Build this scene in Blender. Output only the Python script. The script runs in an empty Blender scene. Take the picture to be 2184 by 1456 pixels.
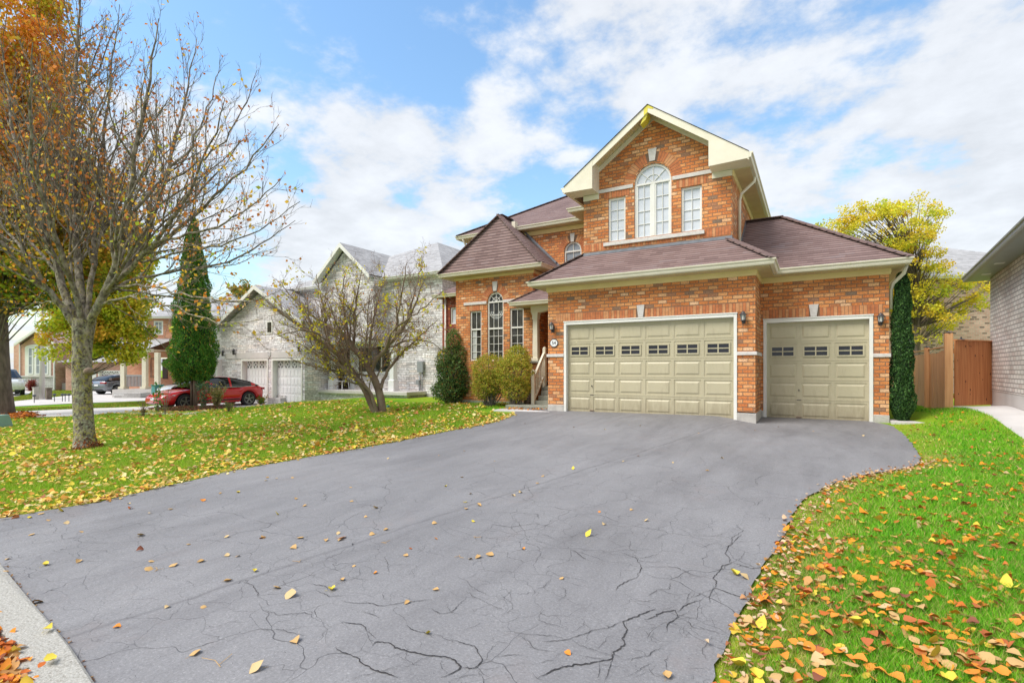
import bpy, bmesh, math, random
import numpy as np
from mathutils import Vector, Matrix
from math import radians, sin, cos, tan, atan, pi, sqrt

# ------------------------------------------------------------------ camera, sky, sun, exposure
scene = bpy.context.scene
COL = scene.collection
HEAD = atan(643 / 1090)            # the camera looks this much to the left of the house's depth axis
CAMZ = 1.17
cam_data = bpy.data.cameras.new("camera")
cam_data.sensor_width = 36
cam_data.lens = 1090 / 2184 * 36
cam_data.shift_y = 60 / 2184
cam_data.clip_start = 0.05
cam_data.clip_end = 3000
cam = bpy.data.objects.new("camera", cam_data)
cam.location = (0, 0, CAMZ)
cam.rotation_euler = (radians(90), 0, HEAD)
COL.objects.link(cam)
scene.camera = cam
scene.view_settings.view_transform = 'Standard'
scene.view_settings.look = 'None'
scene.view_settings.gamma = 1
scene.view_settings.exposure = EXPO = 1.1
scene.cycles.max_bounces = 6
scene.cycles.transparent_max_bounces = 6

SUN_EL = radians(52)
sdir = Vector((-0.75, -1.0, 0.0)).normalized() * cos(SUN_EL) + Vector((0, 0, sin(SUN_EL)))
sun_d = bpy.data.lights.new("sun", 'SUN')
sun_d.energy = 2.0
sun_d.angle = radians(35)
sun_d.color = (1.0, 0.94, 0.86)
sun = bpy.data.objects.new("sun", sun_d)
sun.rotation_euler = sdir.to_track_quat('Z', 'Y').to_euler()
COL.objects.link(sun)

def build_world():
    w = bpy.data.worlds.new("World"); scene.world = w; w.use_nodes = True
    nt = w.node_tree; N = nt.nodes; L = nt.links; N.clear()
    out = N.new('ShaderNodeOutputWorld'); bg = N.new('ShaderNodeBackground')
    sky = N.new('ShaderNodeTexSky'); sky.sky_type = 'NISHITA'; sky.sun_disc = False
    sky.sun_elevation = SUN_EL; sky.sun_rotation = math.atan2(sdir.x, sdir.y)
    sky.air_density = 1.6; sky.dust_density = 0.6; sky.ozone_density = 3.0
    tc = N.new('ShaderNodeTexCoord'); sep = N.new('ShaderNodeSeparateXYZ'); L.new(tc.outputs['Generated'], sep.inputs[0])
    def mth(op, a, b=None, clamp=False):
        n = N.new('ShaderNodeMath'); n.operation = op; n.use_clamp = clamp
        for i, q in enumerate((a, b)):
            if q is None: continue
            if isinstance(q, (int, float)): n.inputs[i].default_value = q
            else: L.new(q, n.inputs[i])
        return n.outputs[0]
    zc = mth('ADD', mth('MAXIMUM', sep.outputs[2], 0.0), 0.22)
    cx = mth('DIVIDE', sep.outputs[0], zc); cy = mth('DIVIDE', sep.outputs[1], zc)
    cmb = N.new('ShaderNodeCombineXYZ'); L.new(cx, cmb.inputs[0]); L.new(cy, cmb.inputs[1])
    n1 = N.new('ShaderNodeTexNoise'); n1.inputs['Scale'].default_value = 1.0; n1.inputs['Detail'].default_value = 9
    n1.inputs['Roughness'].default_value = 0.58; n1.inputs['Distortion'].default_value = 0.25
    mp = N.new('ShaderNodeMapping'); mp.inputs['Location'].default_value = (3.1, 1.7, 0.0)
    L.new(cmb.outputs[0], mp.inputs[0]); L.new(mp.outputs[0], n1.inputs['Vector'])
    n2 = N.new('ShaderNodeTexNoise'); n2.inputs['Scale'].default_value = 3.9; n2.inputs['Detail'].default_value = 8
    n2.inputs['Roughness'].default_value = 0.6
    L.new(mp.outputs[0], n2.inputs['Vector'])
    # more cloud towards the right of the view and low down
    fwdx = mth('ADD', mth('MULTIPLY', sep.outputs[0], 0.861), mth('MULTIPLY', sep.outputs[1], 0.508))
    bias = mth('MULTIPLY', fwdx, 0.11)
    low = mth('MULTIPLY', mth('SUBTRACT', 0.30, sep.outputs[2]), 0.16)
    back = mth('MULTIPLY', mth('MAXIMUM', mth('SUBTRACT', mth('MULTIPLY', sep.outputs[0], 0.508), mth('MULTIPLY', sep.outputs[1], 0.861)), -0.15), 0.30)  # extra cloud added behind the camera, out of view, to whiten the ambient light
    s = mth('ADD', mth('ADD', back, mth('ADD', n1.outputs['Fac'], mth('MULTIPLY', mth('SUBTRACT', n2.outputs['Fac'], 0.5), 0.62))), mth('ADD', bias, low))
    mr = N.new('ShaderNodeMapRange'); mr.interpolation_type = 'SMOOTHSTEP'
    mr.inputs['From Min'].default_value = 0.32; mr.inputs['From Max'].default_value = 0.475
    L.new(s, mr.inputs['Value'])
    cl = N.new('ShaderNodeMapRange'); cl.inputs['From Min'].default_value = 0.35; cl.inputs['From Max'].default_value = 0.65
    cl.inputs['To Min'].default_value = 0.80; cl.inputs['To Max'].default_value = 1.0
    L.new(n2.outputs['Fac'], cl.inputs['Value'])
    ccol = N.new('ShaderNodeVectorMath'); ccol.operation = 'SCALE'
    ccol.inputs[0].default_value = (9.0, 9.35, 9.9); L.new(cl.outputs[0], ccol.inputs['Scale'])
    tint = N.new('ShaderNodeMix'); tint.data_type = 'RGBA'; tint.blend_type = 'MULTIPLY'; tint.inputs['Factor'].default_value = 1
    L.new(sky.outputs[0], tint.inputs['A']); tint.inputs['B'].default_value = (1.8, 2.05, 2.2, 1)
    mix = N.new('ShaderNodeMix'); mix.data_type = 'RGBA'
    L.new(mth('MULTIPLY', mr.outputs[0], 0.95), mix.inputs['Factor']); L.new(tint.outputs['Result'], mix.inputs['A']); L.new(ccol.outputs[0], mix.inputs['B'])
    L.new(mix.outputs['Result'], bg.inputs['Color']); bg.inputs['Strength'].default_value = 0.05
    L.new(bg.outputs[0], out.inputs[0])
build_world()

# ------------------------------------------------------------------ coordinates
CH, SH = cos(HEAD), sin(HEAD)
def W(u, w, z=0.0):                 # metres to the right of / in front of the viewpoint -> world
    return Vector((u * CH - w * SH, u * SH + w * CH, z))
def UW(X, Y):
    return X * CH + Y * SH, -X * SH + Y * CH
def pX(x, Y):
    return Y * tan(atan((x - 1092) / 1090) - HEAD)
def pZ(x, y, Y):
    a = atan((x - 1092) / 1090)
    return CAMZ + (788 - y) / 1090 * Y * cos(a) / cos(a - HEAD)
def sstep(a, b, x):
    t = np.clip((np.asarray(x, float) - a) / (b - a), 0, 1); return t * t * (3 - 2 * t)
def gz(X, Y):                       # lie of the land
    X = np.asarray(X, float); Y = np.asarray(Y, float)
    yy = np.minimum(Y, 15 + 0.25 * (Y - 15)) if True else Y
    yy = np.where(Y > 15, 15 + 0.2 * np.minimum(Y - 15, 8), Y)
    b = -0.50 + 0.0325 * np.clip(yy, -6, 30)
    lx = np.sqrt((np.minimum(X + 1.0, 0)) ** 2 + 0.2) - 0.447
    b = b - 0.010 * lx
    b = b + 0.05 * sstep(1.5, 4, X) * sstep(12, 18, Y) + 0.07 * sstep(10, 13, Y) * (1 - sstep(-2.2, -1.0, X)) * sstep(-12, -9.5, X) - 0.075 * sstep(-2.2, -1.0, X) * (1 - sstep(1.6, 3.2, X)) * sstep(10, 14.0, Y)
    u = X * CH + Y * SH; w = -X * SH + Y * CH
    b = b + 0.20 * sstep(8.6, 10.8, u) * (1 - sstep(12.2, 14.6, w)) * sstep(6.5, 9.5, w)
    t = np.maximum(sstep(-18.6, -21.2, X) * sstep(9.0, 11.5, Y), sstep(18.5, 24, w) * sstep(-9.5, -12, u))
    t = np.maximum(t, sstep(30, 36, w) * sstep(4, -2, u))
    return b * (1 - t) - 0.63 * t
def gZ(X, Y): return float(gz(X, Y))
def gp(x, y, dz=0.0):               # ground point seen at a picture position
    zz = -0.4
    for _ in range(30):
        w = (CAMZ - zz) * 1090 / (y - 788); u = (x - 1092) / 1090 * w
        p = W(u, w); zz = 0.5 * zz + 0.5 * gZ(p.x, p.y)
    return Vector((p.x, p.y, gZ(p.x, p.y) + dz))
def guw(u, w, dz=0.0):
    p = W(u, w); p.z = gZ(p.x, p.y) + dz; return p

# ------------------------------------------------------------------ materials
MATS = {}
def newmat(name):
    m = bpy.data.materials.new(name); m.use_nodes = True
    nt = m.node_tree; p = nt.nodes['Principled BSDF']; MATS[name] = m
    return m, nt, nt.nodes, nt.links, p
def setp(p, **k):
    for a, b in k.items():
        a = a.replace('_', ' ')
        if a in p.inputs: p.inputs[a].default_value = b
def ramp(N, stops, interp='LINEAR'):
    r = N.new('ShaderNodeValToRGB'); r.color_ramp.interpolation = interp
    e = r.color_ramp.elements
    while len(e) > 1: e.remove(e[-1])
    e[0].position = stops[0][0]; e[0].color = (*stops[0][1], 1)
    for s, c in stops[1:]:
        q = e.new(s); q.color = (*c, 1)
    return r
def plain(name, c1, c2=None, scale=6, rough=0.6, bump=0.0, bscale=60, metallic=0.0, coat=0.0, spec=0.5, stretch=None, coords='Object', detail=5):
    m, nt, N, L, p = newmat(name)
    setp(p, Roughness=rough, Metallic=metallic, Coat_Weight=coat)
    p.inputs['Specular IOR Level'].default_value = spec
    tc = N.new('ShaderNodeTexCoord'); src = tc.outputs[coords]
    if stretch:
        mp = N.new('ShaderNodeMapping'); mp.inputs['Scale'].default_value = stretch; L.new(src, mp.inputs[0]); src = mp.outputs[0]
    if c2 is None: c2 = tuple(c * 0.86 for c in c1)
    n = N.new('ShaderNodeTexNoise'); n.inputs['Scale'].default_value = scale; n.inputs['Detail'].default_value = detail; L.new(src, n.inputs['Vector'])
    r = ramp(N, [(0.32, c1), (0.68, c2)]); L.new(n.outputs['Fac'], r.inputs[0]); L.new(r.outputs[0], p.inputs['Base Color'])
    if bump:
        n2 = N.new('ShaderNodeTexNoise'); n2.inputs['Scale'].default_value = bscale; n2.inputs['Detail'].default_value = 4; L.new(src, n2.inputs['Vector'])
        b = N.new('ShaderNodeBump'); b.inputs['Strength'].default_value = bump; b.inputs['Distance'].default_value = 0.02
        L.new(n2.outputs['Fac'], b.inputs['Height']); L.new(b.outputs[0], p.inputs['Normal'])
    return m
def brickmat(name, pal, mortar, bw=0.257, bh=0.082, ms=0.010, offset=0.5, rough=0.85, bump=0.6, mott=0.25, msc=38, distort=0.0, mfac=1.0):
    """pal: list of (position, colour) picked per brick; brick pattern from metre UVs"""
    m, nt, N, L, p = newmat(name); setp(p, Roughness=rough); p.inputs['Specular IOR Level'].default_value = 0.25
    uv = N.new('ShaderNodeUVMap'); uv.uv_map = 'UVMap'; vec = uv.outputs[0]
    if distort:
        nd = N.new('ShaderNodeTexNoise'); nd.inputs['Scale'].default_value = 2.2; nd.inputs['Detail'].default_value = 3; L.new(vec, nd.inputs['Vector'])
        sb = N.new('ShaderNodeVectorMath'); sb.operation = 'SUBTRACT'; L.new(nd.outputs['Color'], sb.inputs[0]); sb.inputs[1].default_value = (.5, .5, .5)
        sc = N.new('ShaderNodeVectorMath'); sc.operation = 'SCALE'; L.new(sb.outputs[0], sc.inputs[0]); sc.inputs['Scale'].default_value = distort
        ad = N.new('ShaderNodeVectorMath'); ad.operation = 'ADD'; L.new(vec, ad.inputs[0]); L.new(sc.outputs[0], ad.inputs[1]); vec = ad.outputs[0]
    b = N.new('ShaderNodeTexBrick'); b.offset = offset
    b.inputs['Color1'].default_value = (0, 0, 0, 1); b.inputs['Color2'].default_value = (1, 1, 1, 1); b.inputs['Mortar'].default_value = (.5, .5, .5, 1)
    b.inputs['Scale'].default_value = 1; b.inputs['Brick Width'].default_value = bw + ms; b.inputs['Row Height'].default_value = bh + ms
    b.inputs['Mortar Size'].default_value = ms; b.inputs['Mortar Smooth'].default_value = 0.15; b.inputs['Bias'].default_value = 0
    L.new(vec, b.inputs['Vector'])
    r = ramp(N, pal, 'LINEAR'); L.new(b.outputs['Color'], r.inputs[0])
    n = N.new('ShaderNodeTexNoise'); n.inputs['Scale'].default_value = msc; n.inputs['Detail'].default_value = 4; L.new(vec, n.inputs['Vector'])
    nl = N.new('ShaderNodeTexNoise'); nl.inputs['Scale'].default_value = 1.1; nl.inputs['Detail'].default_value = 3; L.new(vec, nl.inputs['Vector'])
    mr = N.new('ShaderNodeMapRange'); mr.inputs['From Min'].default_value = .3; mr.inputs['From Max'].default_value = .7
    mr.inputs['To Min'].default_value = 1 - mott; mr.inputs['To Max'].default_value = 1 + mott; L.new(n.outputs['Fac'], mr.inputs['Value'])
    mr2 = N.new('ShaderNodeMapRange'); mr2.inputs['From Min'].default_value = .3; mr2.inputs['From Max'].default_value = .7
    mr2.inputs['To Min'].default_value = .82; mr2.inputs['To Max'].default_value = 1.16; L.new(nl.outputs['Fac'], mr2.inputs['Value'])
    mm = N.new('ShaderNodeMath'); mm.operation = 'MULTIPLY'; L.new(mr.outputs[0], mm.inputs[0]); L.new(mr2.outputs[0], mm.inputs[1])
    sc2 = N.new('ShaderNodeVectorMath'); sc2.operation = 'SCALE'; L.new(r.outputs[0], sc2.inputs[0]); L.new(mm.outputs[0], sc2.inputs['Scale'])
    mx = N.new('ShaderNodeMix'); mx.data_type = 'RGBA'; L.new(sc2.outputs[0], mx.inputs['A']); mx.inputs['B'].default_value = (*mortar, 1)
    mf = N.new('ShaderNodeMath'); mf.operation = 'MULTIPLY'; L.new(b.outputs['Fac'], mf.inputs[0]); mf.inputs[1].default_value = mfac
    L.new(mf.outputs[0], mx.inputs['Factor']); L.new(mx.outputs['Result'], p.inputs['Base Color'])
    inv = N.new('ShaderNodeMath'); inv.operation = 'SUBTRACT'; inv.inputs[0].default_value = 1; L.new(b.outputs['Fac'], inv.inputs[1])
    h = N.new('ShaderNodeMath'); h.operation = 'MULTIPLY_ADD'; L.new(n.outputs['Fac'], h.inputs[0]); h.inputs[1].default_value = 0.5; L.new(inv.outputs[0], h.inputs[2])
    bp = N.new('ShaderNodeBump'); bp.inputs['Strength'].default_value = bump; bp.inputs['Distance'].default_value = 0.008
    L.new(h.outputs[0], bp.inputs['Height']); L.new(bp.outputs[0], p.inputs['Normal'])
    return m
def shinglemat(name, pal, line, course=0.135, width=0.28, rough=0.9):
    m, nt, N, L, p = newmat(name); setp(p, Roughness=rough); p.inputs['Specular IOR Level'].default_value = 0.25
    uv = N.new('ShaderNodeUVMap'); uv.uv_map = 'UVMap'
    b = N.new('ShaderNodeTexBrick'); b.offset = 0.41; b.inputs['Color1'].default_value = (0, 0, 0, 1); b.inputs['Color2'].default_value = (1, 1, 1, 1)
    b.inputs['Mortar'].default_value = (.35, .35, .35, 1); b.inputs['Scale'].default_value = 1; b.inputs['Brick Width'].default_value = width
    b.inputs['Row Height'].default_value = course; b.inputs['Mortar Size'].default_value = 0.004; b.inputs['Mortar Smooth'].default_value = 0.3
    L.new(uv.outputs[0], b.inputs['Vector'])
    n = N.new('ShaderNodeTexNoise'); n.inputs['Scale'].default_value = 55; n.inputs['Detail'].default_value = 3; L.new(uv.outputs[0], n.inputs['Vector'])
    n3 = N.new('ShaderNodeTexNoise'); n3.inputs['Scale'].default_value = 0.9; n3.inputs['Detail'].default_value = 4; L.new(uv.outputs[0], n3.inputs['Vector'])
    sx = N.new('ShaderNodeSeparateXYZ'); L.new(uv.outputs[0], sx.inputs[0])
    dv = N.new('ShaderNodeMath'); dv.operation = 'DIVIDE'; L.new(sx.outputs[1], dv.inputs[0]); dv.inputs[1].default_value = course
    fr = N.new('ShaderNodeMath'); fr.operation = 'FRACT'; L.new(dv.outputs[0], fr.inputs[0])      # 0 at the butt edge, rising up the slope
    a = N.new('ShaderNodeMath'); a.operation = 'MULTIPLY_ADD'; L.new(n.outputs['Fac'], a.inputs[0]); a.inputs[1].default_value = .5
    a2 = N.new('ShaderNodeMath'); a2.operation = 'MULTIPLY_ADD'; L.new(b.outputs['Color'], a2.inputs[0]); a2.inputs[1].default_value = .28
    L.new(a2.outputs[0], a.inputs[2])
    a3 = N.new('ShaderNodeMath'); a3.operation = 'MULTIPLY'; L.new(n3.outputs['Fac'], a3.inputs[0]); a3.inputs[1].default_value = .42; L.new(a3.outputs[0], a2.inputs[2])
    r = ramp(N, pal); L.new(a.outputs[0], r.inputs[0])
    lr = ramp(N, [(0.0, (1, 1, 1)), (0.15, (1, 1, 1)), (0.32, (0, 0, 0))]); L.new(fr.outputs[0], lr.inputs[0])
    mx = N.new('ShaderNodeMix'); mx.data_type = 'RGBA'; L.new(r.outputs[0], mx.inputs['A']); mx.inputs['B'].default_value = (*line, 1)
    L.new(lr.outputs[0], mx.inputs['Factor']); L.new(mx.outputs['Result'], p.inputs['Base Color'])
    bp = N.new('ShaderNodeBump'); bp.inputs['Strength'].default_value = 0.5; bp.inputs['Distance'].default_value = 0.015; bp.invert = True
    L.new(fr.outputs[0], bp.inputs['Height']); L.new(bp.outputs[0], p.inputs['Normal'])
    return m
def colmat(name, rough=0.7, transl=0.4, attr='col', spec=0.3):
    """colour per leaf or blade from the mesh's own colour attribute, a little light coming through"""
    m, nt, N, L, p = newmat(name); setp(p, Roughness=rough); p.inputs['Specular IOR Level'].default_value = spec
    a = N.new('ShaderNodeAttribute'); a.attribute_name = attr
    L.new(a.outputs['Color'], p.inputs['Base Color'])
    t = N.new('ShaderNodeBsdfTranslucent'); L.new(a.outputs['Color'], t.inputs['Color'])
    mx = N.new('ShaderNodeMixShader'); mx.inputs[0].default_value = transl
    L.new(p.outputs[0], mx.inputs[1]); L.new(t.outputs[0], mx.inputs[2]); L.new(mx.outputs[0], N['Material Output'].inputs[0])
    return m
def glassmat(name, c, c2=None, rough=0.04, spec=0.9, scale=3.0, stretch=None):
    m = plain(name, c, c2 or c, scale=scale, rough=rough, spec=spec, stretch=stretch)
    return m

def grimy_door():
    m = MATS['door_khaki']; nt = m.node_tree; N = nt.nodes; L = nt.links; p = N['Principled BSDF']; src = p.inputs['Base Color'].links[0].from_socket
    tc = N.new('ShaderNodeTexCoord'); sx = N.new('ShaderNodeSeparateXYZ'); L.new(tc.outputs['Object'], sx.inputs[0])
    mp = N.new('ShaderNodeMapping'); mp.inputs['Scale'].default_value = (3, 3, .7); L.new(tc.outputs['Object'], mp.inputs[0])
    n = N.new('ShaderNodeTexNoise'); n.inputs['Scale'].default_value = 3; n.inputs['Detail'].default_value = 7; n.inputs['Roughness'].default_value = .7; L.new(mp.outputs[0], n.inputs['Vector'])
    mr = N.new('ShaderNodeMapRange'); mr.inputs['From Min'].default_value = -.1; mr.inputs['From Max'].default_value = .55; mr.inputs['To Min'].default_value = .42; mr.inputs['To Max'].default_value = 0.05; L.new(sx.outputs[2], mr.inputs['Value'])
    ad = N.new('ShaderNodeMath'); ad.operation = 'ADD'; L.new(n.outputs['Fac'], ad.inputs[0]); L.new(mr.outputs[0], ad.inputs[1])
    r = ramp(N, [(.58, (0, 0, 0)), (.98, (1, 1, 1))]); L.new(ad.outputs[0], r.inputs[0])
    mu = N.new('ShaderNodeMath'); mu.operation = 'MULTIPLY'; L.new(r.outputs[0], mu.inputs[0]); mu.inputs[1].default_value = .55
    mx = N.new('ShaderNodeMix'); mx.data_type = 'RGBA'; L.new(mu.outputs[0], mx.inputs['Factor']); L.new(src, mx.inputs['A']); mx.inputs['B'].default_value = (.22, .17, .10, 1); L.new(mx.outputs['Result'], p.inputs['Base Color'])
brickmat('orange_brick', [(0.0, (.20, .15, .11)), (0.04, (.36, .18, .10)), (0.10, (.52, .17, .055)), (0.40, (.62, .22, .07)), (0.66, (.66, .28, .10)), (0.88, (.70, .36, .16)), (1.0, (.74, .46, .27))],
         (.24, .145, .09), bw=.215, bh=.080, ms=.010, mott=.30, msc=30)
brickmat('soldier_brick', [(0.0, (.30, .16, .085)), (0.15, (.52, .15, .05)), (0.5, (.62, .22, .08)), (0.8, (.66, .32, .14)), (1.0, (.70, .40, .22))], (.22, .13, .08), bw=.215, bh=.062, ms=.010, offset=0.0, mott=.30, msc=30)
brickmat('red_brick', [(0, (.22, .05, .03)), (.5, (.36, .075, .04)), (1, (.45, .12, .06))], (.2, .12, .1), bw=.24, bh=.08)
brickmat('pale_brick', [(0, (.62, .52, .48)), (.5, (.70, .64, .60)), (1, (.76, .71, .67))], (.30, .27, .25), bw=.265, bh=.094, ms=.012, mott=.10, bump=.8)
brickmat('pink_brick', [(0, (.22, .13, .11)), (.14, (.28, .17, .14)), (.22, (.64, .36, .31)), (.6, (.74, .44, .38)), (1, (.78, .52, .46))], (.62, .52, .46), bw=.22, bh=.078, ms=.012, mott=.15)
brickmat('rose_brick', [(0, (.55, .26, .19)), (.5, (.66, .33, .25)), (1, (.72, .42, .33))], (.62, .48, .42), bw=.22, bh=.07, mott=.12)
brickmat('coral_brick', [(0, (.55, .20, .11)), (.5, (.68, .28, .16)), (1, (.72, .36, .22))], (.5, .36, .28), bw=.22, bh=.07, mott=.12)
brickmat('grey_ledgestone', [(0, (.44, .41, .41)), (.2, (.60, .57, .57)), (.45, (.69, .67, .68)), (.7, (.77, .76, .77)), (.9, (.72, .64, .60)), (1, (.82, .81, .82))], (.34, .31, .30), bw=.50, bh=.105, ms=.010, offset=.37, mott=.28, msc=9, distort=.10, bump=.9, mfac=.75)
brickmat('flat_stone', [(0, (.42, .40, .39)), (.5, (.52, .51, .50)), (1, (.62, .61, .60))], (.30, .28, .27), bw=.4, bh=.12, mott=.15, msc=12, distort=.05)
shinglemat('plum_shingles', [(0.25, (.13, .085, .08)), (0.5, (.19, .125, .115)), (0.68, (.25, .17, .155)), (0.85, (.22, .175, .175))], (.05, .034, .034), course=.12, width=.33)
shinglemat('grey_shingles', [(0.25, (.22, .215, .215)), (0.5, (.36, .355, .36)), (0.75, (.50, .495, .50))], (.2, .2, .2))
shinglemat('rose_shingles', [(0.25, (.30, .19, .18)), (0.5, (.40, .27, .26)), (0.75, (.48, .34, .33))], (.26, .17, .16))
plain('cream_trim', (.76, .71, .57), (.69, .64, .50), scale=3, rough=.45)
plain('tan_frieze', (.80, .64, .30), (.72, .57, .26), scale=2.5, rough=.5)
plain('white_trim', (.80, .79, .74), (.72, .71, .66), scale=2, rough=.4)
plain('pure_white', (.82, .82, .82), (.76, .76, .77), scale=2, rough=.4)
plain('stone_band', (.66, .63, .60), (.56, .53, .50), scale=14, rough=.8, bump=.4)
plain('door_khaki', (.50, .45, .305), (.455, .41, .275), scale=1.6, rough=.42, bump=.06, bscale=90, stretch=(1, 1, .25))
plain('khaki_trim', (.60, .55, .40), (.52, .47, .34), scale=2, rough=.5)
plain('concrete', (.56, .53, .48), (.40, .38, .35), scale=5, rough=.9, bump=.6, bscale=45)
plain('pale_concrete', (.62, .59, .57), (.54, .51, .49), scale=1.4, rough=.9, bump=.15)
plain('step_concrete', (.34, .34, .28), (.24, .25, .20), scale=6, rough=.9, bump=.3)
plain('black_metal', (.03, .03, .035), (.045, .045, .05), rough=.35, spec=.6)
plain('chrome', (.6, .6, .62), rough=.15, metallic=1)
plain('grey_metal', (.34, .36, .38), (.30, .32, .34), rough=.45, metallic=.3)
plain('flashing', (.24, .25, .28), (.17, .18, .2), rough=.45, metallic=.4)
plain('frosted_glass', (.75, .75, .72), rough=.2)
plain('yellow_stain', (.72, .62, .03), (.66, .56, .08), rough=.5)
plain('cedar_fence', (.74, .42, .20), (.58, .29, .13), scale=2.2, rough=.75, stretch=(9, 9, .55), bump=.25, bscale=8, detail=6)
plain('cedar_gate', (.66, .29, .11), (.48, .17, .06), scale=2.0, rough=.7, stretch=(10, 10, .5), bump=.2, bscale=8, detail=6)
plain('wood_knot', (.10, .035, .02), rough=.7)
plain('pot_glaze', (.16, .10, .07), (.28, .20, .15), scale=14, rough=.4)
plain('mint_metal', (.24, .38, .32), (.21, .34, .29), scale=3, rough=.55)
plain('tyre_rubber', (.02, .02, .022), rough=.7)
plain('rim_alloy', (.35, .35, .37), rough=.3, metallic=.8)
plain('car_red', (.62, .010, .016), (.58, .008, .014), rough=.22, coat=1.0)
plain('car_grey', (.20, .22, .25), (.18, .20, .23), rough=.25, coat=1.0, metallic=.4)
plain('car_white', (.78, .79, .8), rough=.25, coat=1.0)
plain('car_glass', (.015, .018, .02), rough=.05, spec=.8)
plain('tail_red', (.35, .01, .01), rough=.2, coat=.6)
plain('plate_white', (.8, .8, .82), rough=.4)
plain('dark_plastic', (.025, .025, .028), rough=.5)
plain('teal_plastic', (.05, .22, .20), rough=.5)
plain('mulch', (.10, .055, .035), (.20, .11, .07), scale=25, rough=1, bump=1.0, bscale=30)
glassmat('garage_glass', (.012, .014, .02), (.02, .022, .03), rough=.12, spec=.5)
glassmat('blind_glass', (.54, .58, .64), (.64, .67, .72), rough=.06, spec=.8, scale=1.5, stretch=(1, 1, 3))
glassmat('grey_glass', (.22, .25, .28), (.30, .33, .36), rough=.05, spec=.9, scale=1.5)
glassmat('dark_glass', (.02, .022, .02), (.08, .08, .07), rough=.05, spec=.6, scale=2.2, stretch=(1.5, 1, .6))
glassmat('curtain_glass', (.42, .44, .42), (.52, .54, .52), rough=.08, spec=.6, scale=4, stretch=(6, 1, .3))
plain('dark_door', (.055, .03, .028), (.08, .045, .04), rough=.4)
plain('brown_bark', (.20, .16, .125), (.10, .08, .062), scale=9, rough=.95, bump=.9, bscale=22, stretch=(1, 1, .4))
plain('grey_bark', (.22, .185, .16), (.13, .105, .09), scale=6, rough=.95, bump=.4, bscale=30)
plain('reddish_bark', (.27, .22, .15), (.16, .10, .075), scale=5, rough=.95, bump=.6, bscale=24, stretch=(1, 1, .5))
plain('cedar_bark', (.24, .17, .12), (.13, .09, .06), scale=9, rough=.95, bump=.6, bscale=30, stretch=(1, 1, .3))
grimy_door(); colmat('leaf_foliage'); colmat('grass_blades', transl=.3); colmat('dry_leaves', transl=.2, rough=.75)

def lichen_bark():
    m, nt, N, L, p = newmat('lichen_bark'); setp(p, Roughness=.95); p.inputs['Specular IOR Level'].default_value = .2
    tc = N.new('ShaderNodeTexCoord')
    mp = N.new('ShaderNodeMapping'); mp.inputs['Scale'].default_value = (1, 1, .55); L.new(tc.outputs['Object'], mp.inputs[0])
    n = N.new('ShaderNodeTexNoise'); n.inputs['Scale'].default_value = 14; n.inputs['Detail'].default_value = 6; L.new(mp.outputs[0], n.inputs['Vector'])
    r = ramp(N, [(.36, (.075, .06, .05)), (.5, (.19, .16, .13)), (.66, (.34, .29, .25))]); L.new(n.outputs['Fac'], r.inputs[0])
    n2 = N.new('ShaderNodeTexNoise'); n2.inputs['Scale'].default_value = 22; n2.inputs['Detail'].default_value = 4; n2.inputs['Roughness'].default_value = .7; L.new(tc.outputs['Object'], n2.inputs['Vector'])
    r2 = ramp(N, [(.49, (0, 0, 0)), (.54, (1, 1, 1))]); L.new(n2.outputs['Fac'], r2.inputs[0])
    n3 = N.new('ShaderNodeTexNoise'); n3.inputs['Scale'].default_value = 5; L.new(tc.outputs['Object'], n3.inputs['Vector'])
    r3 = ramp(N, [(.4, (.42, .38, .06)), (.6, (.40, .42, .32))]); L.new(n3.outputs['Fac'], r3.inputs[0])
    sx = N.new('ShaderNodeSeparateXYZ'); L.new(tc.outputs['Object'], sx.inputs[0])
    hr = N.new('ShaderNodeMapRange'); hr.inputs['From Min'].default_value = 0.0; hr.inputs['From Max'].default_value = 4.2
    hr.inputs['To Min'].default_value = .85; hr.inputs['To Max'].default_value = .12; L.new(sx.outputs[2], hr.inputs['Value'])
    mf = N.new('ShaderNodeMath'); mf.operation = 'MULTIPLY'; L.new(r2.outputs[0], mf.inputs[0]); L.new(hr.outputs[0], mf.inputs[1])
    mx = N.new('ShaderNodeMix'); mx.data_type = 'RGBA'; L.new(mf.outputs[0], mx.inputs['Factor']); L.new(r.outputs[0], mx.inputs['A']); L.new(r3.outputs[0], mx.inputs['B'])
    L.new(mx.outputs['Result'], p.inputs['Base Color'])
    v = N.new('ShaderNodeTexVoronoi'); v.feature = 'DISTANCE_TO_EDGE'; v.inputs['Scale'].default_value = 26; L.new(mp.outputs[0], v.inputs['Vector'])
    ad = N.new('ShaderNodeMath'); ad.operation = 'ADD'; L.new(v.outputs['Distance'], ad.inputs[0]); L.new(n.outputs['Fac'], ad.inputs[1])
    b = N.new('ShaderNodeBump'); b.inputs['Strength'].default_value = .9; b.inputs['Distance'].default_value = .02
    L.new(ad.outputs[0], b.inputs['Height']); L.new(b.outputs[0], p.inputs['Normal'])
lichen_bark()

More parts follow.
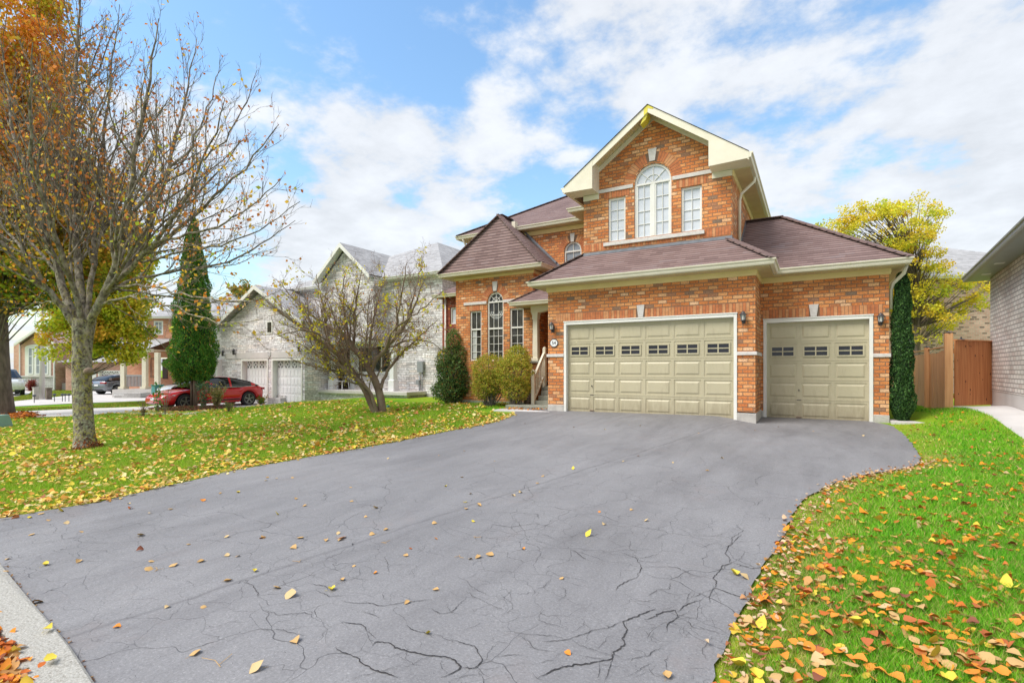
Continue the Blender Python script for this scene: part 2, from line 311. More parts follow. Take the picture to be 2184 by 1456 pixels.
def asphalt():
    m, nt, N, L, p = newmat('asphalt')
    tc = N.new('ShaderNodeTexCoord'); O = tc.outputs['Object']
    def noise(scale, detail=4, rough=.5, src=O, dist=0):
        n = N.new('ShaderNodeTexNoise'); n.inputs['Scale'].default_value = scale; n.inputs['Detail'].default_value = detail
        n.inputs['Roughness'].default_value = rough; n.inputs['Distortion'].default_value = dist; L.new(src, n.inputs['Vector']); return n
    def mix(fac, a, b, blend='MIX'):
        x = N.new('ShaderNodeMix'); x.data_type = 'RGBA'; x.blend_type = blend
        for i, q in (('Factor', fac), ('A', a), ('B', b)):
            if isinstance(q, (int, float)): x.inputs[i].default_value = q
            elif isinstance(q, tuple): x.inputs[i].default_value = (*q, 1)
            else: L.new(q, x.inputs[i])
        return x.outputs['Result']
    def mth(op, a, b=None, clamp=False):
        n = N.new('ShaderNodeMath'); n.operation = op; n.use_clamp = clamp
        for i, q in enumerate((a, b)):
            if q is None: continue
            if isinstance(q, (int, float)): n.inputs[i].default_value = q
            else: L.new(q, n.inputs[i])
        return n.outputs[0]
    big = noise(.35, 5, .6)
    # streaks of sealer swept along the drive
    mp = N.new('ShaderNodeMapping'); mp.inputs['Rotation'].default_value = (0, 0, radians(-20)); mp.inputs['Scale'].default_value = (1.7, .42, 1); L.new(O, mp.inputs[0])
    st = noise(1.6, 6, .65, mp.outputs[0], .4)
    gr = noise(70, 5, .9)
    r1 = ramp(N, [(.32, (.172, .168, .173)), (.52, (.228, .223, .229)), (.70, (.275, .269, .274))])
    s1 = mth('ADD', mth('MULTIPLY', big.outputs['Fac'], .5), mth('MULTIPLY', st.outputs['Fac'], .5)); L.new(s1, r1.inputs[0])
    r2 = ramp(N, [(.26, (.30, .30, .31)), (.40, (.84, .84, .84)), (.56, (1.05, 1.05, 1.05)), (.70, (1.75, 1.75, 1.7))]); L.new(gr.outputs['Fac'], r2.inputs[0])
    base = mix(1.0, r1.outputs[0], r2.outputs[0], 'MULTIPLY')
    # short scuffs and pits
    mp3 = N.new('ShaderNodeMapping'); mp3.inputs['Rotation'].default_value = (0, 0, radians(34)); mp3.inputs['Scale'].default_value = (1, 3.4, 1); L.new(O, mp3.inputs[0])
    pit = noise(11, 4, .75, mp3.outputs[0]); rp = ramp(N, [(.66, (0, 0, 0)), (.72, (1, 1, 1))]); L.new(pit.outputs['Fac'], rp.inputs[0])
    base = mix(mth('MULTIPLY', rp.outputs[0], .45), base, (.10, .10, .11))
    sp = noise(30, 2, .6, mp3.outputs[0]); rsp = ramp(N, [(.70, (0, 0, 0)), (.735, (1, 1, 1))]); L.new(sp.outputs['Fac'], rsp.inputs[0])
    base = mix(mth('MULTIPLY', rsp.outputs[0], .8), base, (.05, .05, .055))
    stain = noise(1.3, 5, .7); rs = ramp(N, [(.58, (0, 0, 0)), (.75, (1, 1, 1))]); L.new(stain.outputs['Fac'], rs.inputs[0])
    base = mix(mth('MULTIPLY', rs.outputs[0], .40), base, (.24, .20, .19))
    dm = noise(.55, 6, .68, mp.outputs[0], .6); sy = N.new('ShaderNodeSeparateXYZ'); L.new(O, sy.inputs[0])
    dy = N.new('ShaderNodeMapRange'); dy.inputs['From Min'].default_value = 9.0; dy.inputs['From Max'].default_value = 13.2; dy.inputs['To Min'].default_value = 0; dy.inputs['To Max'].default_value = .16; L.new(sy.outputs[1], dy.inputs['Value'])
    rd = ramp(N, [(.56, (0, 0, 0)), (.80, (1, 1, 1))]); L.new(mth('ADD', dm.outputs['Fac'], dy.outputs[0]), rd.inputs[0])
    base = mix(mth('MULTIPLY', rd.outputs[0], .45), base, (.12, .115, .122))
    # a pair of faint tyre tracks and an old seam running across the drive
    pa, pb = gp(683, 1188), gp(1356, 969); dl = (pb - pa); dl.z = 0; dl.normalize()
    for off_, wd_, am_ in ((0.0, .035, .42), (.16, .09, .16), (1.45, .14, .16)):
        sv = N.new('ShaderNodeVectorMath'); sv.operation = 'SUBTRACT'; L.new(O, sv.inputs[0]); sv.inputs[1].default_value = (pa.x, pa.y, 0)
        dv = N.new('ShaderNodeVectorMath'); dv.operation = 'DOT_PRODUCT'; L.new(sv.outputs[0], dv.inputs[0]); dv.inputs[1].default_value = (-dl.y, dl.x, 0)
        wob = noise(.8, 4, .6); dd_ = mth('ABSOLUTE', mth('ADD', dv.outputs['Value'], mth('ADD', mth('MULTIPLY', mth('SUBTRACT', wob.outputs['Fac'], .5), .25), off_)))
        ln_ = mth('SUBTRACT', 1.0, mth('DIVIDE', dd_, wd_), True); gn = noise(4.0, 4, .7); base = mix(mth('MULTIPLY', mth('MULTIPLY', ln_, gn.outputs['Fac']), am_ * 2), base, (.10, .095, .10))
    # cracks: two sizes of wandering cell borders, each only in some areas
    def cracks(scale, warp, width, mask_scale, m0, m1, seed):
        wn = noise(1.5 * scale, 3, .5)
        sb = N.new('ShaderNodeVectorMath'); sb.operation = 'SUBTRACT'; L.new(wn.outputs['Color'], sb.inputs[0]); sb.inputs[1].default_value = (.5, .5, .5)
        sc = N.new('ShaderNodeVectorMath'); sc.operation = 'SCALE'; L.new(sb.outputs[0], sc.inputs[0]); sc.inputs['Scale'].default_value = warp
        ad = N.new('ShaderNodeVectorMath'); ad.operation = 'ADD'; L.new(O, ad.inputs[0]); L.new(sc.outputs[0], ad.inputs[1])
        mpp = N.new('ShaderNodeMapping'); mpp.inputs['Location'].default_value = seed; mpp.inputs['Scale'].default_value = (1, 1, 0); L.new(ad.outputs[0], mpp.inputs[0])
        v = N.new('ShaderNodeTexVoronoi'); v.voronoi_dimensions = '2D'; v.feature = 'DISTANCE_TO_EDGE'; v.inputs['Scale'].default_value = scale; L.new(mpp.outputs[0], v.inputs['Vector'])
        wv = noise(3.5, 3, .6)
        wd = mth('MULTIPLY', mth('SUBTRACT', wv.outputs['Fac'], .30), width * 3.2)
        c = mth('SUBTRACT', 1.0, mth('DIVIDE', v.outputs['Distance'], mth('MAXIMUM', wd, 0.0002)), True)
        k = noise(mask_scale, 3, .5); rk = ramp(N, [(m0, (0, 0, 0)), (m1, (1, 1, 1))]); L.new(k.outputs['Fac'], rk.inputs[0])
        sx = N.new('ShaderNodeSeparateXYZ'); L.new(O, sx.inputs[0])
        dd = N.new('ShaderNodeVectorMath'); dd.operation = 'DISTANCE'; L.new(O, dd.inputs[0]); dd.inputs[1].default_value = (-1.5, 3.3, -.4)
        near = N.new('ShaderNodeMapRange'); near.inputs['From Min'].default_value = 2.2; near.inputs['From Max'].default_value = 5.4; near.inputs['To Min'].default_value = 1.0; near.inputs['To Max'].default_value = .22; L.new(dd.outputs['Value'], near.inputs['Value'])
        return mth('MULTIPLY', mth('MULTIPLY', c, rk.outputs[0]), near.outputs[0])
    c1 = cracks(1.9, .42, .0040, .6, .46, .56, (3.3, 1.1, 0))
    c2 = cracks(4.2, .20, .0060, .8, .48, .60, (7.3, 2.1, 0))
    c3 = cracks(1.1, .60, .0036, .5, .44, .60, (13.3, 5.1, 0))
    c1 = mth('MAXIMUM', c1, c3)
    ca = mth('MAXIMUM', c1, mth('MULTIPLY', c2, .8), True)
    cr = mth('POWER', ca, .5)
    base = mix(mth('MULTIPLY', cr, .93), base, (.022, .021, .024))
    L.new(base, p.inputs['Base Color'])
    rr = ramp(N, [(.35, (.62, .62, .62)), (.7, (.85, .85, .85))]); L.new(big.outputs['Fac'], rr.inputs[0]); L.new(rr.outputs[0], p.inputs['Roughness'])
    p.inputs['Specular IOR Level'].default_value = .35
    hh = mth('SUBTRACT', mth('MULTIPLY', gr.outputs['Fac'], .25), cr)
    b = N.new('ShaderNodeBump'); b.inputs['Strength'].default_value = .7; b.inputs['Distance'].default_value = .012
    L.new(hh, b.inputs['Height']); L.new(b.outputs[0], p.inputs['Normal'])
asphalt()

def exposed_aggregate():
    m, nt, N, L, p = newmat('kerb_aggregate'); setp(p, Roughness=.9)
    tc = N.new('ShaderNodeTexCoord'); n = N.new('ShaderNodeTexNoise'); n.inputs['Scale'].default_value = 85; n.inputs['Detail'].default_value = 4; n.inputs['Roughness'].default_value = .75
    L.new(tc.outputs['Object'], n.inputs['Vector'])
    r = ramp(N, [(.32, (.16, .145, .12)), (.43, (.34, .325, .285)), (.55, (.43, .415, .375)), (.7, (.62, .60, .55))]); L.new(n.outputs['Fac'], r.inputs[0])
    L.new(r.outputs[0], p.inputs['Base Color'])
    b = N.new('ShaderNodeBump'); b.inputs['Strength'].default_value = .7; b.inputs['Distance'].default_value = .01; L.new(n.outputs['Fac'], b.inputs['Height']); L.new(b.outputs[0], p.inputs['Normal'])
exposed_aggregate()

def turf():
    m, nt, N, L, p = newmat('turf'); setp(p, Roughness=1); p.inputs['Specular IOR Level'].default_value = .1
    tc = N.new('ShaderNodeTexCoord'); O = tc.outputs['Object']
    n = N.new('ShaderNodeTexNoise'); n.inputs['Scale'].default_value = .6; n.inputs['Detail'].default_value = 5; L.new(O, n.inputs['Vector'])
    n2 = N.new('ShaderNodeTexNoise'); n2.inputs['Scale'].default_value = 35; n2.inputs['Detail'].default_value = 5; n2.inputs['Roughness'].default_value = .8; L.new(O, n2.inputs['Vector'])
    r = ramp(N, [(.35, (.13, .34, .015)), (.65, (.34, .44, .03))]); L.new(n.outputs['Fac'], r.inputs[0])
    r2 = ramp(N, [(.3, (.45, .45, .4)), (.55, (1, 1, 1)), (.75, (1.5, 1.45, 1.2))]); L.new(n2.outputs['Fac'], r2.inputs[0])
    mx = N.new('ShaderNodeMix'); mx.data_type = 'RGBA'; mx.blend_type = 'MULTIPLY'; mx.inputs['Factor'].default_value = 1
    L.new(r.outputs[0], mx.inputs['A']); L.new(r2.outputs[0], mx.inputs['B']); L.new(mx.outputs['Result'], p.inputs['Base Color'])
    b = N.new('ShaderNodeBump'); b.inputs['Strength'].default_value = .8; b.inputs['Distance'].default_value = .03; L.new(n2.outputs['Fac'], b.inputs['Height']); L.new(b.outputs[0], p.inputs['Normal'])
turf()

# ------------------------------------------------------------------ mesh builder and object helpers
ORG = {}
def tag(o, label=None, cat=None, group=None, kind=None):
    if label: o['label'] = label
    if cat: o['category'] = cat
    if group: o['group'] = group
    if kind: o['kind'] = kind
    return o
def thing(name, label, cat, loc=(0, 0, 0), rz=0.0, group=None):
    o = bpy.data.objects.new(name, None); COL.objects.link(o); o.empty_display_size = .2
    o.location = loc; o.rotation_euler = (0, 0, rz)
    ORG[o] = Vector(loc); return tag(o, label, cat, group)

class MB:
    def __init__(s): s.v = []; s.f = []; s.m = []; s.r = []; s.mi = 0; s.rot = False; s.smooth = False
    def add(s, pts, faces, rot=None):
        b = len(s.v); s.v += [tuple(p) for p in pts]
        for f in faces: s.f.append([b + i for i in f]); s.m.append(s.mi); s.r.append(s.rot if rot is None else rot)
        return s
    def quad(s, *p): return s.add(p, [list(range(len(p)))])
    def box(s, x0, x1, y0, y1, z0, z1):
        x0, x1 = sorted((x0, x1)); y0, y1 = sorted((y0, y1)); z0, z1 = sorted((z0, z1))
        return s.add([(x0, y0, z0), (x1, y0, z0), (x1, y1, z0), (x0, y1, z0), (x0, y0, z1), (x1, y0, z1), (x1, y1, z1), (x0, y1, z1)],
                     [[0, 3, 2, 1], [4, 5, 6, 7], [0, 1, 5, 4], [1, 2, 6, 5], [2, 3, 7, 6], [3, 0, 4, 7]])
    def prism_y(s, poly, y0, y1):         # poly of (x,z), counter-clockwise seen from -Y
        n = len(poly); pts = [(x, y0, z) for x, z in poly] + [(x, y1, z) for x, z in poly]
        return s.add(pts, [list(range(n)), list(range(2 * n - 1, n - 1, -1))] + [[i, i + n, (i + 1) % n + n, (i + 1) % n] for i in range(n)])
    def prism_z(s, poly, z0, z1):
        n = len(poly); pts = [(x, y, z0) for x, y in poly] + [(x, y, z1) for x, y in poly]
        return s.add(pts, [list(range(n - 1, -1, -1)), list(range(n, 2 * n))] + [[i, (i + 1) % n, (i + 1) % n + n, i + n] for i in range(n)])
    def bar(s, a, b, w, h, up=(0, 0, 1)): # rectangular bar from a to b
        a = Vector(a); b = Vector(b); d = (b - a).normalized(); r = d.cross(Vector(up))
        if r.length < 1e-4: r = d.cross(Vector((1, 0, 0)))
        r.normalize(); q = r.cross(d).normalized(); r *= w / 2; q *= h / 2
        P = [a - r - q, a + r - q, a + r + q, a - r + q, b - r - q, b + r - q, b + r + q, b - r + q]
        return s.add(P, [[0, 3, 2, 1][::-1], [4, 5, 6, 7][::-1], [0, 1, 5, 4], [1, 2, 6, 5], [2, 3, 7, 6], [3, 0, 4, 7]])
    def tube(s, pts, rad, n=8, cap=True):
        pts = [Vector(p) for p in pts]; rings = []; ref = None
        if isinstance(rad, (int, float)): rad = [rad] * len(pts)
        b = len(s.v)
        for i, p in enumerate(pts):
            d = (pts[min(i + 1, len(pts) - 1)] - pts[max(i - 1, 0)]).normalized()
            if ref is None:
                ref = d.cross(Vector((0.3, 1, 0.2))); 
                if ref.length < 1e-3: ref = d.cross(Vector((1, 0, 0)))
            ref = (ref - d * ref.dot(d)).normalized(); q = d.cross(ref)
            for k in range(n):
                t = 2 * pi * k / n; s.v.append(tuple(p + (ref * cos(t) + q * sin(t)) * rad[i]))
        for i in range(len(pts) - 1):
            for k in range(n):
                s.f.append([b + i * n + k, b + i * n + (k + 1) % n, b + (i + 1) * n + (k + 1) % n, b + (i + 1) * n + k]); s.m.append(s.mi); s.r.append(False)
        if cap:
            s.f.append([b + k for k in range(n)][::-1]); s.m.append(s.mi); s.r.append(False)
            e = b + (len(pts) - 1) * n; s.f.append([e + k for k in range(n)]); s.m.append(s.mi); s.r.append(False)
        return s
    def lathe(s, c, prof, n=16):          # prof of (r, z) bottom to top around a vertical axis at c
        c = Vector(c); b = len(s.v)
        for r, z in prof:
            for k in range(n): s.v.append((c.x + r * cos(2 * pi * k / n), c.y + r * sin(2 * pi * k / n), c.z + z))
        for i in range(len(prof) - 1):
            for k in range(n):
                s.f.append([b + i * n + k, b + i * n + (k + 1) % n, b + (i + 1) * n + (k + 1) % n, b + (i + 1) * n + k]); s.m.append(s.mi); s.r.append(False)
        for e, rev in ((0, True), (len(prof) - 1, False)):
            ids = [b + e * n + k for k in range(n)]
            s.f.append(ids[::-1] if rev else ids); s.m.append(s.mi); s.r.append(False)
        return s
    def build(s, name, mats, parent=None, local=False, bevel=0.0, smooth=False):
        if isinstance(mats, str): mats = [mats]
        o3 = ORG.get(parent, Vector((0, 0, 0)))
        V = np.array(s.v, float)
        if not local: V = V - np.array(o3)
        me = bpy.data.meshes.new(name); me.from_pydata(V.tolist(), [], s.f)
        for m in mats: me.materials.append(MATS[m])
        me.polygons.foreach_set('material_index', s.m)
        uv = me.uv_layers.new(name='UVMap'); data = np.zeros((len(me.loops), 2))
        nor = np.zeros(len(me.polygons) * 3); me.polygons.foreach_get('normal', nor); nor = nor.reshape(-1, 3)
        ls = np.zeros(len(me.polygons), int); lt = np.zeros(len(me.polygons), int)
        me.polygons.foreach_get('loop_start', ls); me.polygons.foreach_get('loop_total', lt)
        lv = np.zeros(len(me.loops), int); me.loops.foreach_get('vertex_index', lv)
        lf = np.repeat(np.arange(len(ls)), lt)
        VW = V + (np.array(o3) if not local else 0)
        P = VW[lv]; n = nor[lf]; flat = np.abs(n[:, 2]) > .999
        h = np.stack([-n[:, 1], n[:, 0], np.zeros(len(n))], 1); ln = np.linalg.norm(h, axis=1); ln[ln < 1e-6] = 1; h /= ln[:, None]
        vd = np.cross(n, h); U = (P * h).sum(1); Vv = (P * vd).sum(1)
        U[flat] = P[flat, 0]; Vv[flat] = P[flat, 1]
        rr = np.array(s.r, bool)[lf]
        U2 = np.where(rr, Vv, U); V2 = np.where(rr, U, Vv)
        data[:, 0] = U2; data[:, 1] = V2; uv.data.foreach_set('uv', data.ravel())
        if smooth or s.smooth: me.polygons.foreach_set('use_smooth', [True] * len(me.polygons))
        o = bpy.data.objects.new(name, me); COL.objects.link(o)
        if parent is not None: o.parent = parent
        ORG[o] = o3
        if bevel:
            b = o.modifiers.new('bevel', 'BEVEL'); b.width = bevel; b.segments = 2; b.limit_method = 'ANGLE'; b.angle_limit = radians(40)
        return o

def raw_mesh(name, V, F, mat, parent=None, cols=None, local=False, smooth=False):
    """numpy mesh: V (n,3), F (m,k) all of the same size k; cols per vertex (n,3)"""
    o3 = np.array(ORG.get(parent, Vector((0, 0, 0)))); V = np.asarray(V, float)
    if not local: V = V - o3
    me = bpy.data.meshes.new(name); F = np.asarray(F, np.int32); k = F.shape[1]
    me.vertices.add(len(V)); me.vertices.foreach_set('co', V.astype(np.float32).ravel())
    me.loops.add(F.size); me.loops.foreach_set('vertex_index', F.ravel())
    me.polygons.add(len(F)); me.polygons.foreach_set('loop_start', np.arange(0, F.size, k, dtype=np.int32))
    me.update(calc_edges=True)
    me.materials.append(MATS[mat])
    if cols is not None:
        a = me.color_attributes.new('col', 'FLOAT_COLOR', 'POINT')
        c = np.ones((len(V), 4), np.float32); c[:, :3] = cols; a.data.foreach_set('color', c.ravel())
    if smooth: me.polygons.foreach_set('use_smooth', [True] * len(me.polygons))
    o = bpy.data.objects.new(name, me); COL.objects.link(o)
    if parent is not None: o.parent = parent
    ORG[o] = Vector(o3.tolist()); return o
# ------------------------------------------------------------------ building parts
plain('arch_brick', (.58, .20, .075), (.40, .13, .05), scale=9, rough=.85, bump=.5, bscale=50, detail=3)
plain('arch_brick_pale', (.64, .32, .15), (.52, .21, .08), scale=9, rough=.85, bump=.5, bscale=50, detail=3)
plain('mortar', (.20, .125, .08), rough=.9)
plain('soffit_vented', (.62, .52, .31), (.55, .45, .26), scale=3, rough=.55)

def wall_front(mb, Y, x0, x1, z0, top, ops=(), reveal=.12, extra=(), arc=1.0):
    tf = top if callable(top) else (lambda x: top)
    xs = {x0, x1} | {e for e in extra if x0 < e < x1}
    for o in ops: xs |= {o[0], o[1]}
    xs = sorted(xs)
    def q(a, b, za0, za1, zb0, zb1):
        if za1 - za0 < 1e-5 and zb1 - zb0 < 1e-5: return
        mb.quad((a, Y, za0), (b, Y, zb0), (b, Y, zb1), (a, Y, za1))
    for a, b in zip(xs[:-1], xs[1:]):
        m = (a + b) / 2; o = next((o for o in ops if o[0] - 1e-6 <= m <= o[1] + 1e-6), None)
        if o is None: q(a, b, z0, tf(a + 1e-7), z0, tf(b - 1e-7)); continue
        ox0, ox1, oz0, oz1 = o[:4]; arch = len(o) > 4 and o[4]
        q(a, b, z0, oz0, z0, oz0)
        if not arch: q(a, b, oz1, tf(a), oz1, tf(b))
        else:
            c = (ox0 + ox1) / 2; r = (ox1 - ox0) / 2; n = 12
            ts = [a + (b - a) * i / n for i in range(n + 1)]
            az = lambda x: oz1 + arch * r * sqrt(max(0, 1 - ((x - c) / r) ** 2))
            for s, t in zip(ts[:-1], ts[1:]): q(s, t, az(s), tf(s), az(t), tf(t))
    for o in ops:
        ox0, ox1, oz0, oz1 = o[:4]; arch = len(o) > 4 and o[4]; Yb = Y + reveal
        mb.quad((ox0, Y, oz0), (ox0, Y, oz1), (ox0, Yb, oz1), (ox0, Yb, oz0))
        mb.quad((ox1, Y, oz0), (ox1, Yb, oz0), (ox1, Yb, oz1), (ox1, Y, oz1))
        if oz0 > z0 + 1e-3: mb.quad((ox0, Y, oz0), (ox0, Yb, oz0), (ox1, Yb, oz0), (ox1, Y, oz0))
        if not arch: mb.quad((ox0, Y, oz1), (ox1, Y, oz1), (ox1, Yb, oz1), (ox0, Yb, oz1))
        else:
            c = (ox0 + ox1) / 2; r = (ox1 - ox0) / 2; n = 16
            P = [(c - r * cos(pi * i / n), oz1 + arch * r * sin(pi * i / n)) for i in range(n + 1)]
            for (xa, za), (xb, zb) in zip(P[:-1], P[1:]): mb.quad((xa, Y, za), (xb, Y, zb), (xb, Yb, zb), (xa, Yb, za))

def ring(mb, c, zc, r0, r1, y0, y1, ky=1.0, a0=0.0, a1=pi, n=20):
    """flat arch ring with depth, r0 inner, r1 outer"""
    for i in range(n):
        t, u = a0 + (a1 - a0) * i / n, a0 + (a1 - a0) * (i + 1) / n
        p = [(c - r0 * cos(t), zc + ky * r0 * sin(t)), (c - r0 * cos(u), zc + ky * r0 * sin(u)), (c - r1 * cos(u), zc + ky * r1 * sin(u)), (c - r1 * cos(t), zc + ky * r1 * sin(t))]
        mb.prism_y(p[::-1] if False else p, y0, y1)

def window(par, Y, x0, x1, z0, z1, secs, arch=0.0, frame='white_trim', glass='grey_glass', fw=.055, inset=.05, label=None, sill=None, fan=True, mw=.014, name='window'):
    """secs: list of (z_bottom, z_top, columns, rows[, thick centre mullion]); arch: rise as a share of the half width above z1"""
    f = MB(); yf, yb = Y + inset, Y + inset + .07
    f.box(x0, x0 + fw, yf, yb, z0, z1); f.box(x1 - fw, x1, yf, yb, z0, z1); f.box(x0 + fw, x1 - fw, yf, yb, z0, z0 + fw)
    if not arch: f.box(x0 + fw, x1 - fw, yf, yb, z1 - fw, z1)
    cx = (x0 + x1) / 2; r = (x1 - x0) / 2
    if arch:
        ring(f, cx, z1, r - fw, r, yf, yb, arch)
        f.box(x0 + fw, x1 - fw, yf - .005, yb, z1 - fw * .55, z1 + fw * .35)
        if fan:
            ym = yf + .03
            for k in (.25, .5, .75):
                t = pi * k; f.bar((cx - r * .0 * cos(t), ym, z1 + .02), (cx - (r - fw * .8) * cos(t), ym, z1 + arch * (r - fw * .8) * sin(t)), mw * 1.2, .02, (0, 1, 0))
            ring(f, cx, z1, r * .44, r * .44 + mw, ym - .008, ym + .012, arch, n=14)
    for s in secs:
        a, b, nc, nr = s[:4]; xa, xb = x0 + fw, x1 - fw
        if b < z1 - fw * 1.5: f.box(xa, xb, yf - .004, yb, b - fw * .5, b + fw * .5)
        ym0, ym1 = yf + .018, yf + .04
        halves = [(xa, xb)]
        if len(s) > 4 and s[4]:
            f.box(cx - s[4] / 2, cx + s[4] / 2, yf - .002, yb, a, b); halves = [(xa, cx - s[4] / 2), (cx + s[4] / 2, xb)]
            for ha, hb in halves:                    # sash rails
                f.box(ha, ha + .035, yf + .012, yb - .005, a, b); f.box(hb - .035, hb, yf + .012, yb - .005, a, b)
        for ha, hb in halves:
            for i in range(1, nc): xx = ha + (hb - ha) * i / nc; f.box(xx - mw / 2, xx + mw / 2, ym0, ym1, a, b)
            for j in range(1, nr): zz = a + (b - a) * j / nr; f.box(ha, hb, ym0 + .002, ym1 - .002, zz - mw / 2, zz + mw / 2)
    w = f.build(name, frame, par)
    if label: w['label'] = label
    g = MB(); yg = yf + .045; y2 = yg + .008
    if arch:
        n = 16; P = [(x0 + .02, z0 + .02), (x1 - .02, z0 + .02)] + [(cx + (r - .02) * cos(pi * i / n), z1 + arch * (r - .02) * sin(pi * i / n)) for i in range(n + 1)]
        g.prism_y(P, yg, y2)
    else: g.box(x0 + .02, x1 - .02, yg, y2, z0 + .02, z1 - .02)
    g.build('pane', glass, w)
    if sill:
        s = MB(); s.box(x0 - sill, x1 + sill, Y - .045, Y + inset - .002, z0 - .085, z0 - .001); s.build('sill', 'stone_band', w)
    return w

def sweep(mb, path, prof, closed=False):
    """extrude a profile (outward offset, z) along a flat path of (x,y); outward is the right-hand side"""
    n = len(path); rows = []
    for i, p in enumerate(path):
        p = Vector(p); d0 = (p - Vector(path[i - 1])).normalized() if i > 0 else None
        d1 = (Vector(path[i + 1]) - p).normalized() if i < n - 1 else None
        d0 = d0 or d1; d1 = d1 or d0
        n0 = Vector((d0.y, -d0.x)); n1 = Vector((d1.y, -d1.x)); m = n0 + n1; m = m / max(1e-6, m.dot(n0))
        rows.append([(p.x + m.x * o, p.y + m.y * o, z) for o, z in prof])
    k = len(prof); pts = [q for r in rows for q in r]; F = []
    for i in range(n - 1):
        for j in range(k):
            a, b = i * k + j, i * k + (j + 1) % k; F.append([a, a + k, b + k, b][::-1])
    F.append(list(range(k))[::-1]); F.append([(n - 1) * k + j for j in range(k)])
    mb.add(pts, F)
GUT = [(0, 0), (.085, 0), (.10, .03), (.105, .085), (.135, .095), (.14, .125), (.125, .13), (0, .13)]
def gutter(par, path, z, mat='cream_trim', s=1.0):
    g = MB(); sweep(g, path, [(o * s, z + h * s) for o, h in GUT]); return g.build('gutter', mat, par)
def soffit(par, path, z, depth, mat='soffit_vented', slots=True):
    g = MB(); sweep(g, path, [(-depth, z), (-.005, z), (-.005, z + .02), (-depth, z + .02)])
    if slots: # vent slots along the soffit
        g.mi = 1
        for a, b in zip(path[:-1], path[1:]):
            a = Vector(a); b = Vector(b); L = (b - a).length; d = (b - a) / L; nn = Vector((d.y, -d.x)); k = int(L / .14)
            for i in range(1, k):
                c = a + d * (L * i / k) - nn * (depth * .45)
                e = c + nn * .16
                q = d * .008
                pts = [(c - q), (c + q), (e + q), (e - q)]
                g.add([(p.x, p.y, z - .004) for p in pts], [[0, 1, 2, 3]])
    return g.build('soffit', [mat, 'tan_frieze'], par)
def frieze(par, path, z0, z1, t=.03, mat='tan_frieze'):
    g = MB(); sweep(g, path, [(.001, z0), (t, z0), (t, z0 + (z1 - z0) * .25), (t + .012, z0 + (z1 - z0) * .3), (t + .012, z1), (.001, z1)]); return g.build('frieze', mat, par)
def band(par, path, z0, z1, t=.035, mat='stone_band', name='stone_band'):
    g = MB(); sweep(g, path, [(.001, z0), (t, z0), (t, z1 - .01), (t - .01, z1), (.001, z1)]); return g.build(name, mat, par)
def planes(par, polys, mat, caps=(), name='roof', capw=.26):
    g = MB()
    for p in polys: g.quad(*p)
    for a, b in caps: g.bar(Vector(a) + Vector((0, 0, .012)), Vector(b) + Vector((0, 0, .012)), capw, .03)
    o = g.build(name, mat, par)
    for f in o.data.polygons:
        if f.normal.z < 0 and f.index < len(polys): f.flip()
    return o
def keystone(par, cx, z0, z1, Y, wb=.13, wt=.21):
    g = MB(); g.prism_y([(cx - wb / 2, z0), (cx + wb / 2, z0), (cx + wt / 2, z1), (cx - wt / 2, z1)], Y - .035, Y - .001); return g.build('keystone', 'stone_band', par, bevel=.006)
def soldier(par, x0, x1, z0, z1, Y, skip=None, seed=1):
    rng = random.Random(seed); g = MB(); n = round((x1 - x0) / .076)
    for i in range(n):
        a = x0 + (x1 - x0) * i / n; b = a + (x1 - x0) / n - .009
        if skip and a > skip[0] - .05 and b < skip[1] + .05: continue
        g.mi = 0 if rng.random() < .6 else 1
        g.box(a, b, Y - .006, Y - .0005, z0, z1)
    g.mi = 2; g.quad((x0 - .005, Y - .0025, z0 - .006), (x1, Y - .0025, z0 - .006), (x1, Y - .0025, z1 + .006), (x0 - .005, Y - .0025, z1 + .006))
    return g.build('soldier_course', ['arch_brick', 'arch_brick_pale', 'mortar'], par)
def voussoirs(par, cx, zc, r, th, Y, ky=1.0, skip=.10, seed=2):
    rng = random.Random(seed); g = MB(); n = int(pi * (r + th / 2) / .078)
    for i in range(n):
        t, u = pi * i / n, pi * (i + .87) / n
        if abs((t + u) / 2 - pi / 2) * r < skip: continue
        g.mi = 0 if rng.random() < .65 else 1
        P = [(cx - rr * cos(q), zc + ky * rr * sin(q)) for rr, q in ((r, t), (r, u), (r + th, u), (r + th, t))]
        g.prism_y(P, Y - .006, Y - .0005)
    g.mi = 2; n = 24
    for i in range(n):
        t, u = pi * i / n, pi * (i + 1) / n
        P = [(cx - rr * cos(q), Y - .0025, zc + ky * rr * sin(q)) for rr, q in ((r, t), (r, u), (r + th, u), (r + th, t))]
        g.quad(*P)
    return g.build('brick_arch', ['arch_brick', 'arch_brick_pale', 'mortar'], par)
def downspout(par, pts, mat='cream_trim', w=.07):
    g = MB(); g.tube(pts, w * .6, n=8, cap=True); return g.build('downspout', mat, par, smooth=True)

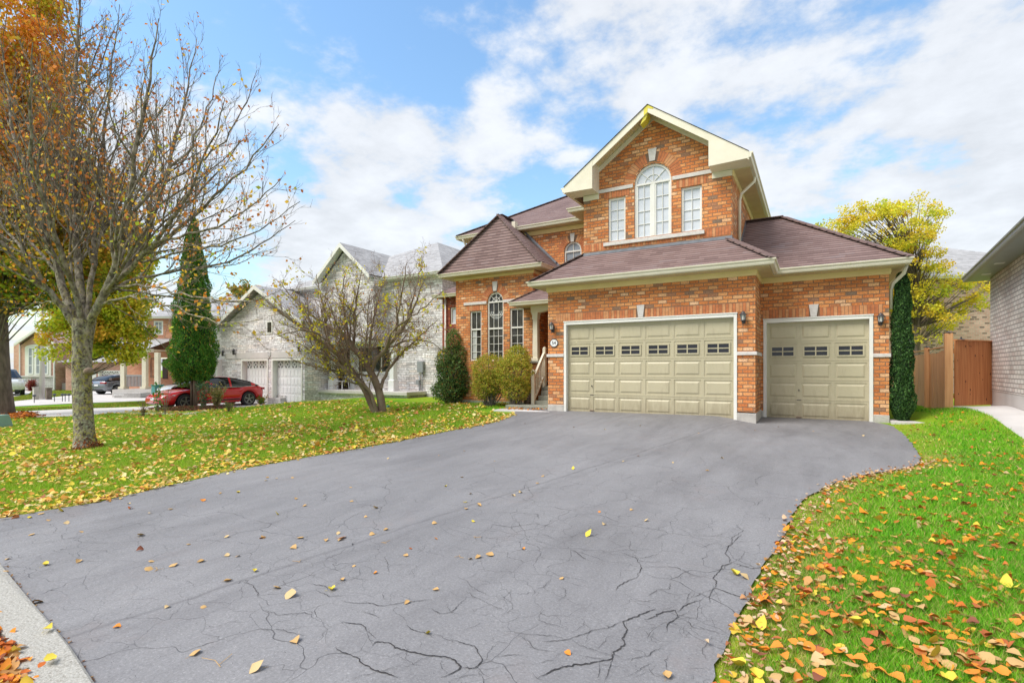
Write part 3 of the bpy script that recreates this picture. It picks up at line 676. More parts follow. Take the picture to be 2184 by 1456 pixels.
def garage_door(par, Y, x0, x1, z0, z1, cols, rows, winrow, mat='door_khaki'):
    """raised-panel sectional door; the row counted from the top carries small four-pane windows"""
    g = MB(); g.box(x0, x1, Y + .012, Y + .06, z0, z1)
    ch, cw = (z1 - z0) / rows, (x1 - x0) / cols
    for r in range(rows):
        za = z0 + r * ch
        # each section: rails and stiles stand proud, the field between them is sunk, the panel raised again
        g.box(x0, x1, Y, Y + .013, za + .004, za + .045); g.box(x0, x1, Y, Y + .013, za + ch - .050, za + ch - .004)
        for c in range(cols + 1):
            xx = x0 + c * cw; h = .05; a = max(x0, xx - h / 1.3); b = min(x1, xx + h / 1.3)
            g.box(a, b, Y + .0005, Y + .013, za + .045, za + ch - .05)
        for c in range(cols):
            a, b = x0 + c * cw + .075, x0 + (c + 1) * cw - .075; zb, zt = za + .085, za + ch - .09
            if rows - 1 - r == winrow: continue
            i = .035; P = [(a, Y + .0115, zb), (b, Y + .0115, zb), (b, Y + .0115, zt), (a, Y + .0115, zt), (a + i, Y - .004, zb + i), (b - i, Y - .004, zb + i), (b - i, Y - .004, zt - i), (a + i, Y - .004, zt - i)]
            g.add(P, [[0, 1, 5, 4], [1, 2, 6, 5], [2, 3, 7, 6], [3, 0, 4, 7], [4, 5, 6, 7]])
    d = g.build('garage_door', mat, par)
    r = rows - 1 - winrow; za = z0 + r * ch
    for c in range(cols):
        xm = x0 + (c + .5) * cw; zm = za + ch * .5; hw = cw * .36; hh = ch * .255
        f = MB()
        for sx in (-1, 1): f.box(xm + sx * (hw - .018), xm + sx * (hw + .018), Y - .012, Y + .012, zm - hh, zm + hh)
        for sz in (-1, 1): f.box(xm - hw - .018, xm + hw + .018, Y - .0125, Y + .011, zm + sz * hh - .018, zm + sz * hh + .018)
        f.box(xm - .014, xm + .014, Y - .008, Y + .01, zm - hh + .018, zm + hh - .018); f.box(xm - hw + .018, xm - .014, Y - .0085, Y + .01, zm - .012, zm + .012); f.box(xm + .014, xm + hw - .018, Y - .0085, Y + .01, zm - .012, zm + .012)
        f.mi = 1; f.box(xm - hw, xm + hw, Y + .003, Y + .0118, zm - hh, zm + hh)
        f.build('door_window', [mat, 'garage_glass'], d)
    h = MB(); xx = x0 + cw; zz = z0 + 1.5 * ch
    h.tube([(xx, Y - .03, zz), (xx, Y + .001, zz)], .016, 8); h.tube([(xx, Y - .028, zz), (xx, Y - .028, zz + .03)], .008, 6)
    h.build('door_lock', 'black_metal', d); h = MB()
    h.box(xx - .05, xx + .05, Y - .008, Y - .0045, z0 + ch - .008, z0 + ch + .008)
    h.build('latch_plate', 'black_metal', d)
    h = MB(); h.box(xx - .06, xx + .06, Y - .03, Y - .001, z0 + .05, z0 + .075); h.build('door_handle', 'pot_glaze', d)
    return d
def door_trim(par, Y, x0, x1, z0, z1, w=.075, mat='white_trim', out=.02, rec=.12):
    g = MB(); g.box(x0, x0 + w, Y - out, Y + rec, z0, z1); g.box(x1 - w, x1, Y - out, Y + rec, z0, z1); g.box(x0 + w, x1 - w, Y - out, Y + rec, z1 - w, z1)
    g.box(x0 - .012, x1 + .012, Y - out - .015, Y - .001, z1, z1 + .03)
    return g.build('door_trim', mat, par, bevel=.006)

# ------------------------------------------------------------------ the orange brick house
H = thing('brick_house', 'orange brick two-storey house with khaki garage doors and plum shingle roofs', 'house', (-3.8, 13.4, 0))
YA, YB, YC, YD, YT = 13.40, 14.85, 14.05, 16.75, 15.50
WT = 3.47
# walls
A0, A1, B1 = -6.68, -1.19, 1.53
oA = (-6.17, -1.59, -.06, 2.52); oB = (-1.13, 1.225, -.12, 2.46)
w = MB()
wall_front(w, YA, A0, A1, .16, WT + .1, [(oA[0], oA[1], .16, oA[3])])
w.quad((A0, YA, .16), (A0, YA, WT + .1), (A0, 17, WT + .1), (A0, 17, .16))
w.quad((A1, YA, .12), (A1, YB, .12), (A1, YB, WT + .1), (A1, YA, WT + .1))
wall_front(w, YB, A1, B1, .10, WT + .1, [(oB[0], oB[1], .10, oB[3])])
w.quad((B1, YB, .1), (B1, 19.5, .1), (B1, 19.5, WT + .1), (B1, YB, WT + .1))
w.build('garage_wall', 'orange_brick', H)
# chipped concrete footing under the brick piers
def footing(x0, x1, y0, y1, z0, z1, seed):
    rng = random.Random(seed); g = MB(); n = 9
    top = [(x0 + (x1 - x0) * i / n, z1) for i in range(n, -1, -1)]
    bot = [(x0 + (x1 - x0) * i / n, z0) for i in range(n + 1)]
    g.prism_y([(x, z) for x, z in bot] + [(x, z + rng.uniform(-.006, .0)) for x, z in top], y0 - .02, y1)
    o = g.build('footing', 'concrete', H, bevel=.012); return o
footing(A0, oA[0], YA, YA + .4, -.35, .163, 1); footing(oA[1], A1 + .02, YA, YB - .03, -.35, .13, 2)
footing(A1 + .021, oB[0], YB, YB + .3, -.4, .105, 3); footing(oB[1], B1 + .01, YB, YB + .5, -.4, .105, 4)
door_trim(H, YA, *oA[:2], oA[2] - .1, oA[3]); door_trim(H, YB, *oB[:2], oB[2] - .1, oB[3])
garage_door(H, YA + .10, oA[0] + .076, oA[1] - .076, -.035, oA[3] - .076, 6, 5, 1)
garage_door(H, YB + .10, oB[0] + .076, oB[1] - .076, -.105, oB[3] - .076, 3, 5, 1)
g = MB(); g.box(oA[0] + .02, oA[1] - .02, YA - .05, YA + .2, -.2, -.036); g.box(oB[0] + .02, oB[1] - .02, YB - .04, YB + .2, -.3, -.106); g.build('door_threshold', 'concrete', H)
soldier(H, A0 + .25, A1 - .12, 2.56, 2.775, YA, (-4.02, -3.86), 5); soldier(H, A1 + .05, B1 - .12, 2.50, 2.715, YB, (-.07, .08), 6)
keystone(H, -3.94, 2.555, 2.88, YA); keystone(H, 0.005, 2.495, 2.80, YB)
band(H, [(A0, YA + .6), (A0, YA), (oA[0] - .001, YA)], 1.54, 1.62)
band(H, [(oA[1] + .001, YA), (A1, YA), (A1, YB - .002)], 1.52, 1.60)
band(H, [(oB[1] + .001, YB), (B1, YB), (B1, YB + .6)], 1.47, 1.55)
pth = [(A0, 16.5), (A0, YA), (A1, YA), (A1, YB), (B1, YB), (B1, 19.5)]
frieze(H, pth, 3.41, 3.55)
ep = [(-7.01, 16.7), (-7.01, 13.03), (-.86, 13.03), (-.86, 14.48), (1.80, 14.48), (1.80, 19.6)]
soffit(H, ep, 3.545, .36); gutter(H, ep, 3.565)
z0 = 3.69; k = .74
f = lambda t: z0 + k * t
planes(H, [
    [(-7.11, 12.93, z0), (-.76, 12.93, z0), (-2.04, 14.21, f(1.28)), (-5.83, 14.21, f(1.28))],
    [(-7.11, 16.75, z0), (-7.11, 12.93, z0), (-5.83, 14.21, f(1.28)), (-5.83, 16.75, f(1.28))],
    [(-.76, 12.93, z0), (-.76, 14.38, z0), (-2.04, 15.66, f(1.28)), (-2.04, 14.21, f(1.28))],
    [(-.76, 14.38, z0), (1.90, 14.38, z0), (-.76, 17.04, f(2.66)), (-2.04, 17.04, f(2.66)), (-2.04, 15.66, f(1.28))],
    [(1.90, 14.38, z0), (1.90, 19.70, z0), (-.76, 17.04, f(2.66))],
    [(1.90, 19.70, z0), (-2.04, 19.70, z0), (-2.04, 17.04, f(2.66)), (-.76, 17.04, f(2.66))]],
    'plum_shingles', caps=[((-7.11, 12.93, z0), (-5.90, 14.14, f(1.21))), ((-.76, 12.93, z0), (-1.84, 14.01, f(1.08))), ((1.90, 14.38, z0), (-.76, 17.04, f(2.66))), ((-.76, 17.04, f(2.66)), (-1.8, 17.04, f(2.66)))])
# upper gable block
C0, C1, CR = -5.83, -1.78, -3.79
rt = lambda x: 8.20 - .72 * abs(x - CR)
s0, s1 = pX(1288, YC), pX(1503, YC)
zs = pZ(1395, 505, YC)
wx = [(pX(1297, YC), pX(1334, YC), zs, pZ(1315, 421, YC)), (pX(1352.5, YC), pX(1432, YC), zs, pZ(1392, 388, YC), 1.0), (pX(1452.5, YC), pX(1497, YC), zs, pZ(1475, 397, YC))]
w = MB()
wall_front(w, YC, C0, C1, 3.9, lambda x: min(rt(x) - .04, 6.9 if not (-5.36 < x < -2.25) else 99), wx, extra=(CR, -5.36, -2.25))
w.quad((C1, YC, 3.9), (C1, 21.5, 3.9), (C1, 21.5, 6.4), (C1, YC, 6.4)); w.quad((C0, YC, 3.9), (C0, YC, 6.4), (C0, 17, 6.4), (C0, 17, 3.9))
w.build('gable_wall', 'orange_brick', H)
g = MB(); g.box(s0, s1, YC - .06, YC + .05, zs - .10, zs - .002); g.build('window_sill', 'stone_band', H, bevel=.006)
zsp = wx[1][3]; cwx = (wx[1][0] + wx[1][1]) / 2; rw = (wx[1][1] - wx[1][0]) / 2
ztw = zsp + .02
h3 = zsp - .0
window(H, YC, *wx[0][:4], [(wx[0][2] + .05, wx[0][3] - .05, 2, 4)], glass='blind_glass', label='left narrow window of the front gable')
window(H, YC, *wx[1][:4], [(wx[1][2] + .05, wx[1][3] - .03, 2, 4, .10)], arch=1.0, glass='blind_glass', label='tall arched window in the middle of the front gable')
window(H, YC, *wx[2][:4], [(wx[2][2] + .05, wx[2][3] - .05, 2, 4)], glass='blind_glass', label='right narrow window of the front gable')
voussoirs(H, cwx, zsp + .03, rw + .015, .27, YC); keystone(H, cwx, zsp + rw + .06, zsp + rw + .40, YC, .15, .24)
zb = pZ(1470, 370, YC)
band(H, [(-5.36, YC), (wx[1][0] - .03, YC)], zsp - .06, zsp + .04); band(H, [(wx[1][1] + .03, YC), (-2.25, YC)], zsp - .06, zsp + .04)
soldier(H, wx[0][0] - .12, wx[0][1] + .12, wx[0][3] + .01, wx[0][3] + .215, YC, seed=7); soldier(H, wx[2][0] - .12, wx[2][1] + .12, wx[2][3] + .01, wx[2][3] + .215, YC, seed=8)
soldier(H, C0 + .02, C1 - .02, 4.62, 4.83, YC, seed=9)
# gable roof, rake boards, boxed eave returns
YG, YE = 13.50, 21.5; eL, eR = -6.23, -1.34
planes(H, [[(eL, YG - .03, rt(eL)), (CR, YG - .03, 8.20), (CR, YE, 8.20), (eL, YE, rt(eL))], [(CR, YG - .03, 8.20), (eR, YG - .03, rt(eR)), (eR, YE, rt(eR)), (CR, YE, 8.20)]], 'plum_shingles')
g = MB()
for sx in (-1, 1):
    xe = eL if sx < 0 else eR; xi = -5.35 if sx < 0 else -2.26
    P = [(xe, rt(xe) - .012), (CR, 8.188), (CR, 8.188 - .20), (xe, rt(xe) - .21)]
    if sx < 0: P = P[::-1]
    g.prism_y(P if sx > 0 else P, YG, YG + .03)
    # sloping rake soffit
g.build('rake_board', 'cream_trim', H)
g = MB()
for sx in (-1, 1):
    xi = -5.35 if sx < 0 else -2.26
    g.quad((xi, YG + .03, rt(xi) - .05), (CR, YG + .03, 8.15), (CR, YC, 8.15), (xi, YC, rt(xi) - .05))
    n = 16
g.build('rake_soffit', 'soffit_vented', H)
g = MB()                                     # seams of the soffit panels
for sx in (-1, 1):
    xi = -5.35 if sx < 0 else -2.26
    for i in range(1, 17):
        x = xi + (CR - xi) * i / 17; g.bar((x, YG + .03, rt(x) - .056), (x, YC, rt(x) - .056), .012, .006)
g.build('soffit_seams', 'tan_frieze', H)
g = MB()
for sx in (-1, 1):
    xi = -5.35 if sx < 0 else -2.26
    P = [(xi, rt(xi) - .06), (CR, 8.14), (CR, 8.00), (xi, rt(xi) - .20)]
    if sx > 0: P = P[::-1]
    g.prism_y(P, YC - .035, YC - .001)
g.build('gable_frieze', 'cream_trim', H)
for sx in (-1, 1):
    xe, xi = (eL, -5.35) if sx < 0 else (eR, -2.26); g = MB()
    P = [(xe, rt(xe) - .17), (xi, rt(xe) - .19), (xi, rt(xi) - .02), (xe, rt(xe) - .02)]
    if sx > 0: P = P[::-1]
    g.prism_y(P, YG - .006, YC + .02)
    g.build('eave_return', 'white_trim' if False else 'cream_trim', H)
    g = MB(); x0_, x1_ = sorted((C0 if sx < 0 else C1, xi)); g.box(x0_ + .001, x1_, YC - .04, YC - .001, rt(eL) - .34, rt(eL) - .195); g.build('frieze', 'cream_trim', H)
zso = rt(eR) - .19
g = MB(); g.box(C1, eR - .03, YC + .025, YE, zso, zso + .02); g.build('soffit', 'soffit_vented', H)
frieze(H, [(C1, YC), (C1, YE)], zso - .15, zso - .001)
gutter(H, [(eR - .05, YG), (eR - .05, YE)], rt(eR) - .15)
gutter(H, [(eL + .05, YE), (eL + .05, YG)], rt(eL) - .15)
g = MB(); g.bar((CR + .02, YG - .016, 8.17), (CR - .34, YG - .016, 8.17 - .2448 - .02), .19, .02, (0, -1, 0)) if False else None
g.prism_y([(CR, 8.186), (CR - .10, 8.114), (CR - .10, 7.92), (CR, 7.992)], YG - .005, YG - .001); g.prism_y([(CR + .16, 8.07), (CR, 8.186), (CR, 8.10), (CR + .13, 8.04)], YG - .006, YG - .001)
g.prism_y([(CR, 7.99), (CR - .13, 7.898), (CR - .20, 7.72), (CR - .06, 7.83)][::1], YG + .031, YG + .30); g.build('yellow_stain', 'yellow_stain', H, )
downspout(H, [(eR - .0, 15.0, rt(eR) - .1), (eR - .02, 15.02, rt(eR) - .25), (C1 + .10, 15.02, rt(eR) - .52), (C1 + .06, 15.02, rt(eR) - .70), (C1 + .06, 15.02, 4.55)])
g = MB()                                     # lead flashing where the lower roof meets the block
g.bar((C0 - .02, YC - .012, f(1.13)), (C1 + .0, YC - .012, f(1.13)), .02, .11); g.bar((C1 + .012, YC, f(1.05)), (C1 + .012, 15.4, f(1.05)), .02, .14); g.bar((C1 + .012, 15.4, f(1.05)), (C1 + .012, 17.0, f(2.62)), .02, .14)
g.build('flashing', 'flashing', H)
# rear main block
oD = (pX(1203, YD), pX(1240, YD), pZ(1221, 562, YD), pZ(1221, 535, YD), 1.0)
w = MB()
wall_front(w, YD, -11.8, -5.7, -.5, 6.3, [oD, (-7.5, -6.95, .76, 2.9)], reveal=.1)
w.quad((-11.8, YD, -.5), (-11.8, YD, 6.3), (-11.8, 25.5, 6.3), (-11.8, 25.5, -.5))
w.quad((-6.5, 15.8, 3.9), (-6.5, 15.8, 6.3), (-6.5, 16.75, 6.3), (-6.5, 16.75, 3.9)); w.quad((-6.5, 15.8, 3.9), (-5.83, 15.8, 3.9), (-5.83, 15.8, 6.3), (-6.5, 15.8, 6.3))
w.build('main_wall', 'orange_brick', H)
window(H, YD, *oD[:4], [(oD[2] + .05, oD[3] - .02, 2, 1)], arch=1.0, glass='grey_glass', fan=False, label='small round-headed upper window behind the front gable')
g = MB(); cD = (oD[0] + oD[1]) / 2; g.box(cD - .009, cD + .009, YD + .07, YD + .09, oD[3], oD[3] + (oD[1] - oD[0]) / 2 - .05); g.build('muntin', 'white_trim', H)
voussoirs(H, cD, oD[3], (oD[1] - oD[0]) / 2 + .01, .22, YD, seed=4); keystone(H, cD, oD[3] + .32, oD[3] + .62, YD, .12, .18)
mp_ = [(-12.12, 25), (-12.12, 16.43), (-6.83, 16.43), (-6.83, 15.43), (-5.85, 15.43)]
gutter(H, mp_, 6.31); soffit(H, mp_, 6.30, .33, slots=False)
frieze(H, [(-11.8, 20), (-11.8, YD), (-6.5, YD), (-6.5, 15.8), (-5.84, 15.8)], 6.14, 6.29)
zm = 6.44; km = .60; fm = lambda t: zm + km * t
planes(H, [[(-12.22, 16.33, zm), (-1.4, 16.33, zm), (-6.3, 21.23, fm(4.9)), (-7.32, 21.23, fm(4.9))], [(-12.22, 26.1, zm), (-12.22, 16.33, zm), (-7.32, 21.23, fm(4.9))],
           [(-1.4, 16.33, zm), (-1.4, 26.1, zm), (-6.3, 21.23, fm(4.9))], [(-1.4, 26.1, zm), (-12.22, 26.1, zm), (-7.32, 21.23, fm(4.9)), (-6.3, 21.23, fm(4.9))],
           [(-6.93, 15.33, zm), (-5.8, 15.33, zm), (-5.8, 16.46, fm(1.13))], [(-6.93, 15.33, zm), (-5.8, 16.46, fm(1.13)), (-5.8, 17.6, fm(1.13)), (-6.93, 16.5, zm)]],
       'plum_shingles', caps=[((-12.22, 16.33, zm), (-7.32, 21.23, fm(4.9)))])
# lower wing behind the left corner
g = MB(); wall_front(g, 17.0, -13.42, -11.8, -.5, 4.2, [(pX(960, 17), pX(971, 17) + .1, 3.05, 3.75)]); g.quad((-13.42, 17, -.5), (-13.42, 17, 4.2), (-13.42, 22, 4.2), (-13.42, 22, -.5)); g.build('wing_wall', 'red_brick', H)
window(H, 17.0, pX(960, 17), pX(971, 17) + .1, 3.05, 3.75, [(3.1, 3.7, 1, 1)], glass='blind_glass')
gutter(H, [(-13.6, 20), (-13.6, 16.75), (-11.9, 16.75)], 4.15); planes(H, [[(-13.65, 16.7, 4.28), (-11.8, 16.7, 4.28), (-11.8, 18.3, 5.1), (-12.7, 18.3, 5.1)], [(-13.65, 22, 4.28), (-13.65, 16.7, 4.28), (-12.7, 18.3, 5.1), (-12.7, 22, 5.1)]], 'plum_shingles')
downspout(H, [(pX(949, 16.9), 16.93, 4.2), (pX(949, 16.9), 16.93, -.1)], 'white_trim', .06)
downspout(H, [(-11.9, 16.35, 6.3), (-11.9, 16.6, 6.05), (-11.9, 16.68, 5.9), (-11.9, 16.68, 4.9)], 'cream_trim', .06)

# dining room tower with the steep little roof
T0, T1 = -11.60, -8.30
zt_c = pZ(1056, 646, YT)
def rp(x0_, x1_, ytop, ybot, Y): return (pX(x0_, Y), pX(x1_, Y), pZ((x0_ + x1_) / 2, ybot, Y), pZ((x0_ + x1_) / 2, ytop, Y))
tL = rp(1002, 1026.5, 663, 769, YT); tC = rp(1039, 1073.5, 643, 769, YT); tR = rp(1087, 1116.5, 657, 769, YT)
zb_ = tC[2]; tL = (*tL[:2], zb_, tL[3]); tR = (*tR[:2], zb_, tL[3]); tC = (*tC, 1.0)
w = MB(); wall_front(w, YT, T0, T1, .05, 4.62, [tL, tC, tR])
w.quad((T1, YT, .05), (T1, 17.6, .05), (T1, 17.6, 4.62), (T1, YT, 4.62)); w.quad((T0, YT, .05), (T0, YT, 4.62), (T0, YD, 4.62), (T0, YD, .05))
w.build('tower_wall', 'orange_brick', H)
g = MB(); g.box(T0 - .0, T1 + .01, YT - .02, YT + .3, -.5, .049); g.build('foundation', 'step_concrete', H)
zt1 = pZ(1014, 702, YT); zt2 = pZ(1056, 705, YT) + .02
window(H, YT, *tL, [(tL[2] + .05, zt1, 2, 4), (zt1 + .03, tL[3] - .05, 2, 1)], glass='dark_glass', label='left tall window of the tower with a pale curtain')
window(H, YT, *tC[:4], [(tC[2] + .05, zt1, 3, 4), (zt1 + .03, tC[3] - .03, 3, 2)], arch=1.0, glass='dark_glass', label='middle tower window with a round fan head')
window(H, YT, *tR, [(tR[2] + .05, zt1, 2, 4), (zt1 + .03, tR[3] - .05, 2, 1)], glass='dark_glass', label='right tall window of the tower beside the porch roof')
g = MB(); g.box(tL[0] + .08, tL[0] + .26, YT + .088, YT + .094, tL[2] + .08, zt1 - .03); g.build('curtain', 'curtain_glass', H)
g = MB()
cT = (tC[0] + tC[1]) / 2; 
for i in range(3): ring(g, cT, zt1 + .62, .13 + .07 * i, .16 + .07 * i, YT + .088, YT + .093, -.9, n=14)
g.build('window_swag', 'curtain_glass', H)
rT = (tC[1] - tC[0]) / 2
voussoirs(H, cT, tC[3], rT + .01, .25, YT, seed=11); keystone(H, cT, tC[3] + rT + .03, tC[3] + rT + .38, YT, .14, .22)
zbd = tC[3] - .02
band(H, [(pX(990, YT), YT), (tC[0] - .02, YT)], zbd - .04, zbd + .06); band(H, [(tC[1] + .02, YT), (pX(1117, YT), YT)], zbd - .04, zbd + .06)
soldier(H, tL[0] - .1, tL[1] + .1, tL[3] + .01, tL[3] + .215, YT, seed=12); soldier(H, tR[0] - .1, tR[1] + .1, tR[3] + .01, tR[3] + .215, YT, seed=13)
tp = [(-12.01, 16.7), (-12.01, 15.18), (-7.87, 15.18), (-7.87, 16.7)]
gutter(H, tp, 4.60); soffit(H, tp, 4.59, .33, slots=False); frieze(H, [(T0, 16.7), (T0, YT), (T1, YT), (T1, 16.7)], 4.49, 4.585)
zt0 = 4.73; ap = (-9.94, 15.93, 6.84); rb = (-9.94, 17.2, 6.84)
kx = (6.84 - zt0) / 2.17
planes(H, [[(-12.11, 15.08, zt0), (-7.77, 15.08, zt0), ap], [(-7.77, 15.08, zt0), (-7.77, 17.2, zt0), rb, ap], [(-12.11, 17.2, zt0), (-12.11, 15.08, zt0), ap, rb]], 'plum_shingles',
       caps=[((-12.11, 15.08, zt0), ap), ((-7.77, 15.08, zt0), ap), (ap, (-9.94, 16.75, 6.84))])
g = MB(); g.bar((-7.8, YD - .02, zt0 + .03), (-9.94, YD - .02, 6.87), .03, .16); g.bar((-8.0, YD - .03, zt0 + .3), (-9.7, YD - .03, 6.72), .10, .06); g.build('flashing', 'flashing', H)
g = MB(); xq = pX(1097, 16.3); g.box(xq - .07, xq + .07, 16.22, 16.44, 6.34, 6.62); g.build('gutter_end', 'cream_trim', H)

# porch between tower and garage
PF = .78
g = MB(); g.box(T1, A0 - .01, 15.25, 17.6, -.4, PF); g.build('porch_floor', 'step_concrete', H)
g = MB(); g.box(T1 - .02, -7.86, 15.12, YT - .001, -.4, 1.40); g.build('porch_wall', 'orange_brick', H)
g = MB(); g.box(T1 - .10, -7.80, 15.06, YT - .003, 1.40, 1.46); g.build('wall_cap', 'step_concrete', H)
g = MB(); g.quad((T1, 17.5, PF), (A0, 17.5, PF), (A0, 17.5, 3.4), (T1, 17.5, 3.4)); g.quad((A0, 17.5, 3.33), (T1, 17.5, 3.33), (T1, 15.0, 3.33), (A0, 15.0, 3.33)); g.build('porch_back', 'red_brick', H)
g = MB(); g.box(-7.9, -7.0, 17.40, 17.49, PF, 2.9); g.build('front_door', 'dark_door', H)
xc = pX(1143.5, 15.25); c = MB()
c.box(xc - .12, xc + .12, 15.13, 15.37, 1.461, 1.56)
P = [(.085, 1.56), (.09, 1.75), (.08, 2.86)]
for (a, za), (b, zb2) in zip(P[:-1], P[1:]):
    y = 15.25; V = [(xc + sx * a, y + sy * a, za) for sx, sy in ((-1, -1), (1, -1), (1, 1), (-1, 1))] + [(xc + sx * b, y + sy * b, zb2) for sx, sy in ((-1, -1), (1, -1), (1, 1), (-1, 1))]
    c.add(V, [[0, 1, 5, 4], [1, 2, 6, 5], [2, 3, 7, 6], [3, 0, 4, 7]])
c.box(xc - .10, xc + .10, 15.15, 15.35, 2.86, 3.02); c.box(xc - .115, xc + .115, 15.135, 15.365, 3.02, 3.08)
c.build('porch_column', 'cream_trim', H)
g = MB(); g.prism_y([(xc - .14, 3.08), (xc + .2, 3.08), (-7.2, 3.2), (A0 - .001, 3.20), (A0 - .001, 3.34), (xc - .14, 3.34)], 15.13, 15.37); g.build('porch_beam', 'cream_trim', H)
pp = [(-8.66, 15.49), (-8.66, 14.73), (A0 - .002, 14.73)]
gutter(H, pp, 3.29, s=.95); g = MB(); g.box(-8.6, A0 - .003, 14.76, 15.48, 3.30, 3.32); g.build('soffit', 'soffit_vented', H)
planes(H, [[(-8.76, 14.63, 3.41), (A0, 14.63, 3.41), (A0, 15.49, 3.97), (-7.9, 15.49, 3.97)], [(-8.76, 15.49, 3.41), (-8.76, 14.63, 3.41), (-7.9, 15.49, 3.97)]], 'plum_shingles', caps=[((-8.76, 14.63, 3.41), (-7.92, 15.47, 3.96))], capw=.14)
g = MB(); g.bar((-8.5, YT - .015, 3.50), (-7.9, YT - .015, 4.02), .02, .10); g.build('flashing', 'flashing', H)
# steps and railing
n = 5
for i in range(n):
    g = MB(); y = 14.45 + .20 * i; g.box(-7.66, A0 - .02, y, y + (.22 if i < n - 1 else .25), -.3, .03 + (PF - .03) * (i + 1) / n - (.0 if i < n - 1 else .002)); g.build('step', 'step_concrete', H, bevel=.012)
g = MB(); xr = -7.72
a = Vector((xr, 14.42, .0)); b = Vector((xr, 15.22, PF))
for P, hgt in ((a, 1.0), (b, .98)):
    g.box(xr - .05, xr + .05, P.y - .05, P.y + .05, P.z - (.15 if P is a else .2), P.z + hgt + .1); g.lathe((xr, P.y, P.z + hgt + .1), [(.055, 0), (.06, .02), (.045, .05), (.0, .075)], 10)
g.build('railing_post', 'cream_trim', H)
g = MB(); g.bar(a + Vector((0, .05, .92)), b + Vector((0, -.05, .92)), .07, .07); g.bar(a + Vector((0, .05, .18)), b + Vector((0, -.05, .18)), .05, .05)
for i in range(1, 7):
    p = a.lerp(b, i / 7.0); g.bar(p + Vector((0, 0, .18)), p + Vector((0, 0, .92)), .03, .03, (1, 0, 0))
g.build('railing', 'cream_trim', H)
downspout(H, [(1.84, 14.75, 3.56), (1.80, 14.80, 3.40), (1.62, 14.95, 3.20), (1.58, 15.0, 3.05), (1.58, 15.0, 2.6)])

# wall lanterns, house number
def lantern(x, y, z, label):
    t = thing('wall_lantern', label, 'wall lamp', (x, y, z), group='black carriage lanterns on the garage brickwork')
    g = MB(); g.lathe((x, y - .012, z - .03), [(.0, -.07), (.045, -.06), (.05, 0), (.045, .06), (.0, .07)], 12)
    g.tube([(x, y - .02, z - .05), (x, y - .09, z - .10), (x, y - .12, z - .065)], .012, 8); g.tube([(x, y - .12, z - .18), (x, y - .12, z - .06)], [.004, .014], 8)
    g.box(x - .04, x + .04, y - .02, y - .001, z - .12, z + .06); g.build('bracket', 'black_metal', t)
    c = (x, y - .12, z); g = MB()
    g.lathe(c, [(.035, -.07), (.05, -.06), (.05, -.05)], 8)
    for k in range(6):
        q = 2 * pi * k / 6; g.bar((c[0] + .045 * cos(q), c[1] + .045 * sin(q), z - .055), (c[0] + .068 * cos(q), c[1] + .068 * sin(q), z + .075), .010, .010)
    g.build('cage', 'black_metal', t)
    g = MB(); g.lathe(c, [(.095, .07), (.092, .082), (.055, .11), (.045, .135), (.02, .15), (.012, .165), (.0, .175)], 14); g.build('cap', 'black_metal', t)
    g = MB(); g.lathe(c, [(.040, -.052), (.060, .07)], 12); g.build('glass', 'frosted_glass', t)
lantern(pX(1180, YA), YA, 2.38, 'black wall lantern on the brick above the oval house number')
lantern(pX(1586, YA), YA, 2.40, 'black wall lantern on the brick pier between the two garage doors')
lantern(pX(1877.5, YB), YB, 2.34, 'black wall lantern at the right brick edge beside the narrow garage door')
xp = pX(1182, YA); zp = 1.94
t = thing('house_number_plaque', 'oval white number plaque with a black rim on the brick', 'house number', (xp, YA, zp))
g = MB(); n = 28
g.prism_y([(xp + .135 * cos(2 * pi * i / n), zp + .125 * sin(2 * pi * i / n)) for i in range(n)], YA - .02, YA - .001); g.build('rim', 'black_metal', t)
g = MB(); g.prism_y([(xp + .112 * cos(2 * pi * i / n), zp + .102 * sin(2 * pi * i / n)) for i in range(n)], YA - .024, YA - .0201); g.build('plate', 'pure_white', t)
def text(par, body, size, loc, mat, rz=0.0, name='lettering', ext=.002):
    c = bpy.data.curves.new(name, 'FONT'); c.body = body; c.size = size; c.align_x = 'CENTER'; c.align_y = 'CENTER'; c.extrude = ext
    o = bpy.data.objects.new(name, c); COL.objects.link(o); o.parent = par; o.location = Vector(loc) - ORG[par]
    c.materials.append(MATS[mat]); me = bpy.data.meshes.new_from_object(o); bpy.data.objects.remove(o)
    o = bpy.data.objects.new(name, me); COL.objects.link(o); o.parent = par; o.location = Vector(loc) - ORG[par]; o.rotation_euler = (radians(90), 0, rz); return o
text(t, '54', .135, (xp, YA - .0265, zp), 'black_metal', name='number')
# ------------------------------------------------------------------ ground, drive, lawns, kerb
def interp(pts, x):
    pts = sorted(pts); return float(np.interp(x, [p[0] for p in pts], [p[1] for p in pts]))
LEFT_PX = [(1100, 885), (1060, 901), (950, 922), (840, 945), (740, 963), (640, 980), (500, 1005), (370, 1036), (240, 1068), (120, 1089), (0, 1108)]
RIGHT_PX = [(1900, 907), (1925, 925), (1945, 947), (1965, 985), (1950, 1000), (1895, 1007), (1830, 1016), (1785, 1030), (1755, 1043), (1722, 1062), (1700, 1088), (1686, 1115), (1660, 1160), (1632, 1200), (1610, 1250), (1585, 1310), (1555, 1370), (1532, 1410), (1515, 1456)]
def uwp(x, y):
    p = gp(x, y); return UW(p.x, p.y)
Lp = [uwp(*p) for p in LEFT_PX]; Rp = [uwp(*p) for p in RIGHT_PX]
Lw = sorted([(w_, u_) for u_, w_ in Lp]); Rw = sorted([(w_, u_) for u_, w_ in Rp])
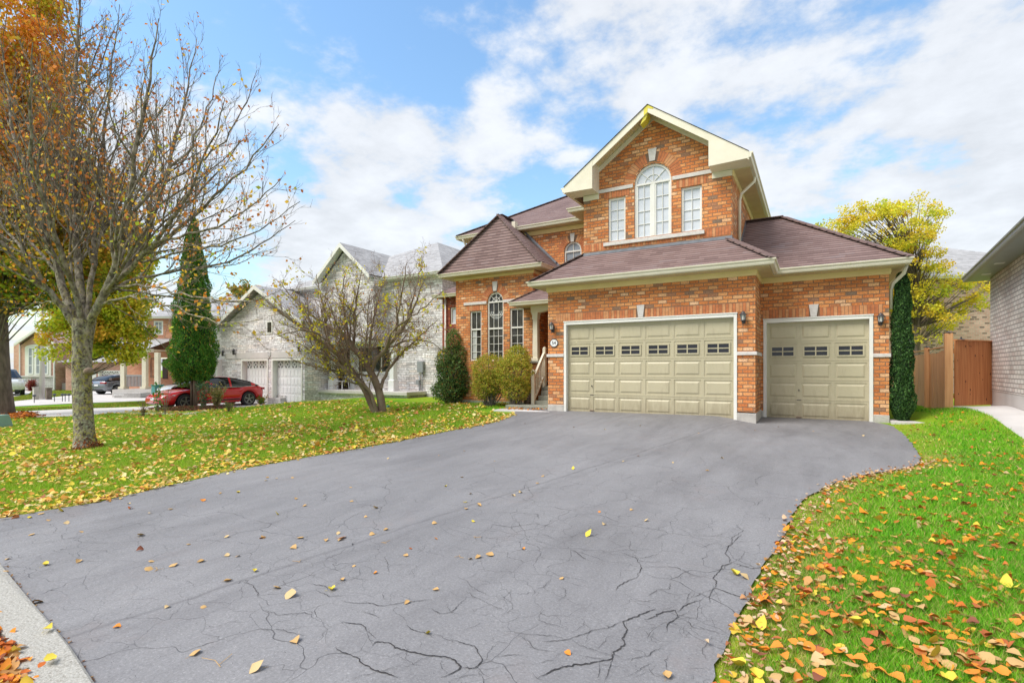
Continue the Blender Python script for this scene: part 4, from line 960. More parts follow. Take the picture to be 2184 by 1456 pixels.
def densify(a, step=.12):                     # smooth the outline through its points
    ws = np.array([p[0] for p in a]); us = np.array([p[1] for p in a])
    q = np.arange(ws[0], ws[-1], step); v = np.interp(q, ws, us)
    k = np.array([1, 2, 3, 2, 1]) / 9; vp = np.pad(v, 2, mode='edge'); v = np.convolve(vp, k, 'valid'); return q, v
Lq, Lv = densify(Lw); Rq, Rv = densify(Rw)
KIN = [uwp(0, 1213), uwp(62, 1290), uwp(110, 1345), uwp(150, 1395), uwp(190, 1456)]; KIN = [(-6.6, 4.98)] + KIN + [(-1.2, 1.84), (-.2, 1.02)]
KOUT = [(-6.9, 3.9), uwp(0, 1345), uwp(25, 1400), uwp(42, 1456), (-1.72, 1.94), (-.82, 1.14)]
def Lu(w_):                                   # left limit of the drive at distance w
    if w_ > Lw[0][0]: return float(np.interp(w_, Lq, Lv, right=Lv[-1]))
    ks = sorted([(b, a) for a, b in KIN]); k = float(np.interp(w_, [a for a, b in ks], [b for a, b in ks]))
    return k if w_ < 4.98 else -6.6 - (w_ - 4.98) * 1.5
def Ru(w_): return float(np.interp(w_, Rq, Rv, left=Rv[0] - .0, right=Rv[-1]))
RNEAR = Rw[0]
def Ru(w_):
    if w_ < RNEAR[0]: return RNEAR[1] + (w_ - RNEAR[0]) * .45
    return float(np.interp(w_, Rq, Rv, right=Rv[-1]))

# ground sheet
ws = np.concatenate([np.arange(-12, 1, 1.5), np.arange(1, 30, .5), np.arange(30, 80, 4), [100, 160, 300, 600, 1200]])
us = np.concatenate([[-1200, -500, -200, -120, -80], np.arange(-60, -32, 4), np.arange(-32, 24, .5), np.arange(24, 60, 5), [80, 150, 400, 1200]])
U_, W_ = np.meshgrid(us, ws); X_ = U_ * CH - W_ * SH; Y_ = U_ * SH + W_ * CH; Z_ = gz(X_, Y_)
V = np.stack([X_.ravel(), Y_.ravel(), Z_.ravel()], 1); nu = len(us); F = []
for j in range(len(ws) - 1):
    for i in range(nu - 1): F.append([j * nu + i, j * nu + i + 1, (j + 1) * nu + i + 1, (j + 1) * nu + i])
o = raw_mesh('ground', V, F, 'turf', smooth=True); o['kind'] = 'structure'

def strip(name, rows, mat, dz, ncol=10, kind='structure', edge=0.0):
    """rows: list of (w, u_left, u_right)"""
    V = []; F = []; n = ncol + 1
    for w_, a, b in rows:
        for i in range(n):
            p = W(a + (b - a) * i / ncol, w_); e = edge if i in (0, ncol) else 0; V.append((p.x, p.y, gZ(p.x, p.y) + dz - e))
    for j in range(len(rows) - 1):
        for i in range(ncol): F.append([j * n + i, j * n + i + 1, (j + 1) * n + i + 1, (j + 1) * n + i])
    o = raw_mesh(name, V, F, mat, smooth=True); o['kind'] = kind; return o
rows = []; rj = random.Random(4)
wq = list(np.arange(.4, 16.4, .1))
for w_ in wq:
    if w_ < 13.6: a = Lu(w_) if w_ > 5.75 or w_ < 4.98 else -6.8
    else: a = Lu(min(w_, 14.6))
    b = Ru(w_); rows.append((w_, a + rj.uniform(-.02, .02), b + rj.uniform(-.025, .025)))
strip('driveway', rows, 'asphalt', .022, 24)
drive = [o_ for o_ in COL.objects if o_.name == 'driveway'][0]
plain('crack_fill', (.030, .028, .030), (.055, .05, .05), scale=40, rough=1)
def Z1(L_): return [(x / 2.184 + 500, y / 2.184 + 900) for x, y in L_]
def Z3(L_): return [(x / 2.618 + 1500, y / 2.618 + 900) for x, y in L_]
CR_ = [(Z1(a_), w_) for a_, w_ in [
 ([(470,1070),(560,1115),(575,1135),(640,1170),(700,1185),(760,1212)], 9), ([(640,1060),(650,1040),(720,1040),(800,1085),(880,1105),(990,1112),(1030,1135),(1050,1165),(1010,1190),(960,1214)], 12),
 ([(490,950),(600,957),(630,995),(660,1028)], 7), ([(1050,1165),(1130,1160),(1165,1120),(1120,1060),(1060,1040),(1000,1025)], 7), ([(1130,1160),(1150,1190),(1190,1214)], 5),
 ([(1400,1214),(1520,1165),(1640,1150),(1740,1130),(1745,1100),(1800,1050),(1790,1020),(1815,980),(1805,945),(1880,920),(1960,885)], 12), ([(1805,950),(1750,975),(1680,985),(1640,1005),(1560,1025),(1430,1040)], 6),
 ([(1910,940),(2000,905),(2060,900),(2070,930),(2020,965),(2015,1000)], 8), ([(2060,900),(2110,870),(2184,840)], 7), ([(2070,930),(2120,950),(2130,975),(2184,985)], 6), ([(800,960),(850,990),(900,1000),(930,1025)], 7),
 ([(500,850),(640,860),(690,875),(760,862),(870,850),(920,840)], 6), ([(380,795),(440,825),(520,825)], 5), ([(330,765),(420,775),(440,800)], 5), ([(910,880),(950,905),(1010,900),(1050,860),(1080,830)], 5), ([(20,755),(90,785),(120,825)], 6),
 ([(130,890),(200,915),(330,905),(370,915)], 6), ([(590,895),(640,915),(680,930)], 6), ([(1300,430),(1410,440),(1420,460)], 7), ([(1190,485),(1280,500),(1400,485),(1490,500)], 7), ([(1430,530),(1490,555)], 7), ([(1560,600),(1600,625),(1650,660)], 7),
 ([(1800,620),(1880,650),(1900,690),(1860,740),(1790,780),(1780,805)], 7), ([(1890,650),(1970,630)], 5), ([(1900,690),(2060,690),(2120,720),(2184,740)], 6), ([(1920,830),(1980,795),(2030,790),(2030,760)], 5), ([(1850,870),(1810,900)], 4),
 ([(1700,1140),(1690,1214)], 6), ([(1690,1075),(1730,1020),(1770,1010)], 4), ([(1930,1165),(1945,1200),(1980,1214)], 7), ([(1840,1140),(1850,1120),(1920,1110),(2000,1060)], 5), ([(1850,1080),(1900,1090),(1930,1115)], 5), ([(1200,1112),(1300,1100),(1350,1105)], 5), ([(100,985),(200,985),(340,1015)], 4), ([(870,1030),(865,1075)], 5), ([(1390,1150),(1450,1130),(1520,1130)], 4)]]
CR_ += [(Z3(a_), w_) for a_, w_ in [([(0,970),(60,945),(140,975),(215,1000),(235,960)], 9), ([(60,945),(70,905),(50,880),(80,850),(110,820),(155,800),(150,770),(120,745),(150,700),(215,640)], 8), ([(155,800),(215,820),(270,835),(330,830)], 9), ([(-60,1150),(0,1175),(60,1190),(130,1215)], 6), ([(40,1030),(35,990),(60,945)], 6), ([(150,700),(165,660),(225,620),(180,590)], 5), ([(-40,700),(0,715),(60,690),(110,700)], 5), ([(-60,1000),(0,970)], 8), ([(300,480),(330,440)], 5)]]
rc = random.Random(77); nrc = np.random.default_rng(78)
for k_ in range(120):                          # fine offshoots among the traced ones
    x_, y_ = 760 + 800 * rc.random(), 1120 + 330 * rc.random(); q_ = rc.uniform(0, pi); L_ = [(x_, y_)]
    for i_ in range(rc.randint(2, 5)): q_ += rc.uniform(-.7, .7); s_ = rc.uniform(12, 30) * (y_ - 700) / 500; L_.append((L_[-1][0] + s_ * cos(q_), L_[-1][1] + s_ * .45 * sin(q_)))
    CR_.append((L_, rc.uniform(1.8, 3.4)))
VC = []; FC = []
for L_, wmm in CR_:
    P_ = np.array([list(gp(*p_)[:2]) for p_ in L_]); dlen = np.r_[0, np.cumsum(np.linalg.norm(np.diff(P_, axis=0), axis=1))]; m_ = max(4, int(dlen[-1] / .014)); q_ = np.linspace(0, dlen[-1], m_)
    P_ = np.stack([np.interp(q_, dlen, P_[:, 0]), np.interp(q_, dlen, P_[:, 1])], 1); n1_ = np.cumsum(nrc.normal(0, 1, (m_, 2)), 0); n1_ -= np.linspace(0, 1, m_)[:, None] * n1_[-1]
    P_ += n1_ * .0028 + nrc.normal(0, .0024, (m_, 2)); T_ = np.gradient(P_, axis=0); T_ /= np.linalg.norm(T_, axis=1)[:, None]; N_ = np.stack([-T_[:, 1], T_[:, 0]], 1)
    wv = np.convolve(nrc.uniform(.15, 1.2, m_ + 6), np.ones(7) / 7, 'valid')[:m_] * nrc.uniform(.6, 1.3, m_); tp_r = np.minimum(1, np.minimum(np.arange(m_), np.arange(m_)[::-1]) / 6 + .15); h_ = (wmm / 1000 * wv * tp_r * .50)[:, None]
    A_, B_ = P_ + N_ * h_, P_ - N_ * h_; b0 = len(VC)
    for a_, b_ in zip(A_, B_): VC.append((a_[0], a_[1], gZ(a_[0], a_[1]) + .0265)); VC.append((b_[0], b_[1], gZ(b_[0], b_[1]) + .0265))
    FC += [[b0 + 2 * i_, b0 + 2 * i_ + 1, b0 + 2 * i_ + 3, b0 + 2 * i_ + 2] for i_ in range(m_ - 1)]
raw_mesh('cracks', VC, FC, 'crack_fill', drive)
# concrete kerb at the street, lower left
kr = []; ki = sorted([(b, a) for a, b in KIN]); ko = sorted([(b, a) for a, b in KOUT])
V = []; F = []
m = 14
for i in range(m):
    t = i / (m - 1); a = np.array(KIN[0]) if 0 else None
def resample(pts, m):
    P = np.array(pts, float); d = np.r_[0, np.cumsum(np.linalg.norm(np.diff(P, axis=0), axis=1))]; q = np.linspace(0, d[-1], m)
    return np.stack([np.interp(q, d, P[:, 0]), np.interp(q, d, P[:, 1])], 1)
ki = resample(KIN, 26); ko = resample(KOUT, 26)
g = MB()
prev = None
for (a, b), (c, d) in zip(ki, ko):
    cols = []
    for t, dz in ((0.0, .0), (0.0, .045), (.06, .055), (.9, .050), (1.0, .035), (1.0, -.06)):
        u_ = a + (c - a) * t; w_ = b + (d - b) * t; p = W(u_, w_); cols.append((p.x, p.y, gZ(p.x, p.y) + dz))
    base = len(g.v); g.v += cols
    if prev is not None:
        for i in range(5): g.f.append([prev + i, prev + i + 1, base + i + 1, base + i]); g.m.append(0); g.r.append(False)
    prev = base
k_ = g.build('kerb', 'kerb_aggregate'); k_['kind'] = 'structure'
# street beyond the kerb
g = MB(); pts = [W(u_, w_) for u_, w_ in ko] ; far = [W(-14, -2), W(-9, 1.5), W(-14, 3.9)]
P = [(p.x, p.y, gZ(p.x, p.y) - .03 + .008) for p in pts + [W(-2, -1), W(-14, -1), W(-14, 3.8)]]
# drop the street surface a little with its own small sheet
V = []; F = []
for i, (u_, w_) in enumerate(ko):
    for t in (0, .5, 1):
        p = W(u_ - 6 * t, w_ - .2 * t - 1.4 * t); V.append((p.x, p.y, gZ(p.x, p.y) + .010))
for i in range(len(ko) - 1):
    for j in range(2): F.append([i * 3 + j, i * 3 + j + 1, (i + 1) * 3 + j + 1, (i + 1) * 3 + j])
o = raw_mesh('street', V, F, 'asphalt'); o['kind'] = 'structure'
# walkway and landing by the steps
g = MB(); 
def slab(name, pts, z0, z1, mat, kind='structure'):
    g = MB(); g.prism_z([(p[0], p[1]) for p in pts], z0, z1); o = g.build(name, mat, bevel=.01); o['kind'] = kind; return o
slab('entry_walkway', [(-8.3, 13.35), (-8.3, 12.9), (-7.2, 12.95), (-6.5, 13.1), (-6.5, 13.37), (-6.72, 13.42), (-6.72, 13.72), (-8.0, 13.72)], -.3, gZ(-7.4, 13.2) + .03, 'pale_concrete')
slab('entry_landing', [(-8.35, 13.75), (A0 - .02, 13.75), (A0 - .02, 14.44), (-8.35, 14.44)], -.3, gZ(-7.4, 14.0) + .10, 'step_concrete')
slab('side_slab', [(1.55, 14.62), (2.35, 14.62), (2.35, 15.3), (1.55, 15.3)], -.3, gZ(1.9, 14.7) + .04, 'pale_concrete')
# neighbour's side path on the right, running along the pale brick wall
ND = Vector((sin(radians(34.9)), cos(radians(34.9)))); NL = Vector((-ND.y, ND.x))      # along the wall / towards us
NC = Vector(((2112 - 1092) / 1090 * 14.3, 14.3))
rows = []
PATHW = [(-30, .35), (-9, .42), (-4.5, .62), (-1.0, 1.05), (0.4, 1.25)]
for t in np.linspace(0.35, -9, 24):
    p = NC + ND * float(t); wd = float(np.interp(t, [a for a, b in PATHW], [b for a, b in PATHW]))
    q = p + NL * wd; rows.append((p, q))
V = []; F = []
for p, q in rows:
    for P_, dz in ((p, .05), (q, .045), (q, -.08)):
        c = W(P_.x, P_.y); V.append((c.x, c.y, gZ(c.x, c.y) + dz))
for j in range(len(rows) - 1):
    for i in range(2): F.append([j * 3 + i, j * 3 + i + 1, (j + 1) * 3 + i + 1, (j + 1) * 3 + i])
o = raw_mesh('side_path', V, F, 'pale_concrete'); o['kind'] = 'structure'

# neighbours' drives across the left background (flat ground there)
def flat_patch(name, px, mat, dz=.02, sub=8):
    """outline by ground points"""
    g = MB(); P = [gp(*q) for q in px]; c = [(p.x, p.y) for p in P]
    bm = bmesh.new(); vs = [bm.verts.new((x, y, 0)) for x, y in c]; bm.faces.new(vs)
    bmesh.ops.triangulate(bm, faces=bm.faces[:])
    for _ in range(3): bmesh.ops.subdivide_edges(bm, edges=[e for e in bm.edges if e.calc_length() > 1.0], cuts=1, use_grid_fill=False); bmesh.ops.triangulate(bm, faces=bm.faces[:])
    for v in bm.verts: v.co.z = gZ(v.co.x, v.co.y) + dz
    bmesh.ops.recalc_face_normals(bm, faces=bm.faces[:])
    me = bpy.data.meshes.new(name); bm.to_mesh(me); bm.free(); me.materials.append(MATS[mat]); o = bpy.data.objects.new(name, me); COL.objects.link(o); ORG[o] = Vector(); o['kind'] = 'structure'
    if me.polygons and me.polygons[0].normal.z < 0:
        for f_ in me.polygons: f_.flip()
    return o
flat_patch('near_drive', [(-60, 895), (60, 891), (150, 888), (240, 882), (310, 875), (400, 885), (520, 868), (640, 860), (640, 853), (480, 853), (300, 868), (200, 871), (60, 877), (-60, 881)], 'pale_concrete')
flat_patch('far_drive', [(-60, 874), (30, 867), (150, 861), (260, 857), (330, 854), (420, 850), (400, 836), (300, 834), (180, 834), (160, 842), (100, 849), (30, 855), (-60, 858)], 'pale_concrete')
flat_patch('far_forecourt', [(20, 847), (60, 842), (75, 833), (20, 834)], 'pale_concrete')
# ------------------------------------------------------------------ leaves, grass, trees
RNG = np.random.default_rng(7)
def pal_cols(pal, n, rng, jit=.18):
    c = np.array([p[1] for p in pal], float); wts = np.array([p[0] for p in pal], float); wts /= wts.sum()
    k = c[rng.choice(len(c), n, p=wts)]; return np.clip(k * (1 + rng.uniform(-jit, jit, (n, 1))), 0, 1)
def rand_dirs(n, rng):
    v = rng.normal(size=(n, 3)); return v / np.linalg.norm(v, axis=1)[:, None]
def leaf_cloud(name, C, size, cols, mat='leaf_foliage', parent=None, rng=RNG, axis=None, aspect=.55, flat=0.0, dup=1):
    """one diamond-shaped leaf, folded along its rib, per centre"""
    n = len(C); a = rand_dirs(n, rng)
    if axis is not None: a = a * (1 - axis[1]) + np.array(axis[0]) * axis[1]; a /= np.linalg.norm(a, axis=1)[:, None]
    b = np.cross(a, rand_dirs(n, rng)); b /= np.maximum(np.linalg.norm(b, axis=1)[:, None], 1e-6)
    nn = np.cross(a, b); s = (size * rng.uniform(.7, 1.3, n))[:, None]
    P0 = C - a * s * .5; P1 = C + b * s * aspect * .5 + nn * s * .10; P2 = C + a * s * .55; P3 = C - b * s * aspect * .5 + nn * s * .10
    V = np.stack([P0, P1, P2, P3], 1).reshape(-1, 3); F = np.arange(4 * n).reshape(n, 4)
    return raw_mesh(name, V, F, mat, parent, cols=np.repeat(cols, 4, 0))

class Wood:
    """branches as tapering tubes, kept in one mesh"""
    def __init__(s): s.V = []; s.F = []; s.nv = 0; s.tips = []; s.paths = []
    def tube(s, P, R, n):
        P = np.array(P, float); m = len(P); d = np.gradient(P, axis=0); d /= np.maximum(np.linalg.norm(d, axis=1)[:, None], 1e-9)
        ref = np.array([.31, .87, .38]); r = np.cross(d, ref); r /= np.maximum(np.linalg.norm(r, axis=1)[:, None], 1e-9); q = np.cross(d, r)
        t = np.arange(n) * 2 * pi / n
        V = P[:, None, :] + (r[:, None, :] * np.cos(t)[None, :, None] + q[:, None, :] * np.sin(t)[None, :, None]) * np.array(R)[:, None, None]
        s.V.append(V.reshape(-1, 3)); i, k = np.meshgrid(np.arange(m - 1), np.arange(n), indexing='ij')
        a = s.nv + i * n + k; b = s.nv + i * n + (k + 1) % n
        s.F.append(np.stack([a, b, b + n, a + n], -1).reshape(-1, 4)); s.nv += m * n
    def build(s, name, mat, parent): return raw_mesh(name, np.concatenate(s.V), np.concatenate(s.F), mat, parent, smooth=True)

def smooth_path(P, m):
    P = np.array(P, float); d = np.r_[0, np.cumsum(np.linalg.norm(np.diff(P, axis=0), axis=1))]; q = np.linspace(0, d[-1], m)
    Q = np.stack([np.interp(q, d, P[:, i]) for i in range(3)], 1)
    for _ in range(2): Q[1:-1] = (Q[:-2] + 2 * Q[1:-1] + Q[2:]) / 4
    return Q, d[-1]
def grow(wd, P, R, level, rng, prm):
    """side branches along the path P with radii R; prm[level] = (spacing, length factor, up pull, spread angle, first share, min len)"""
    if level >= len(prm): wd.tips.append(P[-1]); return
    sp, lf, up, spread, first, ml = prm[level]
    seg = np.linalg.norm(np.diff(P, axis=0), axis=1); L = seg.sum(); cum = np.r_[0, np.cumsum(seg)]
    pos = L * first + rng.uniform(0, sp)
    side = rng.uniform(0, 2 * pi)
    while pos < L * .985:
        i = min(np.searchsorted(cum, pos) - 1, len(P) - 2); i = max(i, 0); f_ = (pos - cum[i]) / seg[i]
        p = P[i] * (1 - f_) + P[i + 1] * f_; d = (P[i + 1] - P[i]) / seg[i]; r0 = (R[i] * (1 - f_) + R[i + 1] * f_)
        side += 2.4 + rng.uniform(-.5, .5)
        a = np.cross(d, [.2, .3, .93]); a /= np.linalg.norm(a) + 1e-9; b = np.cross(d, a)
        s_ = a * cos(side) + b * sin(side); th = spread * rng.uniform(.7, 1.25)
        nd = d * cos(th) + s_ * sin(th) + np.array([0, 0, up * .5]); nd /= np.linalg.norm(nd)
        ln = max(ml, lf * (L - pos + .15 * L)) * rng.uniform(.65, 1.2)
        m = 4 if level >= len(prm) - 1 else 6
        Q = [p]; dd = nd.copy()
        for k in range(m):
            dd = dd + rng.normal(0, .13, 3) + np.array([0, 0, up * .22]); dd /= np.linalg.norm(dd); Q.append(Q[-1] + dd * ln / m)
        Q = np.array(Q); rb = min(r0 * .50, .006 + .011 * ln) ; rb = max(rb, .0034); rr = np.linspace(rb, max(.0022, rb * .26), len(Q))
        wd.tube(Q, rr, 5 if rb > .012 else 3); wd.paths.append((level, Q))
        grow(wd, Q, rr, level + 1, rng, prm)
        pos += sp * rng.uniform(.6, 1.4)
def pts_on(paths, levels, n, rng, jitter=.04, power=1.0):
    ps = [Q for l, Q in paths if l in levels]; ln = np.array([np.linalg.norm(np.diff(Q, axis=0), axis=1).sum() for Q in ps]); k = rng.choice(len(ps), n, p=ln / ln.sum())
    out = np.empty((n, 3))
    for j, i in enumerate(k):
        Q = ps[i]; t = rng.uniform(0, 1) ** power * (len(Q) - 1.001); a = int(t); out[j] = Q[a] + (Q[a + 1] - Q[a]) * (t - a)
    return out + rng.normal(0, jitter, (n, 3))

def pxw(x, y, w_):
    u_ = (x - 1092) / 1090 * w_; p = W(u_, w_); return np.array([p.x, p.y, CAMZ + (788 - y) / 1090 * w_])

ORANGE = (.62, .22, .035); GOLD = (.66, .40, .04); YEL = (.70, .55, .05); RUST = (.38, .11, .03); TAN = (.66, .44, .20); BROWN = (.20, .08, .035)
YGR = (.34, .40, .03); GREEN = (.10, .19, .03); PALE = (.74, .60, .38)

# --- the half-bare tree in the front lawn
def front_tree():
    w0 = 10.6; base = gp(182, 955); t = thing('lawn_tree', 'half-bare tree with a lichened trunk standing in the leafy front lawn', 'tree', base)
    rng = np.random.default_rng(3); wd = Wood()
    w0 = UW(base.x, base.y)[1]
    def pp(pts): return [pxw(x, y, w0 + dw) for x, y, dw in pts]
    Q, L = smooth_path(pp([(182, 975, 0), (181, 930, 0), (176, 860, 0), (174, 790, 0), (176, 720, 0), (180, 680, 0)]), 14)
    th = np.linspace(0, 1, 14); R = .172 + .15 * np.exp(-th * 16) - .01 * th + .04 * np.exp(-((th - 1) / .12) ** 2); wd.tube(Q, R, 20)
    limbs = [
        ([(174, 715, 0), (140, 655, -.1), (95, 612, -.3), (45, 572, -.5), (0, 520, -.8), (-70, 455, -1.1), (-150, 380, -1.4)], .105),
        ([(175, 715, 0), (150, 650, .1), (118, 575, .3), (98, 500, .5), (80, 425, .7), (45, 340, .9), (20, 240, 1.2), (5, 120, 1.4)], .12),
        ([(178, 700, 0), (160, 620, -.2), (135, 540, -.5), (110, 470, -.8), (88, 420, -1.0), (70, 330, -1.4), (60, 220, -1.8), (70, 90, -2.2)], .085),
        ([(178, 690, 0), (172, 600, .2), (162, 500, .5), (158, 400, .8), (152, 290, 1.0), (158, 160, 1.2), (170, 20, 1.4), (175, -120, 1.5)], .115),
        ([(182, 690, 0), (196, 600, .3), (205, 500, .7), (215, 400, 1.1), (222, 280, 1.5), (238, 150, 1.8), (255, 10, 2.0)], .08),
        ([(183, 700, 0), (225, 625, -.2), (255, 560, -.3), (268, 470, -.4), (285, 370, -.6), (302, 260, -.8), (322, 150, -.9), (338, 40, -1.0)], .115),
        ([(184, 695, 0), (232, 610, .3), (285, 545, .7), (325, 470, 1.0), (352, 390, 1.3), (380, 280, 1.6), (402, 170, 1.9), (420, 80, 2.1)], .10),
        ([(228, 618, 0), (280, 570, -.4), (330, 520, -.8), (372, 460, -1.1), (415, 390, -1.4), (455, 300, -1.7), (480, 210, -2.0)], .075),
        ([(240, 605, .2), (305, 545, .2), (370, 500, .1), (440, 440, 0), (505, 380, -.1), (560, 310, -.2), (595, 265, -.3)], .07),
        ([(222, 628, 0), (290, 592, .5), (370, 580, 1.0), (440, 572, 1.4), (520, 545, 1.8), (590, 500, 2.1), (630, 470, 2.3)], .06),
        ([(205, 655, 0), (262, 630, -.6), (330, 640, -1.2), (400, 668, -1.7), (470, 690, -2.1), (560, 680, -2.4)], .04),
        ([(238, 612, 0), (300, 606, -.8), (370, 620, -1.4), (430, 640, -1.9), (510, 640, -2.4), (600, 655, -2.7)], .038),
        ([(95, 612, -.3), (60, 540, -.2), (20, 500, 0), (-30, 430, .3), (-80, 340, .6)], .05),
        ([(120, 580, .3), (70, 520, .8), (20, 470, 1.3), (-40, 400, 1.8), (-90, 300, 2.2)], .05),
        ([(268, 470, -.4), (330, 400, -.2), (395, 330, 0), (440, 240, .2), (470, 150, .4)], .05),
        ([(352, 390, 1.3), (420, 350, 1.4), (490, 290, 1.5), (530, 210, 1.6), (548, 150, 1.7)], .035),
        ([(325, 520, -.8), (400, 500, -1.2), (480, 480, -1.6), (550, 430, -1.9), (600, 380, -2.2)], .04),
        ([(236, 615, 0), (320, 628, .6), (400, 640, 1.0), (470, 648, 1.3), (540, 640, 1.5), (600, 618, 1.7)], .035),
        ([(300, 560, .2), (380, 540, -.3), (460, 525, -.6), (540, 500, -.9), (610, 455, -1.1), (640, 430, -1.2)], .035),
        ([(215, 640, .1), (250, 655, .9), (300, 690, 1.6), (350, 740, 2.0), (380, 770, 2.2)], .022),
        ([(150, 650, 0), (100, 640, .8), (60, 650, 1.4), (20, 690, 1.8)], .022),
    ]
    prm = [(.30, .44, .42, .62, .14, .50), (.19, .50, .36, .58, .12, .30), (.15, .6, .30, .65, .15, .16)]
    for pts, r in limbs:
        Q, L = smooth_path(pp(pts), 18); Q[2:-1] += rng.normal(0, .022, Q[2:-1].shape)
        r *= .72; R = np.linspace(1, 0, 18) ** .9 * (r - .006) + .006; wd.tube(Q, R, 10 if r > .05 else 6); wd.paths.append((-1, Q))
        p = list(prm)
        if pts[-1][1] > pts[0][1] - 20: p = [(.30, .36, .12, .6, .2, .3), (.2, .45, .1, .6, .2, .2), (.15, .5, .1, .6, .2, .12)]
        grow(wd, Q, R, 0, rng, p)
    ob = wd.build('trunk', 'lichen_bark', t)
    ps = wd.paths
    n = 6500; C = pts_on(ps, (0, 1, 2), n, rng, .05)
    hz = np.clip((C[:, 2] - 2.0) / 5.0, 0, 1)
    lo = pal_cols([(4, (.80, .50, .05)), (3, (.76, .28, .04)), (2, (.50, .55, .05)), (1, TAN)], n, rng); hi = pal_cols([(3, (.50, .15, .04)), (4, (.66, .24, .06)), (2, (.76, .30, .05)), (2, (.78, .52, .06))], n, rng)
    pick = rng.uniform(0, 1, n) < hz * .9; cols = np.where(pick[:, None], hi, lo)
    keep = rng.uniform(0, 1, n) < (1.0 - .35 * hz)
    leaf_cloud('crown', C[keep], .075, cols[keep], parent=t, rng=rng, axis=((0, 0, -1), .35), aspect=.75)
    # dead leaves and burrs heaped at the foot
    n = 260; a = rng.uniform(-.9, 1.9, n); rr = rng.uniform(.20, .36, n); C = np.stack([base.x + rr * np.cos(a), base.y + rr * np.sin(a) - .05, base.z + .02 + (.36 - rr) * rng.uniform(0, 1.5, n)], 1)
    leaf_cloud('leaves', C, .05, pal_cols([(3, RUST), (3, BROWN), (1, ORANGE)], n, rng), parent=t, rng=rng)
    # pruned stub on the trunk
    g = MB(); p0 = Vector(pxw(190, 792, w0 - .14)); g.tube([p0, p0 + W(.05, -.10) , p0 + W(.07, -.15, .01)], [.085, .075, .04], 12); g.build('pruned_stub', 'reddish_bark', t, smooth=True)
    print('front tree', wd.nv)
front_tree()

